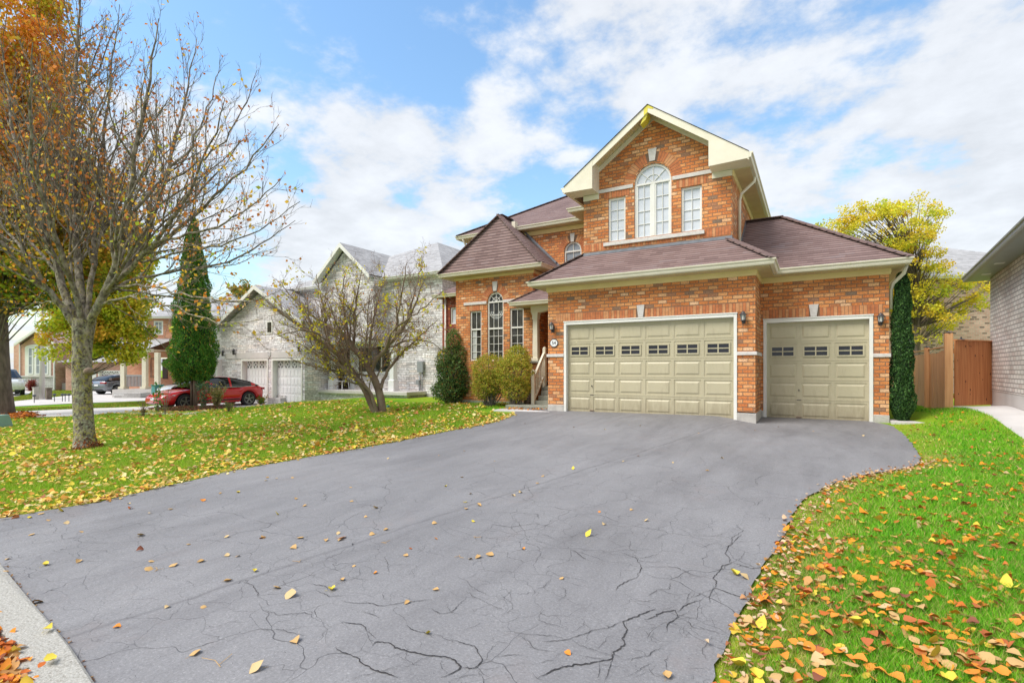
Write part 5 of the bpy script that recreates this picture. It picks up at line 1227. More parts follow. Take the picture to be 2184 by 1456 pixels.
def small_tree():
    base = gp(813, 880); w0 = UW(base.x, base.y)[1]
    t = thing('ornamental_tree', 'low spreading forked tree with a few yellow leaves before the grey stone house', 'tree', base)
    rng = np.random.default_rng(12); wd = Wood()
    def pp(pts): return [pxw(x, y, w0 + dw) for x, y, dw in pts]
    limbs = [
        ([(806, 892, 0), (798, 872, -.05), (781, 836, -.1), (763, 806, -.15), (745, 783, -.2), (720, 754, -.3), (704, 745, -.35), (674, 717, -.4), (643, 693, -.5), (610, 676, -.6), (565, 640, -.7)], .125),
        ([(808, 892, -.1), (800, 862, -.15), (788, 833, -.25), (772, 815, -.3), (745, 795, -.4), (723, 776, -.45), (709, 761, -.5), (688, 754, -.55), (673, 747, -.6), (652, 733, -.7)], .062),
        ([(816, 892, 0), (815, 872, 0), (813, 845, 0), (806, 818, .05), (791, 795, .1), (785, 780, .12), (772, 763, .15), (754, 740, .25), (745, 726, .3), (727, 708, .5), (700, 697, .7), (673, 681, .9), (640, 640, 1.1)], .14),
        ([(791, 795, .1), (798, 768, -.1), (813, 754, -.1), (822, 747, -.2), (843, 722, -.3), (866, 692, -.4), (885, 650, -.5), (905, 600, -.6)], .08),
        ([(812, 830, 0), (816, 810, .3), (831, 783, .6), (845, 765, .8), (857, 747, 1.0), (879, 736, 1.1), (900, 710, 1.3), (935, 680, 1.4)], .06),
        ([(800, 770, 0), (812, 752, .3), (830, 742, .5), (855, 730, .7), (885, 722, .9), (915, 728, 1.0), (940, 745, 1.1)], .045),
        ([(822, 747, -.2), (835, 705, -.7), (870, 680, -1.0), (905, 655, -1.2), (945, 620, -1.3)], .04),
        ([(788, 783, .1), (788, 745, .4), (792, 700, .8), (800, 660, 1.1), (812, 620, 1.3), (820, 580, 1.4)], .045),
        ([(754, 740, .25), (756, 700, .1), (758, 650, 0), (765, 610, -.2), (772, 575, -.3)], .045),
        ([(720, 754, -.3), (700, 725, -.8), (668, 705, -1.3), (630, 705, -1.5), (590, 715, -1.6)], .035),
        ([(704, 745, -.35), (696, 700, -.2), (690, 655, -.1), (680, 620, 0), (675, 585, .1)], .045),
        ([(674, 717, -.4), (650, 665, -.2), (620, 630, 0), (595, 600, .1)], .04),
        ([(745, 726, .3), (735, 675, .6), (730, 625, .8), (735, 575, .9)], .04),
        ([(843, 722, -.3), (850, 660, -.6), (860, 610, -.7), (868, 560, -.8)], .04),
        ([(866, 692, -.4), (880, 640, -.2), (890, 600, 0), (900, 560, .1)], .035),
    ]
    prm = [(.17, .50, .22, .85, .22, .60), (.105, .50, .26, .75, .12, .30), (.10, .5, .24, .8, .15, .14)]
    for pts, r in limbs:
        Q, L = smooth_path(pp(pts), 18); Q[3:-1] += rng.normal(0, .02, Q[3:-1].shape)
        R = np.linspace(1, 0, 18) ** .8 * (r - .009) + .009; wd.tube(Q, R, 12 if r > .08 else 7); wd.paths.append((-1, Q)); grow(wd, Q, R, 0, rng, prm)
    wd.build('trunk', 'reddish_bark', t)
    # fruit stalks and crumpled brown leaves along the twigs, and the last yellow leaves in small bunches
    n = 8500; C = pts_on(wd.paths, (1, 2), n, rng, .035)
    a = leaf_cloud('fruit_clusters', C, .036, pal_cols([(3, (.24, .09, .07)), (3, (.36, .18, .14)), (1.6, (.50, .32, .24))], n, rng), parent=t, rng=rng, aspect=.5)
    k = 320; cc = pts_on(wd.paths, (0, 1), k, rng, .05); m = rng.integers(3, 13, k); C = np.repeat(cc, m, 0) + rng.normal(0, .065, (m.sum(), 3))
    leaf_cloud('crown', C, .078, pal_cols([(5, (.74, .62, .04)), (3, (.60, .62, .05)), (1, (.75, .42, .05))], len(C), rng), parent=t, rng=rng, aspect=.85)
    n = 320; C = pts_on(wd.paths, (1, 2), n, rng, .04); leaf_cloud('last_leaves', C, .07, pal_cols([(3, GOLD), (3, ORANGE), (2, (.72, .62, .06))], n, rng), parent=t, rng=rng, aspect=.8)
    print('small tree', wd.nv)
small_tree()

def leafy_tree(name, label, base, trunk_r, crown, n, size, pal, seed, limbs=7, bark='brown_bark', clump=.35, nclump=140, holes=0.0, bottom=None):
    """crown: list of (centre offset x, y, z, rx, ry, rz) ellipsoids relative to the base; leaves sit in clumps on branching limbs"""
    rng = np.random.default_rng(seed); t = thing(name, label, 'tree', base); wd = Wood(); B = np.array(base, float)
    top = max(c[2] for c in crown); Q, L = smooth_path([B + (0, 0, -.1), B + (0, 0, top * .35), B + (.1, .05, top * .7), B + (crown[0][0], crown[0][1], top)], 12)
    R = trunk_r * (np.linspace(1, .12, 12) + .35 * np.exp(-np.linspace(0, 1, 12) * 14)); wd.tube(Q, R, 12)
    cl = []
    vols = np.array([c[3] * c[4] * c[5] for c in crown]); ks = rng.choice(len(crown), nclump, p=vols / vols.sum())
    for k in ks:
        c = crown[k]; d = rand_dirs(1, rng)[0]; rr = rng.uniform(.35, 1.0) ** .5
        cl.append(B + np.array(c[:3]) + d * rr * np.array(c[3:6]))
    cl = np.array(cl); pal = [(w_, tuple(min(.85, v * 1.25) for v in c_)) for w_, c_ in pal]
    for c in cl:
        i = min(11, max(2, int(11 * (c[2] - B[2]) / max(top, .1) * .75))); s = Q[min(i, 10)]; s = s if s[2] < c[2] + .3 else Q[max(2, i - 3)]
        mid = (s + c) / 2 + rng.normal(0, .15, 3) + (0, 0, .1); P, L = smooth_path([s, mid, c], 7); r = min(trunk_r * .22, .007 * L + .007)
        wd.tube(P, np.linspace(r, .006, 7), 5)
    wd.build('trunk', bark, t)
    k = rng.integers(0, len(cl), n); C = cl[k] + rand_dirs(n, rng) * (rng.uniform(0, 1, n) ** .45)[:, None] * np.array([1, 1, .75]) * clump * rng.uniform(.6, 1.3, (len(cl), 1))[k]
    ck = pal_cols(pal, len(cl), rng, .2)[k]; cols = .55 * ck + .45 * pal_cols(pal, n, rng, .25)
    if bottom is not None:
        tt = np.clip((bottom[0] - (C[:, 2] - B[2])) / bottom[1], 0, 1)[:, None]; cols = cols * (1 - tt) + pal_cols(bottom[2], n, rng, .25) * tt
    leaf_cloud('crown', C, size, cols, parent=t, rng=rng, aspect=.8)
    return t
def rel(u, w_, z, base):   # camera-aligned offset to world offset
    v = W(u, w_); return (v.x, v.y, z)
def crownset(L): return [(*[W(a, b).x, W(a, b).y], c, r1, r2, r3) for a, b, c, r1, r2, r3 in L]
# big maple at the far left edge
b = gp(-8, 889)
t = leafy_tree('maple_tree', 'big maple with a thick dark trunk and orange and green leaves at the left edge', b, .40,
    crownset([(.2, 0, 8.7, 2.6, 2.4, 4.0), (2.2, .3, 7.2, 1.9, 2.0, 2.6), (3.7, .2, 6.4, 1.2, 1.4, 1.5), (.4, 0, 13.0, 2.2, 2.2, 3.2), (1.0, -.3, 5.2, 2.4, 2.2, 1.2)]), 80000, .125,
    [(4, ORANGE), (4, GOLD), (1.6, (.55, .16, .03)), (2, YGR)], 21, nclump=420, clump=.75, bottom=(9.0, 4.5, [(4, YGR), (3, GREEN), (2, GOLD), (1, ORANGE)]))
b = guw(-22.6, 27)
leafy_tree('maple_tree', 'yellow and green maple across the street behind the forked lawn tree', b, .22,
    crownset([(.9, 0, 5.3, 1.7, 2.2, 2.5), (-.3, 0, 3.8, .9, 1.6, 1.2), (1.7, 0, 3.8, 1.2, 1.6, 1.7), (2.2, -.2, 6.6, 1.5, 1.5, 2.2), (1.0, 0, 8, 2.2, 2.2, 2.2), (2.2, 0, 4.4, 1.2, 1.4, 1.3), (1.9, 0, 2.9, 1.1, 1.2, .8), (-.5, 0, 2.7, .55, 1.1, .5)]), 42000, .14,
    [(5, (.42, .48, .03)), (3, (.64, .50, .04)), (2, (.20, .32, .03)), (.7, ORANGE)], 22, nclump=330, clump=.62)
b = guw(-21.0, 40)
leafy_tree('distant_tree', 'small round green and orange tree top showing above the far grey roof', b, .2, crownset([(0, 0, 7.0, 1.4, 1.4, 1.7)]), 3500, .17, [(3, (.12, .17, .03)), (2, GOLD), (2, ORANGE)], 23, nclump=50, clump=.5)
b = guw(17.0, 21.5)
leafy_tree('locust_tree', 'yellow leafy tree rising behind the garage roof on the right', b, .16,
    crownset([(-1.4, 0, 6.9, 2.1, 1.6, 1.2), (-3.3, 0, 7.0, 1.0, 1.0, .7), (-2.2, 0, 7.6, .9, .9, .6), (-.2, 0, 7.6, 1.1, 1.0, .75), (.6, 0, 7.3, .6, .7, .7), (-.4, 0, 5.2, 1.5, 1.5, 1.5), (.2, 0, 4.2, 1.3, 1.3, 1.2), (1.5, 0, 4.3, 1.3, 1.2, .8), (2.5, 0, 3.8, .8, .9, .5), (.2, -.3, 3.0, .9, .9, .8), (1.2, 0, 3.3, 1.0, .8, .6)]), 24000, .080,
    [(5, (.72, .56, .045)), (3, (.60, .58, .05)), (1.6, (.38, .50, .05)), (1.6, (.72, .44, .04))], 24, nclump=300, clump=.33)

def conifer(name, label, base, h, r, n, seed, z0=.12, size=.075, pal=None, trunks=None, top_pow=.8, cat='conifer'):
    """columnar evergreen: upright sprays over a closed, lumpy spindle"""
    rng = np.random.default_rng(seed); B = np.array(base, float); t = thing(name, label, cat, base)
    prof = lambda s: np.minimum(1, (s / .14 + .35)) * np.clip(1 - s, 0, 1) ** top_pow
    s = rng.uniform(0, 1, n) ** 1.15; a = rng.uniform(0, 2 * pi, n)
    lump = 1 + .13 * np.sin(a * 3 + s * 17) + .10 * np.sin(a * 5 - s * 31 + 1) + .06 * np.sin(a * 9 + s * 60)
    rr = r * prof(s) * lump * rng.uniform(.72, 1.06, n) ** .6
    C = np.stack([B[0] + rr * np.cos(a), B[1] + rr * np.sin(a), B[2] + h * (z0 + (1 - z0) * s)], 1)
    pal = pal or [(4, (.035, .085, .022)), (3, (.055, .13, .028)), (2, (.02, .045, .016)), (1, (.09, .17, .035))]
    leaf_cloud('crown', C, size, pal_cols(pal, n, rng, .3), parent=t, rng=rng, axis=((0, 0, 1), .55), aspect=.42)
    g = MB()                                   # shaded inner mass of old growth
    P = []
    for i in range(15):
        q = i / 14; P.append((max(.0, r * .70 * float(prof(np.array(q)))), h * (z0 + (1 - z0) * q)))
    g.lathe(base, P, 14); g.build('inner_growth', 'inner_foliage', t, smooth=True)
    g = MB()
    for dx, dy, rr_ in (trunks or [(0, 0, .05)]):
        g.tube([(B[0] + dx * 1.2, B[1] + dy, B[2] - .05), (B[0] + dx, B[1] + dy, B[2] + h * .12), (B[0] + dx * .4, B[1] + dy * .4, B[2] + h * .5)], [rr_ * 1.2, rr_, rr_ * .4], 8)
    g.build('trunk', 'cedar_bark', t, smooth=True); return t
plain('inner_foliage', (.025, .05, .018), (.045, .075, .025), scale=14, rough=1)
b = gp(413, 872); hh = (872 - 462) / 1090 * UW(b.x, b.y)[1]
PB = [(.7, (.50, .40, .05)), (4, (.09, .26, .03)), (3, (.16, .38, .045)), (1.5, (.045, .11, .025)), (1.6, (.18, .38, .06))]
conifer('cedar_tree', 'tall pointed cedar over a bed of plants in front of the red car', b, hh, 1.02, 42000, 31, z0=.15, pal=PB, top_pow=.66, size=.085, trunks=[(-.12, 0, .07), (.05, .05, .08), (.16, -.05, .06), (0, -.1, .05)])
bq = b + W(-.35, -.15); bq.z = b.z
# lower bushy skirt of the same cedar, part of the tree
def skirt(parent, cx, cz, rx, rz, n, seed):
    rng = np.random.default_rng(seed); d = rand_dirs(n, rng); rad = rng.uniform(.78, 1.04, n)[:, None]
    a = np.arctan2(d[:, 1], d[:, 0]); lump = (1 + .10 * np.sin(a * 4 + d[:, 2] * 6) + .08 * np.sin(a * 7 - d[:, 2] * 9))[:, None]
    C = np.array(cx) + d * rad * lump * np.array([rx, rx, rz]); C[:, 2] += cz
    leaf_cloud('crown', C, .085, pal_cols(PB, n, rng, .3), parent=parent, rng=rng, axis=((0, 0, 1), .5), aspect=.42)
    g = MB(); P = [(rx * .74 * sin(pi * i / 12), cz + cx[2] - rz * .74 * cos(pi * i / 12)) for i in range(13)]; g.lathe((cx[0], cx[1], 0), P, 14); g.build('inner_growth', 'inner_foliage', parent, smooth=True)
cedar = [o for o in COL.objects if o.name.startswith('cedar_tree')][0]
w_c = UW(b.x, b.y)[1]
for x_, y_, rx, rz, s_ in ((390, 775, .50, .95, 1), (436, 775, .42, .85, 2)):
    p = pxw(x_, y_, w_c - .1); skirt(cedar, (p[0], p[1], 0), p[2], rx, rz, 6500, 40 + s_)
b = Vector((1.79, 15.0, gZ(1.79, 15.0)))
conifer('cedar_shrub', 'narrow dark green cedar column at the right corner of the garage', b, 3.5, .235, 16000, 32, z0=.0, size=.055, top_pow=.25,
        pal=[(4, (.05, .13, .035)), (3, (.09, .20, .05)), (2, (.02, .05, .02)), (1.4, (.14, .28, .07))])

def bush(name, label, base, blobs, n, size, pal, seed, stems=14, cat='shrub', top=None):
    rng = np.random.default_rng(seed); B = np.array(base, float); t = thing(name, label, cat, base); wd = Wood()
    k = rng.choice(len(blobs), n, p=np.array([b_[3] * b_[5] for b_ in blobs]) / sum(b_[3] * b_[5] for b_ in blobs))
    bl = np.array(blobs)[k]; d = rand_dirs(n, rng); a = np.arctan2(d[:, 1], d[:, 0])
    lump = 1 + .10 * np.sin(a * 5 + d[:, 2] * 7) + .07 * np.sin(a * 9 - d[:, 2] * 12)
    off = np.stack([W(1, 0).x * bl[:, 0] + W(0, 1).x * bl[:, 1], W(1, 0).y * bl[:, 0] + W(0, 1).y * bl[:, 1], bl[:, 2]], 1)
    C = B + off + d * (rng.uniform(.55, 1.05, n) ** .5 * lump)[:, None] * bl[:, 3:6]
    C = C[C[:, 2] > B[2] + .02]; cols = pal_cols(pal, len(C), rng, .3)
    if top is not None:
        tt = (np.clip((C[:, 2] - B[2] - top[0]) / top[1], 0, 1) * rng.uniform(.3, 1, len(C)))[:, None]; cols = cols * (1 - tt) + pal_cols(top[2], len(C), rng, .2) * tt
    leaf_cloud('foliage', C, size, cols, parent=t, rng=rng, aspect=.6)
    for b_ in blobs:
        for i in range(stems):
            e = B + np.array(W(b_[0], b_[1])) * 1 + np.array([0, 0, b_[2]]) + rand_dirs(1, rng)[0] * np.array(b_[3:6]) * .8
            s_ = B + np.array([rng.normal(0, .07), rng.normal(0, .07), -.03]) + np.array(W(b_[0], b_[1])) * .55; P, L = smooth_path([s_, (s_ + e) / 2 + rng.normal(0, .06, 3), e], 6); wd.tube(P, np.linspace(.013, .004, 6), 4)
    wd.build('stems', 'grey_bark', t); return t
b = gp(966, 861)
DG = [(4, (.10, .20, .06)), (3, (.19, .32, .09)), (1.5, (.02, .05, .025)), (1, (.34, .18, .05)), (1.2, (.22, .28, .06))]
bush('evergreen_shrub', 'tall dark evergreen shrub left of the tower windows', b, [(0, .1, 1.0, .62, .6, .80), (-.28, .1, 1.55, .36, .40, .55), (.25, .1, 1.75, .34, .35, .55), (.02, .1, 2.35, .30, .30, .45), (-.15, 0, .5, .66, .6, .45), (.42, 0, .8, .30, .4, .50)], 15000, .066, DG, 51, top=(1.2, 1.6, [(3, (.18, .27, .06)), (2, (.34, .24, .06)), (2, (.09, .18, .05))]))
HG = [(4, (.42, .46, .05)), (3, (.60, .54, .07)), (2, (.62, .42, .08)), (2, (.24, .34, .05)), (1, (.56, .28, .08))]
b = gp(1046, 866)
bush('rounded_hedge', 'wide yellow-green rounded shrub under the middle tower window', b, [(0, .1, 1.22, .70, .5, .50), (.10, .1, .80, .64, .5, .45), (-.2, .1, .65, .46, .4, .45)], 15000, .046, HG, 52, stems=26)
b = gp(1100, 869)
bush('rounded_hedge', 'yellow-green clipped shrub with bare lower stems beside the porch steps', b, [(-.05, .15, 1.12, .62, .5, .58), (.05, .55, 1.60, .46, .3, .40), (0, .1, .60, .48, .4, .42)], 14500, .046, HG, 53, stems=30)
# flower pot by the steps
pb = gp(1127, 865); t = thing('flower_pot', 'tall brown glazed pot of yellow flowers at the foot of the steps', 'plant pot', pb)
g = MB(); g.lathe(pb, [(.11, 0), (.15, .08), (.18, .28), (.185, .42), (.16, .52), (.165, .54), (.145, .55), (.14, .50), (.0, .49)], 20); g.build('pot', 'pot_glaze', t, smooth=True)
rng = np.random.default_rng(61); n = 420; d = rand_dirs(n, rng); d[:, 2] = np.abs(d[:, 2]); C = np.array(pb) + (0, 0, .52) + d * np.array([.22, .22, .20]) * rng.uniform(.6, 1, (n, 1))
leaf_cloud('flowers', C, .045, pal_cols([(4, (.75, .45, .03)), (2, (.78, .58, .04)), (2, (.10, .16, .04))], n, rng), parent=t, rng=rng, aspect=.9)

# --- planting bed round the cedar
cb = gp(413, 876)
g = MB(); n = 26; pts = []
for i in range(n):
    q = 2 * pi * i / n; p = W(UW(cb.x, cb.y)[0] + (2.0 + .2 * sin(3 * q)) * cos(q) * .95, UW(cb.x, cb.y)[1] + .8 * sin(q)); pts.append((p.x, p.y))
V = [(cb.x, cb.y, gZ(cb.x, cb.y) + .07)] + [(x, y, gZ(x, y) + .012) for x, y in pts]; F = [[0, i + 1, (i + 1) % n + 1] for i in range(n)]
o = raw_mesh('planting_bed', V, F, 'mulch'); o['kind'] = 'structure'
rng = np.random.default_rng(62); n = 3400; q = rng.uniform(0, 2 * pi, n); rr = rng.uniform(0, 1, n) ** .5; uu = UW(cb.x, cb.y)[0] + 1.95 * rr * np.cos(q); ww = UW(cb.x, cb.y)[1] + .8 * rr * np.sin(q)
X = uu * CH - ww * SH; Y = uu * SH + ww * CH; C = np.stack([X, Y, gz(X, Y) + .03 + rng.uniform(0, .22, n) * (1 - rr * .5)], 1)
o = leaf_cloud('ground_cover', C, .075, pal_cols([(3, (.20, .07, .05)), (3, (.30, .13, .07)), (3, (.12, .16, .05)), (1, (.45, .30, .14))], n, rng), rng=rng); o['kind'] = 'stuff'
def sprig(name, label, px, h, spread, n, size, pal, seed, stems=9, cat='plant', blooms=None, wd_r=.006, droop=.2, group=None):
    rng = np.random.default_rng(seed); b = gp(*px); B = np.array(b); t = thing(name, label, cat, b, group=group); wd = Wood(); tips = []
    for i in range(stems):
        a = rng.uniform(0, 2 * pi); e = B + np.array([cos(a) * spread * rng.uniform(.3, 1), sin(a) * spread * rng.uniform(.3, 1), h * rng.uniform(.65, 1)])
        P, L = smooth_path([B + rng.normal(0, .02, 3) * (1, 1, 0), (B + e) / 2 + (0, 0, h * droop), e], 7); wd.tube(P, np.linspace(wd_r, wd_r * .4, 7), 4); wd.paths.append((0, P)); tips.append(e)
    wd.build('stems', 'reddish_bark', t); C = pts_on(wd.paths, (0,), n, rng, size * .7, .7); leaf_cloud('leaves', C, size, pal_cols(pal, n, rng, .25), parent=t, rng=rng, aspect=.6)
    if blooms:
        tips = np.array(tips)[:blooms[0]]; C = np.repeat(tips, 14, 0) + rng.normal(0, .035, (14 * len(tips), 3)); leaf_cloud('bloom', C, .06, pal_cols(blooms[1], len(C), rng, .1), parent=t, rng=rng, aspect=.9)
    return t
GP = [(3, (.06, .15, .06)), (3, (.12, .22, .10)), (1, (.25, .30, .12))]
sprig('rose_bush', 'leafy rose bush with one pink and one red bloom beside the cedar trunks', (434, 876), 1.35, .38, 420, .085, GP, 71, 12, 'shrub', (2, [(1, (.7, .05, .06)), (1, (.75, .30, .32))]))
sprig('ornamental_grass', 'clump of feathery tan ornamental grass in front of the red car door', (462, 874), 1.15, .50, 900, .09, [(3, (.50, .42, .16)), (3, (.30, .34, .08)), (2, (.58, .48, .26))], 72, 60, 'grass clump', wd_r=.004, droop=.3)
sprig('seedling_shrub', 'small dark twiggy shrub at the left end of the planting bed', (306, 889), .55, .22, 120, .05, [(3, (.10, .09, .05)), (2, (.25, .12, .06))], 73, 16, 'shrub')
sprig('seedling_shrub', 'small green shrub at the right end of the planting bed', (488, 879), .40, .25, 260, .045, [(3, (.10, .16, .04)), (2, (.22, .16, .06))], 74, 14, 'shrub')
sprig('perennial_plant', 'tall thin plant stems before the red car bonnet', (352, 884), .95, .30, 60, .05, [(3, (.25, .12, .06)), (2, (.15, .2, .05))], 75, 12, 'plant', wd_r=.005)
sprig('perennial_plant', 'broad-leaved green plant behind the red car front', (338, 880), 1.1, .25, 90, .11, [(3, (.12, .26, .05)), (2, (.2, .32, .06))], 76, 8, 'plant')
for i, (px, lb) in enumerate((((557, 863), 'leafy green plant at the rear wheel of the red car'), ((585, 860), 'low green plant in front of the white garage door'), ((648, 858), 'low green plant left of the grey porch'), ((688, 857), 'second low green plant under the grey porch slab'))):
    sprig('border_plant', lb, px, .42, .30, 260, .10, [(3, (.16, .30, .04)), (2, (.30, .36, .06)), (1, (.45, .16, .06))], 80 + i, 10, 'plant')
# ------------------------------------------------------------------ other buildings (local frames: x right, y away)
def house_frame(name, label, u, w_, z, rot, cat='house'):
    p = W(u, w_, z); return thing(name, label, cat, p, HEAD + rot if rot is not None else 0)
def lwindow(par, Y, x0, x1, z0, z1, nc, nr, frame='white_trim', glass='dark_glass', fw=.07, arch=0, name='window'):
    ORGsave = ORG[par]; f = MB(); yb = Y + .06; yf = Y - .03
    f.box(x0, x0 + fw, yf, yb, z0, z1); f.box(x1 - fw, x1, yf, yb, z0, z1); f.box(x0 + fw, x1 - fw, yf, yb, z0, z0 + fw); f.box(x0 + fw, x1 - fw, yf, yb, z1 - fw, z1)
    for i in range(1, nc): xx = x0 + (x1 - x0) * i / nc; f.box(xx - .03, xx + .03, yf + .005, yb, z0 + fw, z1 - fw)
    for j in range(1, nr): zz = z0 + (z1 - z0) * j / nr; f.box(x0 + fw, x1 - fw, yf + .008, yb, zz - .025, zz + .025)
    w = f.build(name, frame, par, local=True); g = MB(); g.box(x0 + .02, x1 - .02, Y - .012, Y - .004, z0 + .02, z1 - .02); g.build('pane', glass, w, local=True); return w
def lgarage(par, Y, x0, x1, z0, z1, wins=4, mat='pure_white', trim='white_trim'):
    g = MB(); g.box(x0, x1, Y + .25, Y + .31, z0, z1)
    for r in range(5):
        for c in range(8):
            a = x0 + (x1 - x0) * (c + .12) / 8; b = x0 + (x1 - x0) * (c + .88) / 8; za = z0 + (z1 - z0) * (r + .15) / 5; zb2 = z0 + (z1 - z0) * (r + .85) / 5
            if r < 4: g.box(a, b, Y + .235, Y + .251, za, zb2)
    for r in range(1, 5): g.box(x0, x1, Y + .242, Y + .252, z0 + (z1 - z0) * r / 5 + .01, z0 + (z1 - z0) * r / 5 + .02)
    d = g.build('garage_door', mat, par, local=True)
    for c in range(wins):
        g = MB(); xm = x0 + (x1 - x0) * (c + .5) / wins; zm = z0 + (z1 - z0) * .9; s = .17
        for sx in (-1, 1):
            for sz in (-1, 1): g.add([(xm + sx * .03, Y + .245, zm + sz * s), (xm + sx * s, Y + .245, zm + sz * s), (xm + sx * s, Y + .245, zm + sz * .03), (xm + sx * .10, Y + .245, zm + sz * .10)], [[0, 1, 2, 3]])
        g.add([(xm, Y + .244, zm - .06), (xm + .06, Y + .244, zm), (xm, Y + .244, zm + .06), (xm - .06, Y + .244, zm)], [[0, 1, 2, 3]])
        g.build('door_window', 'garage_glass', d, local=True)
    t = MB(); t.box(x0 - .09, x0 + .012, Y - .03, Y + .3, z0, z1 + .09); t.box(x1 - .012, x1 + .09, Y - .03, Y + .3, z0, z1 + .09); t.box(x0 + .012, x1 - .012, Y - .03, Y + .3, z1 - .012, z1 + .09); t.build('door_trim', trim, par, local=True)
def lroof(par, polys, mat, name='roof'):
    g = MB()
    for p in polys: g.quad(*p)
    o = g.build(name, mat, par, local=True)
    for f_ in o.data.polygons:
        if f_.normal.z < 0: f_.flip()
    return o
def lhip(par, x0, x1, y0, y1, z, pitch, mat, ridge_x=True, name='roof'):
    h = (y1 - y0) / 2 if (y1 - y0) < (x1 - x0) else (x1 - x0) / 2; zr = z + h * pitch
    if (y1 - y0) < (x1 - x0): A, B = (x0 + h, (y0 + y1) / 2, zr), (x1 - h, (y0 + y1) / 2, zr); P = [[(x0, y0, z), (x1, y0, z), B, A], [(x1, y0, z), (x1, y1, z), B], [(x1, y1, z), (x0, y1, z), A, B], [(x0, y1, z), (x0, y0, z), A]]
    else: A, B = ((x0 + x1) / 2, y0 + h, zr), ((x0 + x1) / 2, y1 - h, zr); P = [[(x0, y0, z), (x1, y0, z), A], [(x1, y0, z), (x1, y1, z), B, A], [(x1, y1, z), (x0, y1, z), B], [(x0, y1, z), (x0, y0, z), A, B]]
    return lroof(par, P, mat, name)
def lgut(par, path, z, mat='white_trim'):
    g = MB(); sweep(g, path, [(o_, z + h_) for o_, h_ in GUT]); g.build('gutter', mat, par, local=True)
def lbox(par, name, mat, *b, bevel=0):
    g = MB(); g.box(*b); return g.build(name, mat, par, local=True, bevel=bevel)

# --- grey stone house, parallel to the orange one (world axes); origin at its front right corner
G = thing('stone_house', 'grey ledgestone house with white garage doors behind the low forked tree', 'house', (-15.0, 19.0, -.45))
def gx(x, Y): return pX(x, Y) + 15.0
def gzp(x, y, Y): return pZ(x, y, Y) + .45
# garage wing (front at Y=16.8)
Yg = 16.8; yl = Yg - 19.0
xa, xb = gx(478, Yg), gx(632, Yg)
ztop = gzp(560, 655, Yg)
d1 = (gx(517, Yg), gx(570, Yg)); d2 = (gx(582, Yg), gx(643, Yg)); dh = gzp(609, 767, Yg)
w = MB(); xw0 = gx(484, Yg); xw1 = gx(650, Yg)
ops = [(d1[0], d1[1], -.2, dh), (d2[0], d2[1], -.2, dh)]
apx = (xw0 + xw1) / 2 - .6
wall_front(w, yl, xw0 - 1.6, xw1, -.2, lambda x: 4.1, ops, reveal=.3)
w.quad((xw1, yl, -.2), (xw1, 0.2, -.2), (xw1, 0.2, 4.1), (xw1, yl, 4.1))
w.quad((xw0 - 1.6, yl, -.2), (xw0 - 1.6, yl, 4.1), (xw0 - 1.6, 6, 4.1), (xw0 - 1.6, 6, -.2)); w.build('garage_wall', 'grey_ledgestone', G, local=True)
lgarage(G, yl, d1[0], d1[1], -.1, dh - .02); lgarage(G, yl, d2[0], d2[1], -.1, dh - .02)
d0 = (xw0 - 1.45, xw0 - .55); lgarage(G, yl - .26, d0[0], d0[1], -.1, dh - .02, wins=1)
lbox(G, 'stone_lintel', 'pale_concrete', xw0 - .1, xw1 - .05, yl - .035, yl - .002, dh + .1, dh + .42)
g = MB(); cs = (d1[1] + d2[0]) / 2; g.prism_y([(cs, dh + .12), (cs + .13, dh + .25), (cs + .13, dh + .45), (cs - .13, dh + .45), (cs - .13, dh + .25)], yl - .06, yl - .036); g.build('shield', 'flat_stone', G, local=True)
# cross gable over the garage
xg0, xg1 = xw0 - .6, xw1 + .2; xgm = (xg0 + xg1) / 2; zg = 4.1; rise = 2.0
g = MB(); g.prism_y([(xg0 + .35, zg - .02), (xg1 - .3, zg - .02), (xgm, zg + rise - .28)], yl + .002, yl + .2); g.build('gable_wall', 'grey_ledgestone', G, local=True)
kk = rise / (xgm - xg0)
lroof(G, [[(xg0 - .2, yl - .4, zg - .1), (xgm, yl - .4, zg + rise), (xgm, 5, zg + rise), (xg0 - .2, 5, zg - .1)], [(xgm, yl - .4, zg + rise), (xg1 + .1, yl - .4, zg - .1), (xg1 + .1, 5, zg - .1), (xgm, 5, zg + rise)]], 'grey_shingles')
g = MB()
for xe in (xg0 - .2, xg1 + .1):
    P = [(xe, zg - .11), (xgm, zg + rise - .01), (xgm, zg + rise - .22), (xe, zg - .30)]; P = P[::-1] if xe < xgm else P
    g.prism_y(P, yl - .43, yl - .39)
g.build('rake_board', 'white_trim', G, local=True)
lwindow(G, yl, gx(569, Yg), gx(582, Yg), gzp(575, 712, Yg), gzp(575, 684, Yg), 1, 1, glass='dark_glass', fw=.08)
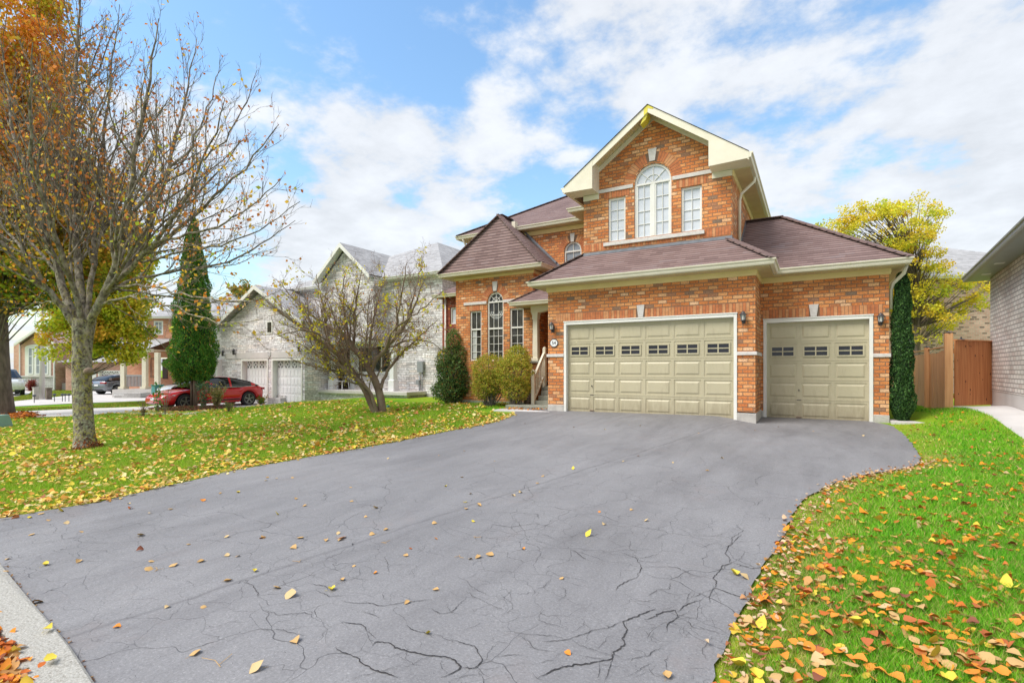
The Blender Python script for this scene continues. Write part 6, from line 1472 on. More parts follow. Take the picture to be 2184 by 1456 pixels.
# tall gable bay with the porch under it (front at Y=18)
Yb_ = 18.2; y2 = Yb_ - 19.0
px0, pxm, px1 = gx(672, Yb_), gx(724.6, 17.8), gx(800, Yb_)
zpk = gzp(724.6, 517, 17.8); zea = gzp(795, 583, 17.8); bayL, bayR = px0 + .3, px1 - .1
w = MB(); wall_front(w, y2, bayL, bayR, 3.1, lambda x: min(zpk - .25 - abs(x - pxm) * (zpk - zea) / (px1 - pxm), 99), [(pxm - .5, pxm + .5, 3.8, 4.9)], extra=(pxm,))
w.quad((bayR, y2, 3.1), (bayR, 1, 3.1), (bayR, 1, zea), (bayR, y2, zea)); w.build('gable_wall', 'grey_ledgestone', G, local=True)
lwindow(G, y2 + .05, pxm - .5, pxm + .5, 3.8, 4.9, 2, 2, glass='grey_glass')
sl = (zpk - zea) / (px1 - pxm)
lroof(G, [[(pxm - (px1 - pxm), y2 - .4, zea), (pxm, y2 - .4, zpk), (pxm, 6, zpk), (pxm - (px1 - pxm), 6, zea)], [(pxm, y2 - .4, zpk), (px1, y2 - .4, zea), (px1, 6, zea), (pxm, 6, zpk)]], 'grey_shingles')
g = MB()
for xe in (pxm - (px1 - pxm), px1):
    P = [(xe, zea - .01), (pxm, zpk - .01), (pxm, zpk - .24), (xe, zea - .22)]; P = P[::-1] if xe < pxm else P
    g.prism_y(P, y2 - .43, y2 - .39)
g.build('rake_board', 'white_trim', G, local=True)
g = MB(); g.quad((pxm - (px1 - pxm), y2 - .39, zea - .1), (pxm, y2 - .39, zpk - .1), (pxm, y2, zpk - .1), (pxm - (px1 - pxm), y2, zea - .1)); g.quad((pxm, y2 - .39, zpk - .1), (px1, y2 - .39, zea - .1), (px1, y2, zea - .1), (pxm, y2, zpk - .1)); g.build('soffit', 'pure_white', G, local=True)
# main body
xr = 0.0; xl = gx(640, 19.0); eZ = gzp(925, 578, 18.6)
w = MB(); o1 = (gx(772, 19), gx(785, 19) + .15, gzp(775, 795, 19), gzp(775, 735, 19)); o2 = (gx(812, 19), gx(832, 19), gzp(820, 795, 19), gzp(820, 735, 19))
ow = (gx(760, 19), gx(840, 19), gzp(800, 798, 19), gzp(800, 733, 19))
wall_front(w, 0, xl, xr, -.1, eZ - .1, [ow], reveal=.1); w.quad((xr, 0, -.1), (xr, 9, -.1), (xr, 9, eZ - .1), (xr, 0, eZ - .1)); w.build('main_wall', 'grey_ledgestone', G, local=True)
lwindow(G, .06, *ow, 3, 1, glass='dark_glass', frame='pure_white', fw=.14)
lbox(G, 'door_recess', 'dark_door', gx(711, 19.0), gx(748, 19.0), -.04, -.004, .5, 2.9)
lbox(G, 'front_door', 'pure_white', gx(748, 19.0), gx(757, 19.0), -.05, -.003, .5, 2.9)
zr = gzp(928, 509, 21.5)
xpk = pX(928, 22.0) + 15
lroof(G, [[(xl - 3, -.4, eZ), (xr + .35, -.4, eZ), (xpk, 3.0, zr), (xl + .5, 3.0, zr - .0)], [(xr + .35, -.4, eZ), (xr + .35, 9.4, eZ), (xpk, 6.0, zr), (xpk, 3.0, zr)], [(xl - 3, 9.4, eZ), (xr + .35, 9.4, eZ), (xpk, 6, zr), (xl + .5, 6.0, zr)], [(xpk, 3, zr), (xpk, 6, zr), (xl + .5, 6, zr), (xl + .5, 3, zr)]] if False else
      [[(xpk - 9, -.4, eZ), (xr + .35, -.4, eZ), (xpk, 3.2, zr)], [(xpk - 9, -.4, eZ), (xpk, 3.2, zr), (xpk, 6, zr), (xpk - 9, 9.4, eZ)], [(xr + .35, -.4, eZ), (xr + .35, 9.4, eZ), (xpk, 6, zr), (xpk, 3.2, zr)], [(xr + .35, 9.4, eZ), (xpk - 9, 9.4, eZ), (xpk, 6, zr)]], 'grey_shingles')
lgut(G, [(xl, -.3), (xr + .25, -.3), (xr + .25, 9)], eZ - .13); lbox(G, 'soffit', 'pure_white', xl, xr + .25, -.3, -.001, eZ - .14, eZ - .12)
# low roof over garage/porch side, porch slab, columns
lroof(G, [[(bayL - .2, y2 - .5, 3.0), (bayR + .35, y2 - .5, 3.0), (bayR + .1, y2 - .003, 3.3), (bayL, y2 - .003, 3.3)]], 'grey_shingles')
lgut(G, [(bayL - .2, y2 - .4), (bayR + .3, y2 - .4), (bayR + .3, -.01)], 2.88)
lbox(G, 'porch_beam', 'pale_concrete', bayL, bayR + .1, y2 - .2, y2 + .1, 2.7, 2.87)
ps0, ps1 = gx(628, 17.9), gx(877, 17.9); pst = gzp(760, 832, 17.9)
lbox(G, 'porch_slab', 'pale_concrete', ps0, ps1, 17.6 - 19, -.002, pst - .17, pst, bevel=.02); lbox(G, 'porch_base', 'grey_ledgestone', ps0 + .1, ps1 - .1, 17.75 - 19, -.004, -.3, pst - .171)
for i in range(3): lbox(G, 'step', 'flat_stone', ps0 - .55, ps0 + .5, 17.6 - 19 - .3 * (3 - i), 17.6 - 19 - .3 * (2 - i) - .002, -.3, (pst - .05) * (i + 1) / 4)
for xc_ in (gx(702, 17.95), gx(831, 17.95)):
    g = MB(); y = y2 + .0; P = [(.17, pst + .001), (.17, pst + .5), (.13, pst + .56), (.13, 2.55), (.17, 2.6), (.17, 2.70)]
    for (a, za), (b, zb2) in zip(P[:-1], P[1:]):
        V = [(xc_ + sx * a, y + sy * a, za) for sx, sy in ((-1, -1), (1, -1), (1, 1), (-1, 1))] + [(xc_ + sx * b, y + sy * b, zb2) for sx, sy in ((-1, -1), (1, -1), (1, 1), (-1, 1))]
        g.add(V, [[0, 1, 5, 4], [1, 2, 6, 5], [2, 3, 7, 6], [3, 0, 4, 7]])
    g.build('porch_column', 'pure_white', G, local=True)
# meter boxes and pipes
def gbox(name, mat, x0, x1, yt, yb): return lbox(G, name, mat, gx(x0, 18.9), gx(x1, 18.9), -.16, -.002, gzp(895, yb, 18.9), gzp(895, yt, 18.9), bevel=.01)
gbox('meter_box', 'grey_metal', 891, 903, 770, 794); gbox('meter_box', 'grey_metal', 888, 895, 810, 820)
g = MB(); g.tube([(gx(894, 18.9), -.08, -.1), (gx(894, 18.9), -.08, 1.3)], .035, 8); g.tube([(gx(900, 18.9), -.08, .5), (gx(900, 18.9), -.08, 1.5)], .025, 8); g.build('conduit', 'grey_metal', G, local=True, smooth=True)
for xx, yy, lb in ((480, 755, 'small black wall lantern left of the white garage doors'), (503, 752, 'small black wall lantern between the two left white garage doors'), (642, 745, 'small black wall lantern right of the white garage doors')):
    p = Vector((pX(xx, Yg), Yg - .02, pZ(xx, yy, Yg))); t = thing('wall_lantern', lb, 'wall lamp', p)
    g = MB(); g.lathe((p.x, p.y - .12, p.z), [(.05, -.12), (.07, .10), (.10, .12), (.0, .24)], 8); g.box(p.x - .03, p.x + .03, p.y - .12, p.y + .02, p.z - .1, p.z - .06); g.build('lantern_body', 'black_metal', t)
# chair on the porch
cp = Vector((pX(730, 18.5), 18.5, -.45 + pst)); t = thing('patio_chair', 'white slatted chair on the grey stone porch', 'chair', cp)
g = MB(); g.box(cp.x - .25, cp.x + .25, cp.y - .25, cp.y + .25, cp.z + .40, cp.z + .44); g.build('seat', 'pure_white', t)
g = MB(); 
for i in range(5): g.bar((cp.x - .22 + .11 * i, cp.y + .22, cp.z + .44), (cp.x - .10 + .11 * i, cp.y + .40, cp.z + .98), .07, .02)
g.build('backrest', 'pure_white', t)
for sx in (-1, 1):
    for sy in (-1, 1): g = MB(); g.bar((cp.x + .22 * sx, cp.y + .2 * sy, cp.z + .40), (cp.x + .25 * sx, cp.y + .24 * sy, cp.z), .04, .04); g.build('leg', 'pure_white', t)

# --- pale brick neighbour on the right
rotN = -radians(34.9) + radians(90)           # local x along the wall away from us
Nn = thing('neighbour_house', 'pale grey brick house with a dark gutter at the right edge', 'house', W(NC.x, NC.y, 0), HEAD + (pi / 2 - radians(34.9)))
# local frame: +x runs away along the wall, +y points left (towards the gap), wall occupies y<=0
zN = 3.73; gl = gZ(*W(NC.x, NC.y)[:2])
g = MB(); g.quad((0, 0, .60), (-11, 0, .60), (-11, 0, zN), (0, 0, zN)); g.quad((0, 0, .6), (0, 0, zN), (0, -9, zN), (0, -9, .6)); o = g.build('wall', 'pale_brick', Nn, local=True)
lbox(Nn, 'foundation', 'pale_concrete', -11, -.01, -.2, -.008, -.4, .598)
g = MB(); g.box(-11, .45, -9, .42, zN, zN + .03); g.build('soffit', 'grey_metal', Nn, local=True)
g = MB(); sweep(g, [(-11, .42), (.45, .42), (.45, -9)][::-1], [(o_, zN + .0 + h_) for o_, h_ in GUT]); g.build('gutter', 'gutter_grey', Nn, local=True) if 'gutter_grey' in MATS else (plain('gutter_grey', (.30, .29, .28), (.26, .25, .24), rough=.4), g.build('gutter', 'gutter_grey', Nn, local=True))
lroof(Nn, [[(-11, .52, zN + .14), (.55, .52, zN + .14), (-4.2, -4.25, zN + 2.3), (-11, -4.25, zN + 2.3)], [(.55, .52, zN + .14), (.55, -9, zN + .14), (-4.2, -4.25, zN + 2.3)]], 'grey_shingles')
for xs_ in (-.9, -2.6): lbox(Nn, 'soffit_light', 'pure_white', xs_ - .09, xs_ + .09, .12, .30, zN - .012, zN - .001)

# --- cedar gate and fence in the gap
uP, wP = (2023 - 1092) / 1090 * 13.35, 13.35; fp = W(uP, wP); fz = gZ(fp.x, fp.y)
FD = Vector((W(1.66, 3.2).x, W(1.66, 3.2).y)).normalized()
t = thing('board_fence', 'weathered board fence running back beside the narrow cedar column', 'fence', (fp.x, fp.y, fz))
def fpt(s, z, off=0): return Vector((fp.x + FD.x * s - FD.y * off, fp.y + FD.y * s + FD.x * off, z))
rng_ = random.Random(8); g = MB(); s = .12
while s < 11:
    a = fpt(s, 0); zb_ = gZ(a.x, a.y) - .03; hgt = 1.62 + rng_.uniform(-.008, .008); wdt = .135; g.bar(fpt(s, zb_, rng_.uniform(0, .012)), fpt(s, zb_ + hgt, 0.004), .02, wdt - .006, (FD.x, FD.y, 0)); s += .145
g.build('fence_boards', 'cedar_fence', t)
g = MB()
for zz in (.35, 1.45): a = fpt(.05, gZ(fp.x, fp.y) + zz, -.04); b = fpt(11, gZ(*fpt(11, 0)[:2]) + zz, -.04); g.bar(a, b, .04, .09)
a = fpt(.05, fz + 1.64); b = fpt(11, gZ(*fpt(11, 0)[:2]) + 1.64); g.bar(a, b, .09, .03); g.build('fence_rail', 'cedar_fence', t)
for s_, h_, r_ in ((0, 1.98, .085), (1.9, 1.78, .06), (3.8, 1.78, .06), (6, 1.78, .06), (8.4, 1.78, .06)):
    a = fpt(s_, 0, .06 if s_ else 0); zb_ = gZ(a.x, a.y); g = MB(); g.box(-r_, r_, -r_, r_, -.1, h_); 
    g.v = [(a.x + x_ * cos(-.06) - y_ * sin(-.06), a.y + x_ * sin(-.06) + y_ * cos(-.06), zb_ + z_) for x_, y_, z_ in g.v]; p_ = g.build('fence_post', 'cedar_fence', t)
    g = MB(); g.lathe((a.x, a.y, zb_ + h_), [(r_ * 1.3, 0), (r_ * 1.3, .02), (.0, .05)], 4); g.build('post_cap', 'black_metal', p_)
ga = W((2036 - 1092) / 1090 * 13.55, 13.55); gb = W((2117 - 1092) / 1090 * 14.15, 14.15); gza = max(gZ(ga.x, ga.y), gZ(gb.x, gb.y)) + .03
t = thing('wooden_gate', 'reddish cedar gate between the fence post and the pale brick wall', 'gate', (ga.x, ga.y, gza))
gd = (gb - ga); gL = gd.length; gd.normalize(); g = MB(); nb = 9; r2_ = random.Random(3)
for i in range(nb):
    s_ = gL * (i + .5) / nb; p_ = ga + gd * s_; g.bar((p_.x, p_.y, gza + .05), (p_.x, p_.y, gza + 1.78 + r2_.uniform(-.004, .004)), .022 + r2_.uniform(0, .006), gL / nb - .006, (gd.x, gd.y, 0))
g.build('gate_boards', 'cedar_gate', t)
g = MB()
for zz in (.3, 1.5): g.bar(Vector((ga.x, ga.y, gza + zz)) + Vector((-gd.y, gd.x, 0)) * .05, Vector((gb.x, gb.y, gza + zz)) + Vector((-gd.y, gd.x, 0)) * .05, .04, .09)
g.bar((ga.x, ga.y, gza + 1.80), (gb.x, gb.y, gza + 1.80), .10, .03); g.build('gate_rail', 'cedar_gate', t)
g = MB(); nrm = Vector((gd.y, -gd.x, 0)); rk = random.Random(5)
for i in range(14):
    s_ = gL * ((rk.randrange(nb) + .5 + rk.uniform(-.25, .25)) / nb); p_ = ga + gd * s_; c_ = Vector((p_.x, p_.y, gza + rk.uniform(.2, 1.7))) + nrm * .0165; rr = rk.uniform(.012, .024)
    P = [c_ + gd * (rr * cos(q)) + Vector((0, 0, rr * 1.4 * sin(q))) for q in [2 * pi * j / 8 for j in range(8)]]; g.add(P, [list(range(8))])
g.build('wood_knots', 'wood_knot', t)
g = MB(); g.box(-.045, .045, -.045, .045, -.15, 1.98); pg = W((2120 - 1092) / 1090 * 14.18, 14.18); ca_ = math.atan2(gd.y, gd.x); g.v = [(pg.x + x_ * cos(ca_) - y_ * sin(ca_), pg.y + x_ * sin(ca_) + y_ * cos(ca_), gza + z_) for x_, y_, z_ in g.v]; g.build('gate_post', 'cedar_gate', t)
for zz in (.28, 1.62): 
    g = MB(); p_ = gb - gd * .05; g.bar(Vector((p_.x, p_.y, gza + zz)) + nrm * .03, Vector((pg.x, pg.y, gza + zz)) + nrm * .06, .02, .09); g.build('hinge', 'black_metal', t)
g = MB(); p_ = ga + gd * .28; g.lathe((p_.x, p_.y, gza + 1.815), [(.10, 0), (.02, .03), (.015, .07), (.0, .08)], 8); g.build('latch', 'black_metal', t)

# --- pink-brown brick house behind the fence
Rr = thing('rear_house', 'speckled pink brick house with a grey roof behind the yellow tree', 'house', W(21.5, 23.0, -.3), HEAD)
eR_ = (788 - 588) / 1090 * 22.6 + CAMZ + .3
w = MB(); ow_ = (-3.9, -3.35, (788 - 756) / 1090 * 23 + 1.47, (788 - 712) / 1090 * 23 + 1.47); wall_front(w, 0, -4.6, 3.5, -.3, eR_, [ow_], reveal=.08); w.quad((-4.6, 0, -.3), (-4.6, 0, eR_), (-4.6, 8, eR_), (-4.6, 8, -.3)); w.build('wall', 'pink_brick', Rr, local=True)
lwindow(Rr, .03, *ow_, 1, 1, frame='pure_white', glass='grey_glass', fw=.10); lbox(Rr, 'shutter', 'dark_plastic', -4.35, -3.95, -.05, -.002, ow_[2] - .02, ow_[3] + .02)
zt_ = (788 - 516) / 1090 * 26.5 + CAMZ + .3
lroof(Rr, [[(-5.0, -.4, eR_), (4.2, -.4, eR_), (3.5, 3.6, zt_ - 1.05), (1.5, 3.6, zt_ - .70), (-2.0, 3.6, zt_)], [(-5, 8.4, eR_), (-5, -.4, eR_), (-2.0, 3.6, zt_)], [(-5, 8.4, eR_), (-2, 3.6, zt_), (4.2, 8.4, eR_)]] if False else
      [[(-5.0, -.4, eR_), (8.2, -.4, eR_), (-1.9, 3.4, zt_)], [(-5, 7.4, eR_), (-5, -.4, eR_), (-1.9, 3.4, zt_)], [(8.2, -.4, eR_), (8.2, 7.4, eR_), (-1.9, 3.4, zt_)], [(8.2, 7.4, eR_), (-5, 7.4, eR_), (-1.9, 3.4, zt_)]], 'grey_shingles')
lgut(Rr, [(-4.9, -.3), (8, -.3)], eR_ - .12)

# --- brick house with the columned porch (behind the cedar)
def s38(x, y, w_=36.0): return (x - 1092) / 1090 * w_, CAMZ + (788 - y) / 1090 * w_
B1h = thing('porch_house', 'coral brick house with a grey porch roof on cream columns behind the red car', 'house', W(-24, 36, -.6), HEAD)
def lx(x, w_=36.0): return (x - 1092) / 1090 * w_ + 24
def lz(y, w_=36.0): return CAMZ + (788 - y) / 1090 * w_ + .6
w = MB(); ow_ = (lx(328), lx(348), lz(714), lz(684)); wall_front(w, 0, lx(312), lx(520), 3.2, lz(676), [ow_]); w.quad((lx(520), 0, 0), (lx(520), 8, 0), (lx(520), 8, lz(676)), (lx(520), 0, lz(676)))
w.quad((lx(312), 0, 3.2), (lx(312), 0, lz(676)), (lx(312), 8, lz(676)), (lx(312), 8, 3.2)); wall_front(w, .3, lx(262), lx(520), -.2, 3.3, [(lx(334.5), lx(350.5), lz(805), lz(762))]); w.build('wall', 'coral_brick', B1h, local=True)
lwindow(B1h, .03, *ow_, 2, 3, glass='grey_glass', fw=.1); lwindow(B1h, .33, lx(314), lx(328), lz(806), lz(762), 1, 1, glass='grey_glass', fw=.14); lbox(B1h, 'front_door', 'dark_door', lx(341), lx(352), .25, .33, lz(808), lz(765))
lbox(B1h, 'basement_window', 'garage_glass', lx(466), lx(478), -.05, .28, lz(801), lz(778))
lhip(B1h, lx(305), lx(560), -.5, 9, lz(676), .5, 'grey_shingles'); lgut(B1h, [(lx(305), 8), (lx(305), -.35), (lx(560), -.35)], lz(676) - .14)
lroof(B1h, [[(lx(256), -2.6, lz(742, 33.4)), (lx(375), -2.6, lz(742, 33.4)), (lx(375), 0, lz(722, 36)), (lx(285), 0, lz(722, 36))], [(lx(256), .3, lz(742, 33.4)), (lx(256), -2.6, lz(742, 33.4)), (lx(285), 0, lz(722, 36))]], 'grey_shingles')
lbox(B1h, 'porch_beam', 'cream_trim', lx(259), lx(375), -2.5, -2.2, lz(751, 33.5), lz(743.5, 33.5)); lbox(B1h, 'porch_ceiling', 'cream_trim', lx(259), lx(375), -2.19, -.01, lz(746, 33.5), lz(745, 33.5))
for x_ in (262.5, 308.5, 335): 
    xx = (x_ - 1092) / 1090 * 33.6 + 24; g = MB(); g.box(xx - .13, xx + .13, -2.48, -2.22, lz(829, 33.6), lz(751.2, 33.6)); g.box(xx - .18, xx + .18, -2.6, -2.1, lz(829, 33.6), lz(824, 33.6)); g.build('porch_column', 'cream_trim', B1h, local=True)
lbox(B1h, 'porch_slab', 'pale_concrete', (252 - 1092) / 1090 * 33.5 + 24, (400 - 1092) / 1090 * 33.5 + 24, -3.0, .28, -.1, lz(830, 33.4)); lbox(B1h, 'porch_step', 'flat_stone', (275 - 1092) / 1090 * 33.5 + 24, (330 - 1092) / 1090 * 33.5 + 24, -3.8, -3.01, -.1, lz(836, 33.4))
g = MB()
for i in range(12): xx = (272 + i * 3.0 - 1092) / 1090 * 33.6 + 24; g.box(xx - .02, xx + .02, -2.45, -2.40, lz(824, 33.6), lz(801, 33.6))
g.box((270 - 1092) / 1090 * 33.6 + 24, (306 - 1092) / 1090 * 33.6 + 24, -2.46, -2.39, lz(802, 33.6), lz(799, 33.6)); g.build('railing', 'grey_metal', B1h, local=True)
# garage set back left of it
B2h = thing('garage_building', 'low house with a white garage door behind the grey parked car', 'house', W(-31, 43, -.6), HEAD)
def lx2(x, w_=43.0): return (x - 1092) / 1090 * w_ + 31
def lz2(y, w_=43.0): return CAMZ + (788 - y) / 1090 * w_ + .6
w = MB(); wall_front(w, 0, lx2(140), lx2(262), -.1, lz2(772), [(lx2(212), lx2(254), -.1, lz2(792))], reveal=.3); w.build('wall', 'rose_brick', B2h, local=True); lgarage(B2h, 0, lx2(212), lx2(254), -.05, lz2(792))
lbox(B2h, 'side_garage_door', 'pure_white', lx2(180), lx2(206), -.05, -.002, -.05, lz2(792)); lhip(B2h, lx2(130), lx2(270), -.5, 6.5, lz2(772), .45, 'grey_shingles')
# rose brick house at far left
B3h = thing('rose_house', 'rose brick house with a tall white arched window group at the far left', 'house', W(-40, 43, -.6), HEAD)
def lx3(x, w_=43.0): return (x - 1092) / 1090 * w_ + 40
lz3 = lz2
xm3 = lx3(85.5); hw3 = lx3(120) - lx3(85.5)
w = MB(); wall_front(w, 0, lx3(42), lx3(118), lz3(803), lambda x: lz3(706) - abs(x - xm3) * (lz3(706) - lz3(731)) / hw3, [], extra=(xm3,)); w.quad((lx3(118), 0, 0), (lx3(118), 3, 0), (lx3(118), 3, lz3(735)), (lx3(118), 0, lz3(735)))
w.quad((lx3(42), 0, 0), (lx3(42), 0, lz3(731)), (lx3(42), 5, lz3(731)), (lx3(42), 5, 0)); wall_front(w, 2.8, lx3(-40), lx3(170), -.1, lz3(728), []); w.build('wall', 'rose_brick', B3h, local=True)
lbox(B3h, 'stone_base', 'flat_stone', lx3(41), lx3(118.5), -.05, -.003, -.1, lz3(802)); lbox(B3h, 'stone_cap', 'pale_concrete', lx3(40), lx3(120), -.12, -.051, lz3(803.5), lz3(801))
ox0, ox1 = lx3(55), lx3(110)
g = MB(); n = 10; rr3 = (ox1 - ox0) / 2; P = [(ox0, lz3(802)), (ox1, lz3(802))] + [((ox0 + ox1) / 2 + rr3 * cos(pi * i / n), lz3(741) + .28 * sin(pi * i / n)) for i in range(n + 1)]; g.prism_y(P, -.08, -.004); g.build('window_surround', 'white_trim', B3h, local=True)
for a, b in ((62, 73), (78, 89), (93, 105)): lwindow(B3h, -.09, lx3(a), lx3(b), lz3(798), lz3(740.5), 1, 3, frame='pure_white', glass='grey_glass', fw=.09)
g = MB()
for sx in (-1, 1):
    xe = xm3 + sx * (hw3 + .35); P = [(xe, lz3(733)), (xm3, lz3(703)), (xm3, lz3(708)), (xe, lz3(738))]; g.prism_y(P[::-1] if sx < 0 else P, -.5, -.4)
g.build('rake_board', 'white_trim', B3h, local=True)
lroof(B3h, [[(xm3 - hw3 - .35, -.5, lz3(733)), (xm3, -.5, lz3(703)), (xm3, 6, lz3(703)), (xm3 - hw3 - .35, 6, lz3(733))], [(xm3, -.5, lz3(703)), (xm3 + hw3 + .35, -.5, lz3(733)), (xm3 + hw3 + .35, 6, lz3(733)), (xm3, 6, lz3(703))]], 'rose_shingles')
lhip(B3h, lx3(-10), lx3(150), 2.2, 12, lz3(728), .95, 'rose_shingles', name='main_roof')
lbox(B3h, 'front_door', 'dark_door', lx3(123), lx3(141), 2.70, 2.79, lz3(817), lz3(773)); lbox(B3h, 'door_glass', 'grey_glass', lx3(128), lx3(133), 2.66, 2.699, lz3(814), lz3(776)); lbox(B3h, 'door_frame', 'pure_white', lx3(142), lx3(150), 2.6, 2.79, lz3(817), lz3(768))
lbox(B3h, 'porch_step', 'pale_concrete', lx3(118.6), lx3(160), .6, 2.79, -.1, lz3(817)); g = MB(); g.tube([(lx3(117), -.06, .1), (lx3(117), -.06, lz3(736))], .06, 8); g.tube([(lx3(43.5), -.06, .1), (lx3(43.5), -.06, lz3(736))], .05, 8); g.build('downspout', 'pure_white', B3h, local=True)
# street furniture over there
p = guw((90 - 1092) / 1090 * 31, 31); t = thing('street_lamp', 'slim pale concrete lamp pole in front of the rose brick house', 'street lamp', p)
g = MB(); g.tube([p + Vector((0, 0, -.1)), p + Vector((0, 0, 6.2))], [.14, .075], 10); g.build('pole', 'pale_concrete', t, smooth=True); g = MB(); c_ = p + Vector((0, 0, 6.15)); g.tube([c_, c_ + W(.5, 0, .15), c_ + W(1.0, 0, .1)], [.04, .035, .03], 8); g.build('arm', 'grey_metal', t); g = MB(); e_ = c_ + W(1.0, 0, .1); g.lathe(e_, [(.05, -.1), (.16, -.06), (.12, .03), (.0, .08)], 12); g.build('lamp_head', 'grey_metal', t)
g = MB(); q_ = p + Vector((0, 0, 3.0)) - W(.14, .05); g.box(q_.x - .1, q_.x + .1, q_.y - .1, q_.y + .1, q_.z, q_.z + .3); g.build('control_box', 'grey_metal', t)
for x_, h_, lb in ((76.5, .75, 'square grey bollard left of the lamp pole'), (104, .72, 'square brown bollard right of the lamp pole')):
    p = guw((x_ - 1092) / 1090 * 30.5, 30.5); t = thing('bollard', lb, 'bollard', p); g = MB(); g.box(p.x - .12, p.x + .12, p.y - .12, p.y + .12, p.z - .05, p.z + h_ - .05); g.build('post', 'concrete' if x_ < 90 else 'brown_bark', t); g = MB(); g.box(p.x - .14, p.x + .14, p.y - .14, p.y + .14, p.z + h_ - .05, p.z + h_); g.build('cap', 'concrete' if x_ < 90 else 'brown_bark', t)
for i, x_ in enumerate((73, 116, 133, 139, 147)):
    p = guw((x_ - 1092) / 1090 * (28.6 if i else 27.5), 28.6 if i else 27.5); t = thing('path_light', 'low black stake light in the grass strip across the street', 'garden light', p, group='stake lights in the far grass strip')
    g = MB(); g.tube([p, p + Vector((0, 0, .42))], .02, 6); g.build('stake', 'black_metal', t); g = MB(); g.lathe(p + Vector((0, 0, .40)), [(.05, -.06), (.09, 0), (.10, .02), (.0, .07)], 8); g.build('lamp_head', 'black_metal', t)
sprig('red_shrub', 'small dark red shrub before the rose brick house', (65, 834), .95, .35, 500, .14, [(3, (.25, .05, .04)), (1, (.35, .10, .05))], 90, 12, 'shrub', wd_r=.012)

# utility box at the left edge
a_ = gp(-14, 916); t = thing('utility_box', 'pale green metal utility box cut off by the left edge', 'utility box', a_)
ua, wa = UW(a_.x, a_.y); g = MB()
def tp_(u0, u1, w0_, w1_, z0_, u2, u3, w2_, w3_, z1_):
    P = [W(u0, w0_, z0_), W(u1, w0_, z0_), W(u1, w1_, z0_), W(u0, w1_, z0_), W(u2, w2_, z1_), W(u3, w2_, z1_), W(u3, w3_, z1_), W(u2, w3_, z1_)]
    return [tuple(p_) for p_ in P]
zz = a_.z; wB = wa
u1_ = (29 - 1092) / 1090 * (wB + .66); g.add(tp_(u1_ - .9, u1_, wB, wB + .7, zz - .05, u1_ - .82, u1_ - .08, wB + .12, wB + .62, zz + .38), [[0, 3, 2, 1], [4, 5, 6, 7], [0, 1, 5, 4], [1, 2, 6, 5], [2, 3, 7, 6], [3, 0, 4, 7]]); g.build('cabinet', 'mint_metal', t, bevel=.02)
g = MB(); P = tp_(u1_ - .84, u1_ - .04, wB - .006, wB + .02, zz + .03, u1_ - .8, u1_ - .09, wB + .095, wB + .12, zz + .30); g.add(P, [[0, 3, 2, 1], [4, 5, 6, 7], [0, 1, 5, 4], [1, 2, 6, 5], [2, 3, 7, 6], [3, 0, 4, 7]]); g.build('access_panel', 'mint_metal', t, bevel=.008)

# small extras by the stone house and porch
p = gp(828, 871); t = thing('garden_ball', 'small teal glass ball in the grass at the forked tree foot', 'garden ornament', p); g = MB(); g.lathe(p, [(.0, 0), (.05, .01), (.07, .06), (.05, .11), (.0, .13)], 12); g.build('ball', 'teal_plastic', t, smooth=True)
p = W((336 - 1092) / 1090 * 32.0, 32.0); p.z = gZ(p.x, p.y); t = thing('recycling_bin', 'teal bin standing at the corner of the columned porch', 'bin', p); g = MB(); g.prism_z([(p.x - .25, p.y - .25), (p.x + .25, p.y - .25), (p.x + .25, p.y + .25), (p.x - .25, p.y + .25)], p.z, p.z + .8); g.build('bin_body', 'teal_plastic', t, bevel=.03); g = MB(); g.box(p.x - .28, p.x + .28, p.y - .28, p.y + .28, p.z + .8, p.z + .86); g.build('lid', 'teal_plastic', t, bevel=.02)

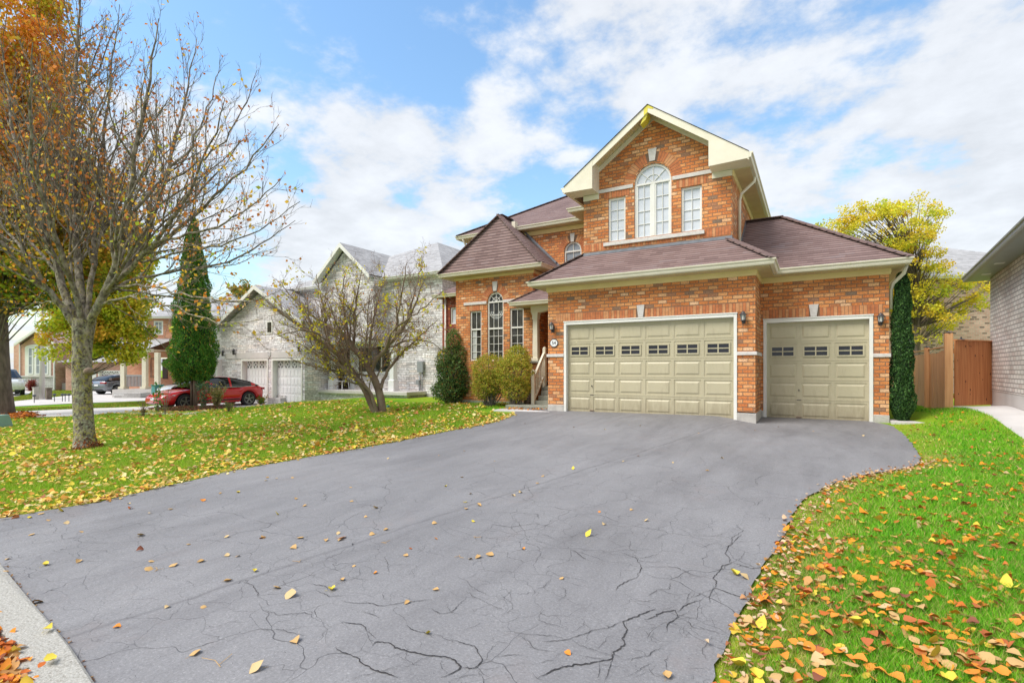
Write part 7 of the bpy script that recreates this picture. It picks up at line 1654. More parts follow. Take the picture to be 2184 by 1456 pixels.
# ------------------------------------------------------------------ cars
def car(label, loc, rz, L, Wd, paint, kind='sedan', plate=True, rim='rim_alloy'):
    """local x from tail (0) to nose (L)"""
    t = thing('parked_car', label, 'car', loc, rz); hw = Wd / 2
    if kind == 'sedan':       # long fastback
        st = [0, .02, .06, .14, .24, .36, .5, .62, .72, .82, .92, .975, 1.0]
        top = [.86, .98, 1.02, 1.0, .98, .97, .96, .95, .93, .86, .76, .66, .55]; hwk = [.80, .90, .95, .985, 1, 1, 1, 1, .99, .975, .93, .86, .72]
        sill = [.42, .34, .27, .22, .20, .20, .20, .20, .20, .20, .21, .22, .30]
        gs = [.06, .16, .28, .38, .48, .56, .63, .70, .755]; gt = [1.02, 1.22, 1.37, 1.43, 1.445, 1.42, 1.32, 1.15, .96]; axles = (.178, .80); wr = .345
    elif kind == 'hatch':
        st = [0, .02, .05, .12, .24, .36, .5, .62, .70, .8, .9, .97, 1.0]
        top = [.80, .98, 1.02, 1.02, 1.0, .99, .98, .97, .95, .90, .82, .70, .5]; hwk = [.88, .95, .98, 1, 1, 1, 1, 1, .99, .97, .93, .86, .72]
        sill = [.36, .28, .25, .22, .20, .20, .20, .20, .20, .2, .2, .22, .3]
        gs = [.03, .10, .20, .32, .44, .54, .62, .69, .74]; gt = [1.03, 1.26, 1.38, 1.42, 1.43, 1.41, 1.33, 1.16, .98]; axles = (.19, .80); wr = .33
    else:                     # pickup / suv front
        st = [0, .02, .05, .12, .24, .36, .5, .62, .70, .8, .9, .97, 1.0]
        top = [1.1, 1.18, 1.2, 1.2, 1.2, 1.2, 1.2, 1.2, 1.2, 1.18, 1.14, 1.08, .9]; hwk = [.9, .96, 1, 1, 1, 1, 1, 1, 1, 1, .98, .95, .85]
        sill = [.45, .42, .40, .38, .38, .38, .38, .38, .38, .38, .38, .4, .45]
        gs = [.04, .08, .2, .32, .44, .54, .60, .66, .72]; gt = [1.2, 1.7, 1.8, 1.84, 1.84, 1.8, 1.7, 1.45, 1.2]; axles = (.2, .82); wr = .4
    xs = np.linspace(0, 1, 60); T = np.interp(xs, st, top); H_ = np.interp(xs, st, hwk) * hw; S = np.interp(xs, st, sill)
    # raise the lower edge over the wheels
    cutz = S.copy()
    for a in axles:
        dx = (xs - a) * L; r = wr * 1.16; m = np.abs(dx) < r; cutz[m] = np.maximum(cutz[m], wr + np.sqrt(np.maximum(0, r * r - dx[m] ** 2)) * .98)
    prof = [(0, 0), (.82, 0), (.97, .08), (1.0, .42), (.985, .72), (.93, .90), (.70, .985), (0, 1.02)]
    ring_ = []
    for x_, tt, hh, ss, cz in zip(xs, T, H_, S, cutz):
        r1 = []
        for a, b in prof:
            lo = cz if a >= .8 else ss
            z_ = lo + (tt - lo) * b; r1.append((x_ * L, a * hh, z_))
        ring_.append(r1 + [(x, -y, z) for x, y, z in r1[-2:0:-1]])
    g = MB(); k = len(ring_[0]); g.v = [q for r in ring_ for q in r]
    for i in range(len(ring_) - 1):
        for j in range(k): g.f.append([i * k + j, i * k + (j + 1) % k, (i + 1) * k + (j + 1) % k, (i + 1) * k + j][::-1]); g.m.append(0); g.r.append(False)
    g.f.append([j for j in range(k)]); g.m.append(0); g.r.append(False); g.f.append([(len(ring_) - 1) * k + j for j in range(k)][::-1]); g.m.append(0); g.r.append(False)
    g.build('body', paint, t, local=True, smooth=True)
    xs = np.linspace(gs[0], gs[-1], 34); GT = np.interp(xs, gs, gt); BT = np.interp(xs, st, top) - .03; HB = np.interp(xs, st, hwk) * hw * .93
    for _ in range(1): GT[1:-1] = (GT[:-2] + 2 * GT[1:-1] + GT[2:]) / 4
    g = MB(); rf = MB(); rings = []
    for x_, a, b, h in zip(xs, GT, BT, HB):
        q = (a - b) / .48; hr = h * (1 - .26 * min(1, max(0, q))); a = max(a, b + .004)
        rings.append([(x_ * L, h, b), (x_ * L, (h + hr) / 2 + .02, (a + b) / 2), (x_ * L, hr, a - .015), (x_ * L, hr * .6, a + .02), (x_ * L, 0, a + .03), (x_ * L, -hr * .6, a + .02), (x_ * L, -hr, a - .015), (x_ * L, -(h + hr) / 2 - .02, (a + b) / 2), (x_ * L, -h, b)])
    g.v = [q for r in rings for q in r]; k = 9
    for i in range(len(rings) - 1):
        for j in range(k - 1): g.f.append([i * k + j, (i + 1) * k + j, (i + 1) * k + j + 1, i * k + j + 1]); g.m.append(0); g.r.append(False)
    g.build('cabin_glass', 'car_glass', t, local=True, smooth=True)
    # painted roof skin and pillars slightly proud of the glass
    i0 = int(np.argmax(GT > max(gt) - .09)); i1 = len(GT) - int(np.argmax(GT[::-1] > max(gt) - .06)); 
    if kind == 'sedan': i0 = 2
    V = []; F = []
    for r in rings[i0:i1]: V += [(x, y * 1.02, z + .012) for x, y, z in r[2:7]]
    for i in range(i1 - i0 - 1):
        for j in range(4): F.append([i * 5 + j, (i + 1) * 5 + j, (i + 1) * 5 + j + 1, i * 5 + j + 1])
    rf.add(V, F)
    for sg in (1, -1):        # pillars follow the cabin sides
        for ii, wd_ in ((2, 2), (len(rings) - 8, 1), (14, 1)):
            for q in range(ii, min(ii + wd_, len(rings) - 1)):
                A = rings[q]; B_ = rings[q + 1]; P = []
                for r in (A, B_):
                    for pt in r[:3]: P.append((pt[0], sg * (abs(pt[1]) + .006), pt[2]))
                rf.add(P, [[0, 3, 4, 1], [1, 4, 5, 2]] if sg > 0 else [[1, 4, 3, 0], [2, 5, 4, 1]])
    rf.build('roof_panel', paint, t, local=True, smooth=True)
    g = MB()
    for sg in (1, -1):
        for q in range(2, len(rings) - 5): 
            A = rings[q][0]; B_ = rings[q + 1][0]; g.bar((A[0], sg * (A[1] + .012), A[2] + .012), (B_[0], sg * (B_[1] + .012), B_[2] + .012), .012, .022)
    g.build('window_trim', 'chrome', t, local=True)
    for a in axles:
        for sg in (1, -1):
            yo = sg * (hw - .02); yi = sg * (hw - .24); c = (a * L, 0, wr); g = MB(); n = 28
            def disc(r, y): return [(c[0] + r * cos(2 * pi * i / n), y, c[2] + r * sin(2 * pi * i / n)) for i in range(n)]
            R_ = [disc(wr * .68, yo - sg * .03), disc(wr * .72, yo), disc(wr * .95, yo), disc(wr, yo - sg * .03), disc(wr, yi)]
            b0 = len(g.v); g.v += [p for r in R_ for p in r]
            for i in range(4):
                for j in range(n): g.f.append([b0 + i * n + j, b0 + i * n + (j + 1) % n, b0 + (i + 1) * n + (j + 1) % n, b0 + (i + 1) * n + j]); g.m.append(0); g.r.append(False)
            wh = g.build('wheel', 'tyre_rubber', t, local=True, smooth=True); g = MB()
            for s_ in range(5):
                q = 2 * pi * s_ / 5 + .3
                for dq in (-.13, .13): g.bar((c[0] + .04 * cos(q), yo - sg * .02, c[2] + .04 * sin(q)), (c[0] + wr * .70 * cos(q + dq), yo - sg * .012, c[2] + wr * .70 * sin(q + dq)), .03, .035, (0, 1, 0))
            P = disc(wr * .72, yo - sg * .008); Pi = disc(wr * .64, yo - sg * .012); g.add(P + Pi, [[j, (j + 1) % n, n + (j + 1) % n, n + j] for j in range(n)]); g.add(disc(.06, yo - sg * .005), [list(range(n))])
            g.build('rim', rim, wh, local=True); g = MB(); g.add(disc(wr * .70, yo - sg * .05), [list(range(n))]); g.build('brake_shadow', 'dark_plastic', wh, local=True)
            g = MB(); g.add(disc(wr * 1.10, sg * (hw - .22)), [list(range(n))]); g.build('wheel_well', 'dark_plastic', wh, local=True)
    tz = float(np.interp(.03, st, top))
    for sg in (1, -1):
        g = MB(); g.box(-.004, .16, sg * hw * .40, sg * hw * .93, tz - .20, tz - .09); g.build('tail_light', 'tail_red', t, local=True, bevel=.02)
        g = MB(); hx = L * .955; hz = float(np.interp(.955, st, top)); g.prism_z([(hx - .30, sg * hw * .93), (hx + .05, sg * hw * .78), (hx + .12, sg * hw * .60), (hx - .02, sg * hw * .66)] if sg > 0 else [(hx - .02, sg * hw * .66), (hx + .12, sg * hw * .60), (hx + .05, sg * hw * .78), (hx - .30, sg * hw * .93)], hz - .13, hz - .015); g.build('headlight', 'frosted_glass', t, local=True)
        g = MB(); mx_ = L * .655; g.prism_z([(mx_, sg * (hw * .9)), (mx_ + .03, sg * (hw + .17)), (mx_ - .09, sg * (hw + .18)), (mx_ - .10, sg * hw * .92)], .95, 1.08); g.build('wing_mirror', paint, t, local=True, bevel=.02)
    g = MB(); g.box(L - .16, L - .02, -hw * .62, hw * .62, .25, .36); g.build('lower_grille', 'dark_plastic', t, local=True)
    g = MB(); g.box(.0, .14, -hw * .7, hw * .7, .26, .42); g.build('rear_bumper', 'dark_plastic', t, local=True)
    if plate: 
        g = MB(); g.box(-.012, .0, -.18, .18, .62, .74); g.build('rear_plate', 'plate_white', t, local=True)
    g = MB(); g.box(L - .01, L + .012, -.17, .17, .42, .54); g.build('number_plate', 'plate_white', t, local=True)
    g = MB()
    for sg in (1, -1):
        g.bar((L * .28, sg * hw * .985, .36), (L * .70, sg * hw * .985, .33), .02, .05); 
    g.build('sill_trim', 'dark_plastic', t, local=True)
    return t
# red fastback nose towards us and left
un, wn = -16.15, 22.7; ut, wt_ = -13.45, 27.0
Lc = 4.75; d_ = Vector((un - ut, wn - wt_)).normalized(); mid = Vector(((un + ut) / 2, (wn + wt_) / 2)); tl = mid - d_ * Lc / 2
pw = W(tl.x, tl.y); dw_ = W(d_.x, d_.y); zc = gZ(*W(mid.x, mid.y)[:2])
car('red fastback car parked on the drive behind the cedar', (pw.x, pw.y, zc), math.atan2(dw_.y, dw_.x), Lc, 1.96, 'car_red')
# dark grey hatchback, tail towards us
ug, wg = (205 - 1092) / 1090 * 36.5, 36.5; d_ = Vector((.28, .96)).normalized(); dw_ = W(d_.x, d_.y); pw = W(ug, wg)
car('dark grey hatchback seen from behind on the far drive', (pw.x, pw.y, gZ(pw.x, pw.y)), math.atan2(dw_.y, dw_.x), 4.5, 1.8, 'car_grey', 'hatch')
# white truck behind the big trunk
ug, wg = (10 - 1092) / 1090 * 35, 35; d_ = Vector((.75, -.66)).normalized(); dw_ = W(d_.x, d_.y); e = W((14 - 1092) / 1090 * 34.5, 34.5); pw = e - dw_ * 5.2
car('white pickup truck half hidden by the thick left trunk', (pw.x, pw.y, gZ(e.x, e.y)), math.atan2(dw_.y, dw_.x), 5.2, 1.95, 'car_white', 'suv')
ug, wg = (334 - 1092) / 1090 * 31, 31; d_ = Vector((-.35, -.93)).normalized(); dw_ = W(d_.x, d_.y); e = W((348 - 1092) / 1090 * 29.6, 29.6); pw = e - dw_ * 4.4
car('silver car parked behind the bonnet of the red car', (pw.x, pw.y, gZ(e.x, e.y)), math.atan2(dw_.y, dw_.x), 4.4, 1.8, 'car_white', 'hatch')
# ------------------------------------------------------------------ grass
def in_drive(u_, w_):
    rows_l = np.array([Lu(float(x)) if x > 5.75 else Lu(float(x)) for x in GRID_W]); rows_r = np.array([Ru(float(x)) for x in GRID_W])
    return (u_ > np.interp(w_, GRID_W, rows_l)) & (u_ < np.interp(w_, GRID_W, rows_r))
GRID_W = np.arange(.5, 30, .05)
LG = np.array([Lu(float(x)) for x in GRID_W]); LG[(GRID_W < 5.72)] = np.nan
RG = np.array([Ru(float(x)) for x in GRID_W])
def lawn_sample(n, side, w0, w1, rng, power=1.0):
    """points on a lawn, evenly spread over the ground between two distances"""
    w_ = np.sqrt(rng.uniform(w0 ** 2, w1 ** 2, n)); 
    if side == 'R':
        lo = np.interp(w_, GRID_W, RG); hi = w_ * 1.06; lo = np.maximum(lo, -9)
        u_ = lo + (hi - lo) * rng.uniform(0, 1, n); ok = hi > lo; ok &= rng.uniform(0, 1, n) < (hi - lo) / (w_ * 1.4)
    else:
        hi = np.interp(w_, GRID_W[GRID_W >= 5.72], LG[GRID_W >= 5.72]); lo = -w_ * 1.06
        u_ = lo + (hi - lo) * rng.uniform(0, 1, n); ok = (hi > lo) & (rng.uniform(0, 1, n) < (hi - lo) / (w_ * 1.1))
    u_, w_ = u_[ok], w_[ok]; return u_, w_
def lawn_ok(u_, w_, side):
    X = u_ * CH - w_ * SH; Y = u_ * SH + w_ * CH
    if side == 'R':
        q0 = NC; a = (u_ - q0.x) * ND.x + (w_ - q0.y) * ND.y; b = (u_ - q0.x) * NL.x + (w_ - q0.y) * NL.y
        ok = b > np.interp(a, [q_[0] for q_ in PATHW], [q_[1] for q_ in PATHW]) + .01
        ok &= ~((X < 2.4) & (X > -2) & (Y > 14.6)) ; ok &= ~((X < 1.6) & (Y > 13.2)); ok &= (X < 3.0) | (Y < 17)
        return ok
    ok = ~((X > -8.9) & (Y > 12.5)); ok &= Y < 15.3; ok &= ~((X > -17.5) & (X < -13) & (Y > 17.0)); ok &= ~((Y > 16.6))
    # stop at the neighbour's drive
    yy = 788 + 1090 * (CAMZ - gz(X, Y)) / w_; xx = 1092 + 1090 * u_ / w_
    lim = np.interp(xx, [-60, 60, 150, 310, 430, 520, 640, 900], [896, 892, 889, 876, 870, 862, 857, 850]); ok &= yy > lim
    return ok
def blades(name, parts, side):
    rng = np.random.default_rng(91 if side == 'R' else 92); VV = []; CC = []; nv = 0
    for n, w0, w1, h, wd_ in parts:
        u_, w_ = lawn_sample(n, side, w0, w1, rng); ok = lawn_ok(u_, w_, side); u_, w_ = u_[ok], w_[ok]
        X = u_ * CH - w_ * SH; Y = u_ * SH + w_ * CH; m = len(X)
        # edge thinning: short, sparse and yellow close to the asphalt
        edge = (u_ - np.interp(w_, GRID_W, RG)) if side == 'R' else (np.interp(w_, GRID_W[GRID_W >= 5.72], LG[GRID_W >= 5.72]) - u_)
        e = np.clip(edge / (.75 if side == 'R' else .5), 0, 1); pat = .5 + .5 * np.sin(X * 1.7 + 1.3 * np.sin(Y * 1.1)) * np.sin(Y * 1.9 + np.sin(X * 2.3))
        fine = .5 + .5 * np.sin(X * 7.1 + 2 * np.sin(Y * 5.3)) * np.sin(Y * 8.3 + np.sin(X * 6.1))
        keep = rng.uniform(0, 1, m) < (.35 + .65 * e); X, Y, e, pat, fine, w_ = X[keep], Y[keep], e[keep], pat[keep], fine[keep], w_[keep]; m = len(X)
        Z = gz(X, Y) + .0; a = rng.uniform(0, 2 * pi, m); hh = h * rng.uniform(.5, 1.25, m) * (.55 + .45 * e) * (.75 + .5 * fine); l = rng.uniform(0, 2 * pi, m); ln = hh * rng.uniform(.2, 1.1, m)
        ww = wd_ * rng.uniform(.7, 1.3, m)
        B = np.stack([X, Y, Z], 1); dx = np.stack([np.cos(a) * ww / 2, np.sin(a) * ww / 2, np.zeros(m)], 1); T = B + np.stack([np.cos(l) * ln, np.sin(l) * ln, hh], 1)
        VV.append(np.stack([B - dx, B + dx, T], 1).reshape(-1, 3))
        g1 = np.array([.095, .44, .012]); g2 = np.array([.29, .57, .03]); ye = np.array([.60, .52, .16]); dk = np.array([.05, .25, .01])
        t = (pat * .6 + rng.uniform(0, .5, m))[:, None]; c = g1 * (1 - t) + g2 * t; c = np.where((rng.uniform(0, 1, m) < .18)[:, None], dk, c)
        yel = (rng.uniform(0, 1, m) < (.10 + .75 * (1 - e) + .18 * (1 - fine)) * (1.0 if side == 'R' else 1.35))[:, None]; c = np.where(yel, ye * rng.uniform(.6, 1.1, (m, 1)), c)
        if side == 'L': c = c * .65 + np.array([.46, .50, .03]) * .35
        CC.append(np.repeat(c * rng.uniform(.75, 1.25, (m, 1)), 3, 0)); nv += m
    V = np.concatenate(VV); F = np.arange(len(V)).reshape(-1, 3); o = raw_mesh('grass', V, F, 'grass_blades', cols=np.concatenate(CC)); o['kind'] = 'stuff'; o['label'] = name; o['category'] = 'grass'; print(name, nv)
blades('bright green grass on the right lawn beside the driveway', [(190000, 1.9, 4.5, .050, .0045), (170000, 4.5, 8, .050, .0075), (110000, 8, 16, .055, .012)], 'R')
blades('yellow-green grass of the left front lawn under the leaves', [(150000, 5.6, 10, .050, .0085), (150000, 10, 16, .055, .013), (90000, 16, 23, .06, .02)], 'L')

# far grass strips across the street
def patch_blades(label, px, n, h, wd_, seed):
    rng = np.random.default_rng(seed); P = np.array(px, float); x0, x1 = P[:, 0].min(), P[:, 0].max(); VV = []; CC = []
    xs = rng.uniform(x0, x1, n); lo = np.interp(xs, [p[0] for p in px], [p[1] for p in px]); hi = np.interp(xs, [p[0] for p in px], [p[2] for p in px]); ys = lo + (hi - lo) * rng.uniform(0, 1, n)
    w_ = 1.80 * 1090 / (ys - 788); u_ = (xs - 1092) / 1090 * w_; X = u_ * CH - w_ * SH; Y = u_ * SH + w_ * CH; Z = gz(X, Y)
    a = rng.uniform(0, 2 * pi, n); B = np.stack([X, Y, Z], 1); dx = np.stack([np.cos(a), np.sin(a), a * 0], 1) * wd_ / 2; T = B + np.stack([rng.normal(0, h * .4, n), rng.normal(0, h * .4, n), h * rng.uniform(.5, 1.2, n)], 1)
    c = pal_cols([(4, (.20, .34, .03)), (3, (.34, .38, .04)), (1.5, (.5, .36, .08))], n, rng, .2)
    o = raw_mesh('grass', np.stack([B - dx, B + dx, T], 1).reshape(-1, 3), np.arange(3 * n).reshape(-1, 3), 'grass_blades', cols=np.repeat(c, 3, 0)); o['kind'] = 'stuff'; o['label'] = label; o['category'] = 'grass'
patch_blades('thin grass strip between the two pale drives across the street', [(-60, 876, 884), (60, 871, 878), (150, 868, 874), (320, 857, 864), (420, 853, 857)], 16000, .08, .05, 5)
patch_blades('grass under the lamp pole before the rose brick house', [(30, 848, 856), (60, 843, 853), (75, 830, 851), (150, 828, 843), (160, 829, 841)], 16000, .09, .07, 6)

# ------------------------------------------------------------------ fallen leaves
def leaf_geom(m, rng, size):
    """m curled leaves (4 rows x 3 columns of points) centred at the origin, lying roughly flat"""
    t = np.array([-.5, -.22, .12, .5]); wd_ = np.array([.16, .46, .36, .04]); P = np.zeros((m, 4, 3, 3)); curl = rng.uniform(-.3, 1.25, (m, 1, 1)); bend = rng.uniform(-.9, 1.1, (m, 1, 1)); tw = rng.uniform(-.4, .4, (m, 1, 1))
    asp = rng.uniform(.7, 1.15, (m, 1, 1)); jx = rng.uniform(.8, 1.2, (m, 4, 1)); c = np.array([-1, 0, 1.])[None, None, :]
    P[..., 0] = t[None, :, None] + 0 * c; P[..., 1] = c * wd_[None, :, None] * asp * jx; P[..., 2] = np.abs(c) * wd_[None, :, None] * curl * .9 + (t[None, :, None] ** 2) * bend + c * tw * .15 * t[None, :, None]
    P *= size[:, None, None, None]; a = rng.uniform(0, 2 * pi, m); ca, sa = np.cos(a)[:, None, None], np.sin(a)[:, None, None]
    tx = rng.normal(0, .38, (m, 1, 1)); Q = P.copy(); Q[..., 0] = P[..., 0] * ca - P[..., 1] * sa; Q[..., 1] = P[..., 0] * sa + P[..., 1] * ca; Q[..., 2] = P[..., 2] + tx * P[..., 1]
    Q[..., 2] -= Q[..., 2].reshape(m, -1).min(1)[:, None, None]
    return Q.reshape(m, 12, 3)
LF = np.array([[r * 3 + c, r * 3 + c + 1, (r + 1) * 3 + c + 1, (r + 1) * 3 + c] for r in range(3) for c in range(2)])
LPR = [(5, (.78, .28, .025)), (2.4, (.58, .31, .11)), (3, (.56, .15, .03)), (1.6, (.74, .50, .06)), (1.2, (.26, .075, .03)), (.5, (.64, .44, .22))]
LPL = [(4, (.74, .52, .14)), (2.6, (.76, .62, .30)), (2.6, (.68, .33, .06)), (2.6, (.76, .62, .07)), (1, (.42, .16, .06))]
LPX = [(4, (.72, .50, .22)), (2.4, (.74, .60, .36)), (2, (.64, .34, .10)), (1.5, (.72, .58, .07)), (.8, (.28, .10, .06))]
def litter(label, side, parts, pal, seed, clump=0.5):
    rng = np.random.default_rng(seed); VV = []; CC = []; tot = 0; FF = []
    for n, w0, w1, sz, lift in parts:
        u_, w_ = lawn_sample(n, side, w0, w1, rng); ok = lawn_ok(u_, w_, side); u_, w_ = u_[ok], w_[ok]; X = u_ * CH - w_ * SH; Y = u_ * SH + w_ * CH
        f1 = np.sin(X * 2.1 + 2 * np.sin(Y * 1.3)) * np.sin(Y * 2.7 + np.sin(X * 1.9)) + .5 * np.sin(X * 5.2 + Y * 3.1); k = rng.uniform(0, 1, len(X)) < np.clip(.62 + clump * f1, .12, 1); X, Y = X[k], Y[k]; m = len(X)
        L = leaf_geom(m, rng, sz * rng.uniform(.6, 1.3, m)); L += np.stack([X, Y, gz(X, Y) + lift * rng.uniform(.4, 1, m)], 1)[:, None, :]
        VV.append(L.reshape(-1, 3)); CC.append(np.repeat(pal_cols(pal, m, rng, .2), 12, 0)); FF.append((LF[None] + (np.arange(m) * 12)[:, None, None] + tot * 12).reshape(-1, 4)); tot += m
    o = raw_mesh('leaf_litter', np.concatenate(VV), np.concatenate(FF), 'dry_leaves', cols=np.concatenate(CC)); o['kind'] = 'stuff'; o['label'] = label; o['category'] = 'fallen leaves'; print(label, tot)
litter('orange and tan fallen leaves strewn over the right lawn', 'R', [(3000, 2.0, 4.5, .050, .026), (3200, 4.5, 8, .056, .028), (1100, 8, 14, .062, .03)], LPR, 101)
litter('thick yellow and tan leaf litter over the left lawn', 'L', [(5600, 5.6, 9.5, .070, .03), (6600, 9.5, 14, .080, .035), (5500, 14, 22, .095, .04)], LPL, 102, .5)
# drift of leaves along the left drive edge and the crack beside the kerb
def drift(label, pts, n, spread, sz, pal, seed, lift=.01, bias=0.0):
    rng = np.random.default_rng(seed); P = resample(pts, 200); i = rng.integers(0, 199, n); t = rng.uniform(0, 1, (n, 1)); Q = P[i] * (1 - t) + P[i + 1] * t; Q = Q + rng.normal(0, spread, (n, 2)) + np.array([bias, 0])
    X = Q[:, 0] * CH - Q[:, 1] * SH; Y = Q[:, 0] * SH + Q[:, 1] * CH; L = leaf_geom(n, rng, sz * rng.uniform(.5, 1.3, n)); L += np.stack([X, Y, gz(X, Y) + .022 + lift * rng.uniform(0, 1, n)], 1)[:, None, :]
    o = raw_mesh('leaf_litter', L.reshape(-1, 3), (LF[None] + (np.arange(n) * 12)[:, None, None]).reshape(-1, 4), 'dry_leaves', cols=np.repeat(pal_cols(pal, n, rng, .2), 12, 0)); o['kind'] = 'stuff'; o['label'] = label; o['category'] = 'fallen leaves'
drift('leaves drifted along the left edge of the driveway', [(u_, w_) for u_, w_ in Lp], 950, .085, .055, LPL, 103, .03, -.08)
drift('small brown leaf scraps in the gap between kerb and asphalt', [tuple(k) for k in ki], 420, .014, .018, [(3, (.22, .12, .07)), (2, (.4, .24, .12)), (1, (.6, .35, .1))], 104, .004, .0)
drift('pile of orange leaves in the street gutter beyond the kerb', [uwp(-90, 1335), uwp(-40, 1390), uwp(-18, 1435), uwp(2, 1500)], 650, .05, .055, LPR, 105, .04, 0)
drift('dry leaf scraps along the right edge of the driveway', [(u_ + .14, w_) for u_, w_ in Rp[3:]], 620, .075, .036, [(4, (.62, .40, .24)), (3, (.5, .26, .12)), (2, (.66, .50, .32)), (1, (.36, .14, .06))], 106, .025, 0)
drift('leaves heaped at the foot of the porch steps', [UW(-8.2, 13.5), UW(-6.9, 13.6)], 120, .16, .06, LPR, 107, .02, 0)
drift('red and orange leaves round the thick maple trunk', [uwp(30, 886), uwp(62, 893)], 500, .22, .11, [(3, RUST), (3, ORANGE), (1, BROWN)], 108, .08, 0)

# the leaves that show largest are things of their own
mats_leaf = {}
for nm, c in (('tan', (.60, .37, .14)), ('pale', (.64, .46, .22)), ('orange', (.78, .27, .025)), ('yellow', (.76, .60, .06)), ('rust', (.50, .14, .035)), ('dark', (.24, .075, .035))):
    plain('leaf_' + nm, c, tuple(x * .72 for x in c), scale=55, rough=.75, detail=2); mats_leaf[nm] = 'leaf_' + nm
rng = np.random.default_rng(200); protos = {}
for nm in mats_leaf:
    for v in range(3):
        m = MB(); L = leaf_geom(1, rng, np.array([1.0]))[0]; m.v = [tuple(p) for p in L]; m.f = [list(f_) for f_ in LF]; m.m = [0] * 6; m.r = [False] * 6
        m.mi = 0; m.tube([(-.5, 0, .03), (-.68, .03, .02), (-.86, .0, .01)], .013, 4, cap=False); protos[nm, v] = m.build('fallen_leaf', mats_leaf[nm], None, smooth=True)
used = set()
def place_leaf(nm, x, y, size, place, dz):
    v = int(rng.integers(0, 3)); src = protos[nm, v]
    if (nm, v) in used: o = src.copy(); COL.objects.link(o)
    else: o = src; used.add((nm, v))
    p = gp(x, y, dz); size *= .74 if place != ONG else .88; o.location = p; o.scale = (size,) * 3; o.rotation_euler = (rng.normal(0, .12), rng.normal(0, .12), rng.uniform(0, 6.28))
    o['label'] = {'tan': 'tan', 'pale': 'pale cream', 'orange': 'bright orange', 'yellow': 'yellow', 'rust': 'rust red', 'dark': 'dark brown'}[nm] + ' fallen leaf lying ' + place
    o['category'] = 'leaf'; o['group'] = {'tan': 'tan', 'pale': 'pale cream', 'orange': 'bright orange', 'yellow': 'yellow', 'rust': 'rust red', 'dark': 'dark brown'}[nm] + ' leaves ' + place
ON = 'on the grey asphalt'; ONG = 'in the right-hand lawn'; ONK = 'on the pale kerb'
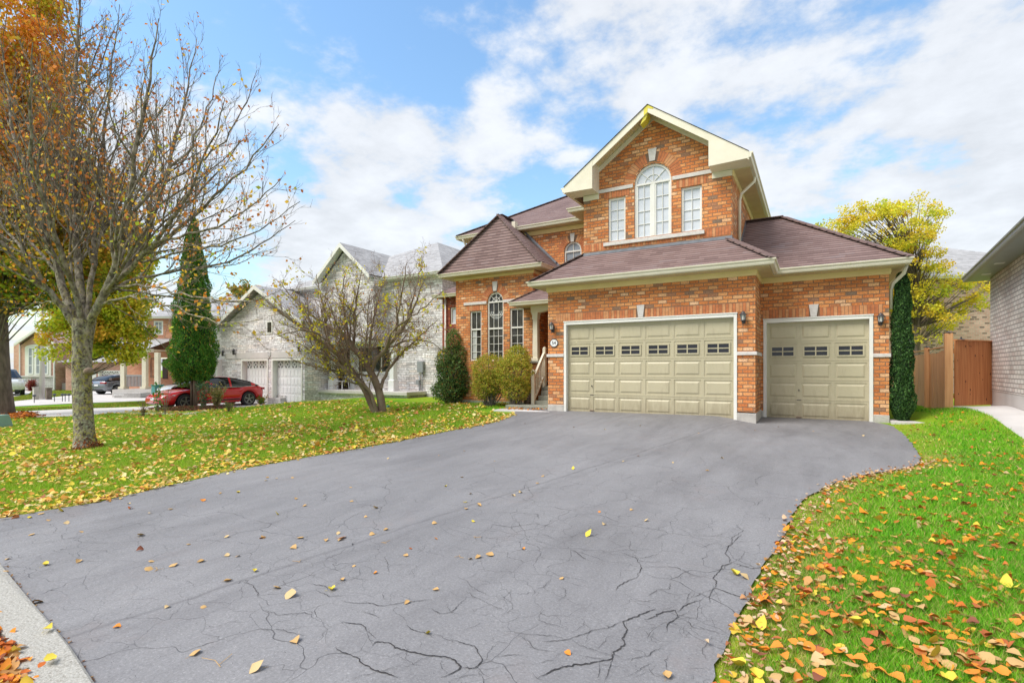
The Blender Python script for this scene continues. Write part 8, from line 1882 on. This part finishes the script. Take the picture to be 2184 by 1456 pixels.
DR = [(108,1435,'yellow',.11,ONK),(103,1364,'yellow',.09,ONK),(12,1238,'tan',.05,ONK),(78,1292,'tan',.10,ON),(15,1198,'tan',.06,ON),(97,1211,'yellow',.075,ON),(167,1204,'tan',.08,ON),(64,1108,'yellow',.08,ON),(68,1145,'tan',.07,ON),(173,1139,'tan',.06,ON),(104,1114,'tan',.06,ON),(141,1121,'pale',.07,ON),(88,1100,'tan',.08,ON),(130,1095,'yellow',.09,ON),
 (300,1147,'pale',.09,ON),(298,1179,'dark',.08,ON),(318,1220,'tan',.09,ON),(323,1203,'tan',.06,ON),(370,1212,'tan',.09,ON),(277,1089,'rust',.08,ON),(275,1078,'pale',.05,ON),(249,1345,'orange',.06,ON),(356,1302,'pale',.05,ON),(416,1402,'tan',.085,ON),(434,1302,'tan',.05,ON),(545,1435,'pale',.10,ON),(543,1224,'yellow',.06,ON),(487,1245,'tan',.08,ON),(432,1072,'orange',.08,ON),(470,1056,'tan',.05,ON),(507,1054,'yellow',.06,ON),(428,1204,'tan',.08,ON),(484,1191,'pale',.06,ON),(483,1150,'pale',.06,ON),(562,1151,'tan',.07,ON),(364,1090,'tan',.07,ON),(320,1099,'pale',.05,ON),(402,1166,'tan',.05,ON),(507,1192,'tan',.05,ON),
 (592,1102,'yellow',.055,ON),(626,1174,'tan',.09,ON),(640,1152,'tan',.08,ON),(560,1152,'orange',.07,ON),(650,1083,'tan',.06,ON),(631,1068,'tan',.07,ON),(570,1022,'tan',.06,ON),(624,1022,'tan',.06,ON),(590,1024,'pale',.05,ON),(567,1028,'pale',.06,ON),(731,1152,'orange',.10,ON),(724,1157,'tan',.08,ON),(722,1143,'pale',.05,ON),(696,1158,'tan',.07,ON),(794,1145,'tan',.07,ON),(823,1135,'tan',.07,ON),(780,1107,'tan',.05,ON),(802,1088,'pale',.08,ON),(750,1073,'tan',.06,ON),(748,1043,'tan',.05,ON),(828,981,'pale',.05,ON),(865,1191,'tan',.06,ON),(876,1175,'rust',.05,ON),(930,1154,'orange',.06,ON),(927,1121,'tan',.07,ON),(950,1041,'yellow',.05,ON),(985,1021,'tan',.06,ON),(936,974,'tan',.05,ON),(991,1075,'yellow',.07,ON),(994,1090,'tan',.08,ON),(1022,1082,'tan',.10,ON),(1004,1057,'pale',.05,ON),(1010,1117,'yellow',.065,ON),(1020,1195,'tan',.08,ON),(1044,1190,'tan',.09,ON),(1002,1198,'tan',.05,ON),(1055,986,'tan',.04,ON),(990,964,'tan',.06,ON),(1095,1061,'pale',.07,ON),(1110,1054,'pale',.07,ON),(1146,1034,'tan',.06,ON),(1158,1019,'tan',.07,ON),(1222,1004,'yellow',.06,ON),(1253,1147,'yellow',.075,ON),(1288,1123,'pale',.06,ON),(1378,1115,'pale',.06,ON),(1278,1096,'orange',.04,ON),(1116,1176,'orange',.05,ON),(1361,975,'rust',.05,ON),(1329,987,'pale',.05,ON),(1435,990,'pale',.04,ON),(1347,1092,'tan',.05,ON),(1198,1240,'tan',.05,ON),(929,1265,'tan',.06,ON),(868,1293,'tan',.06,ON),(707,1265,'yellow',.075,ON),(729,1243,'tan',.07,ON),(622,1278,'pale',.11,ON),(590,1260,'tan',.09,ON),(629,1376,'tan',.09,ON),(913,1359,'yellow',.04,ON),(1210,1402,'orange',.055,ON),(1422,1450,'tan',.09,ON),(800,1228,'orange',.05,ON),(755,1213,'tan',.04,ON),(1366,910,'pale',.06,ON),(1342,908,'tan',.05,ON),(1290,918,'pale',.05,ON),(1224,913,'tan',.05,ON),(1540,980,'pale',.06,ON),(1508,1007,'tan',.06,ON),(1566,1230,'yellow',.10,ON),(1589,1238,'pale',.08,ON),(1674,1115,'orange',.06,ON),(1842,932,'pale',.06,ON),(1610,920,'tan',.05,ON),(1735,922,'tan',.05,ON),(1660,912,'rust',.05,ON),(1490,926,'tan',.05,ON),(1010,922,'pale',.04,ON),(1120,905,'tan',.05,ON)]
for x, y, nm, s, pl in DR: place_leaf(nm, x, y, s, pl, .075 if pl is ONK else .024)
r9 = np.random.default_rng(301); keys = ['orange', 'tan', 'rust', 'pale', 'yellow', 'dark']; n = 0; hot = [(1960, 1200), (1830, 1300), (2000, 1390), (1760, 1420), (2080, 1280), (1880, 1230), (2130, 1400), (1640, 1440), (1950, 1330), (1700, 1330)]
while n < 178:
    if r9.uniform() < .45: c = hot[r9.integers(len(hot))]; x, y = c[0] + r9.normal(0, 55), c[1] + r9.normal(0, 24)
    else: y = 1150 + 320 * r9.uniform() ** .8; x = r9.uniform(1500, 2200)
    if y > 1480 or y < 1120 or x > 2200: continue
    p = gp(x, y); u_, w_ = UW(p.x, p.y)
    if u_ < Ru(w_) + .05: continue
    place_leaf(keys[r9.choice(6, p=[.42, .20, .18, .04, .10, .06])], x, y, r9.uniform(.055, .088), ONG, .028 + r9.uniform(0, .02)); n += 1
for k_, o in protos.items():
    if k_ not in used: bpy.data.objects.remove(o)
# pine needles and thin twigs on the asphalt
g = MB(); rt = random.Random(9)
TW = [(470, 1432, .09), (330, 1225, .05), (812, 1163, .05), (980, 1190, .05), (1010, 1150, .04), (640, 1205, .04)]
for x, y, s in TW:
    p = gp(x, y, .028); q = rt.uniform(0, 6.28)
    g.tube([p, p + Vector((cos(q), sin(q), 0)) * s, p + Vector((cos(q + .3), sin(q + .3), .05)) * s * 1.8], .0018, 4)
    g.tube([p + Vector((cos(q), sin(q), 0)) * s * .3, p + Vector((cos(q - .8), sin(q - .8), .05)) * s * 1.3], .0015, 4)
o = g.build('leaf_stalks', 'leaf_tan'); o['kind'] = 'stuff'; o['label'] = 'thin bare leaf stalks scattered on the asphalt'; o['category'] = 'stalks'
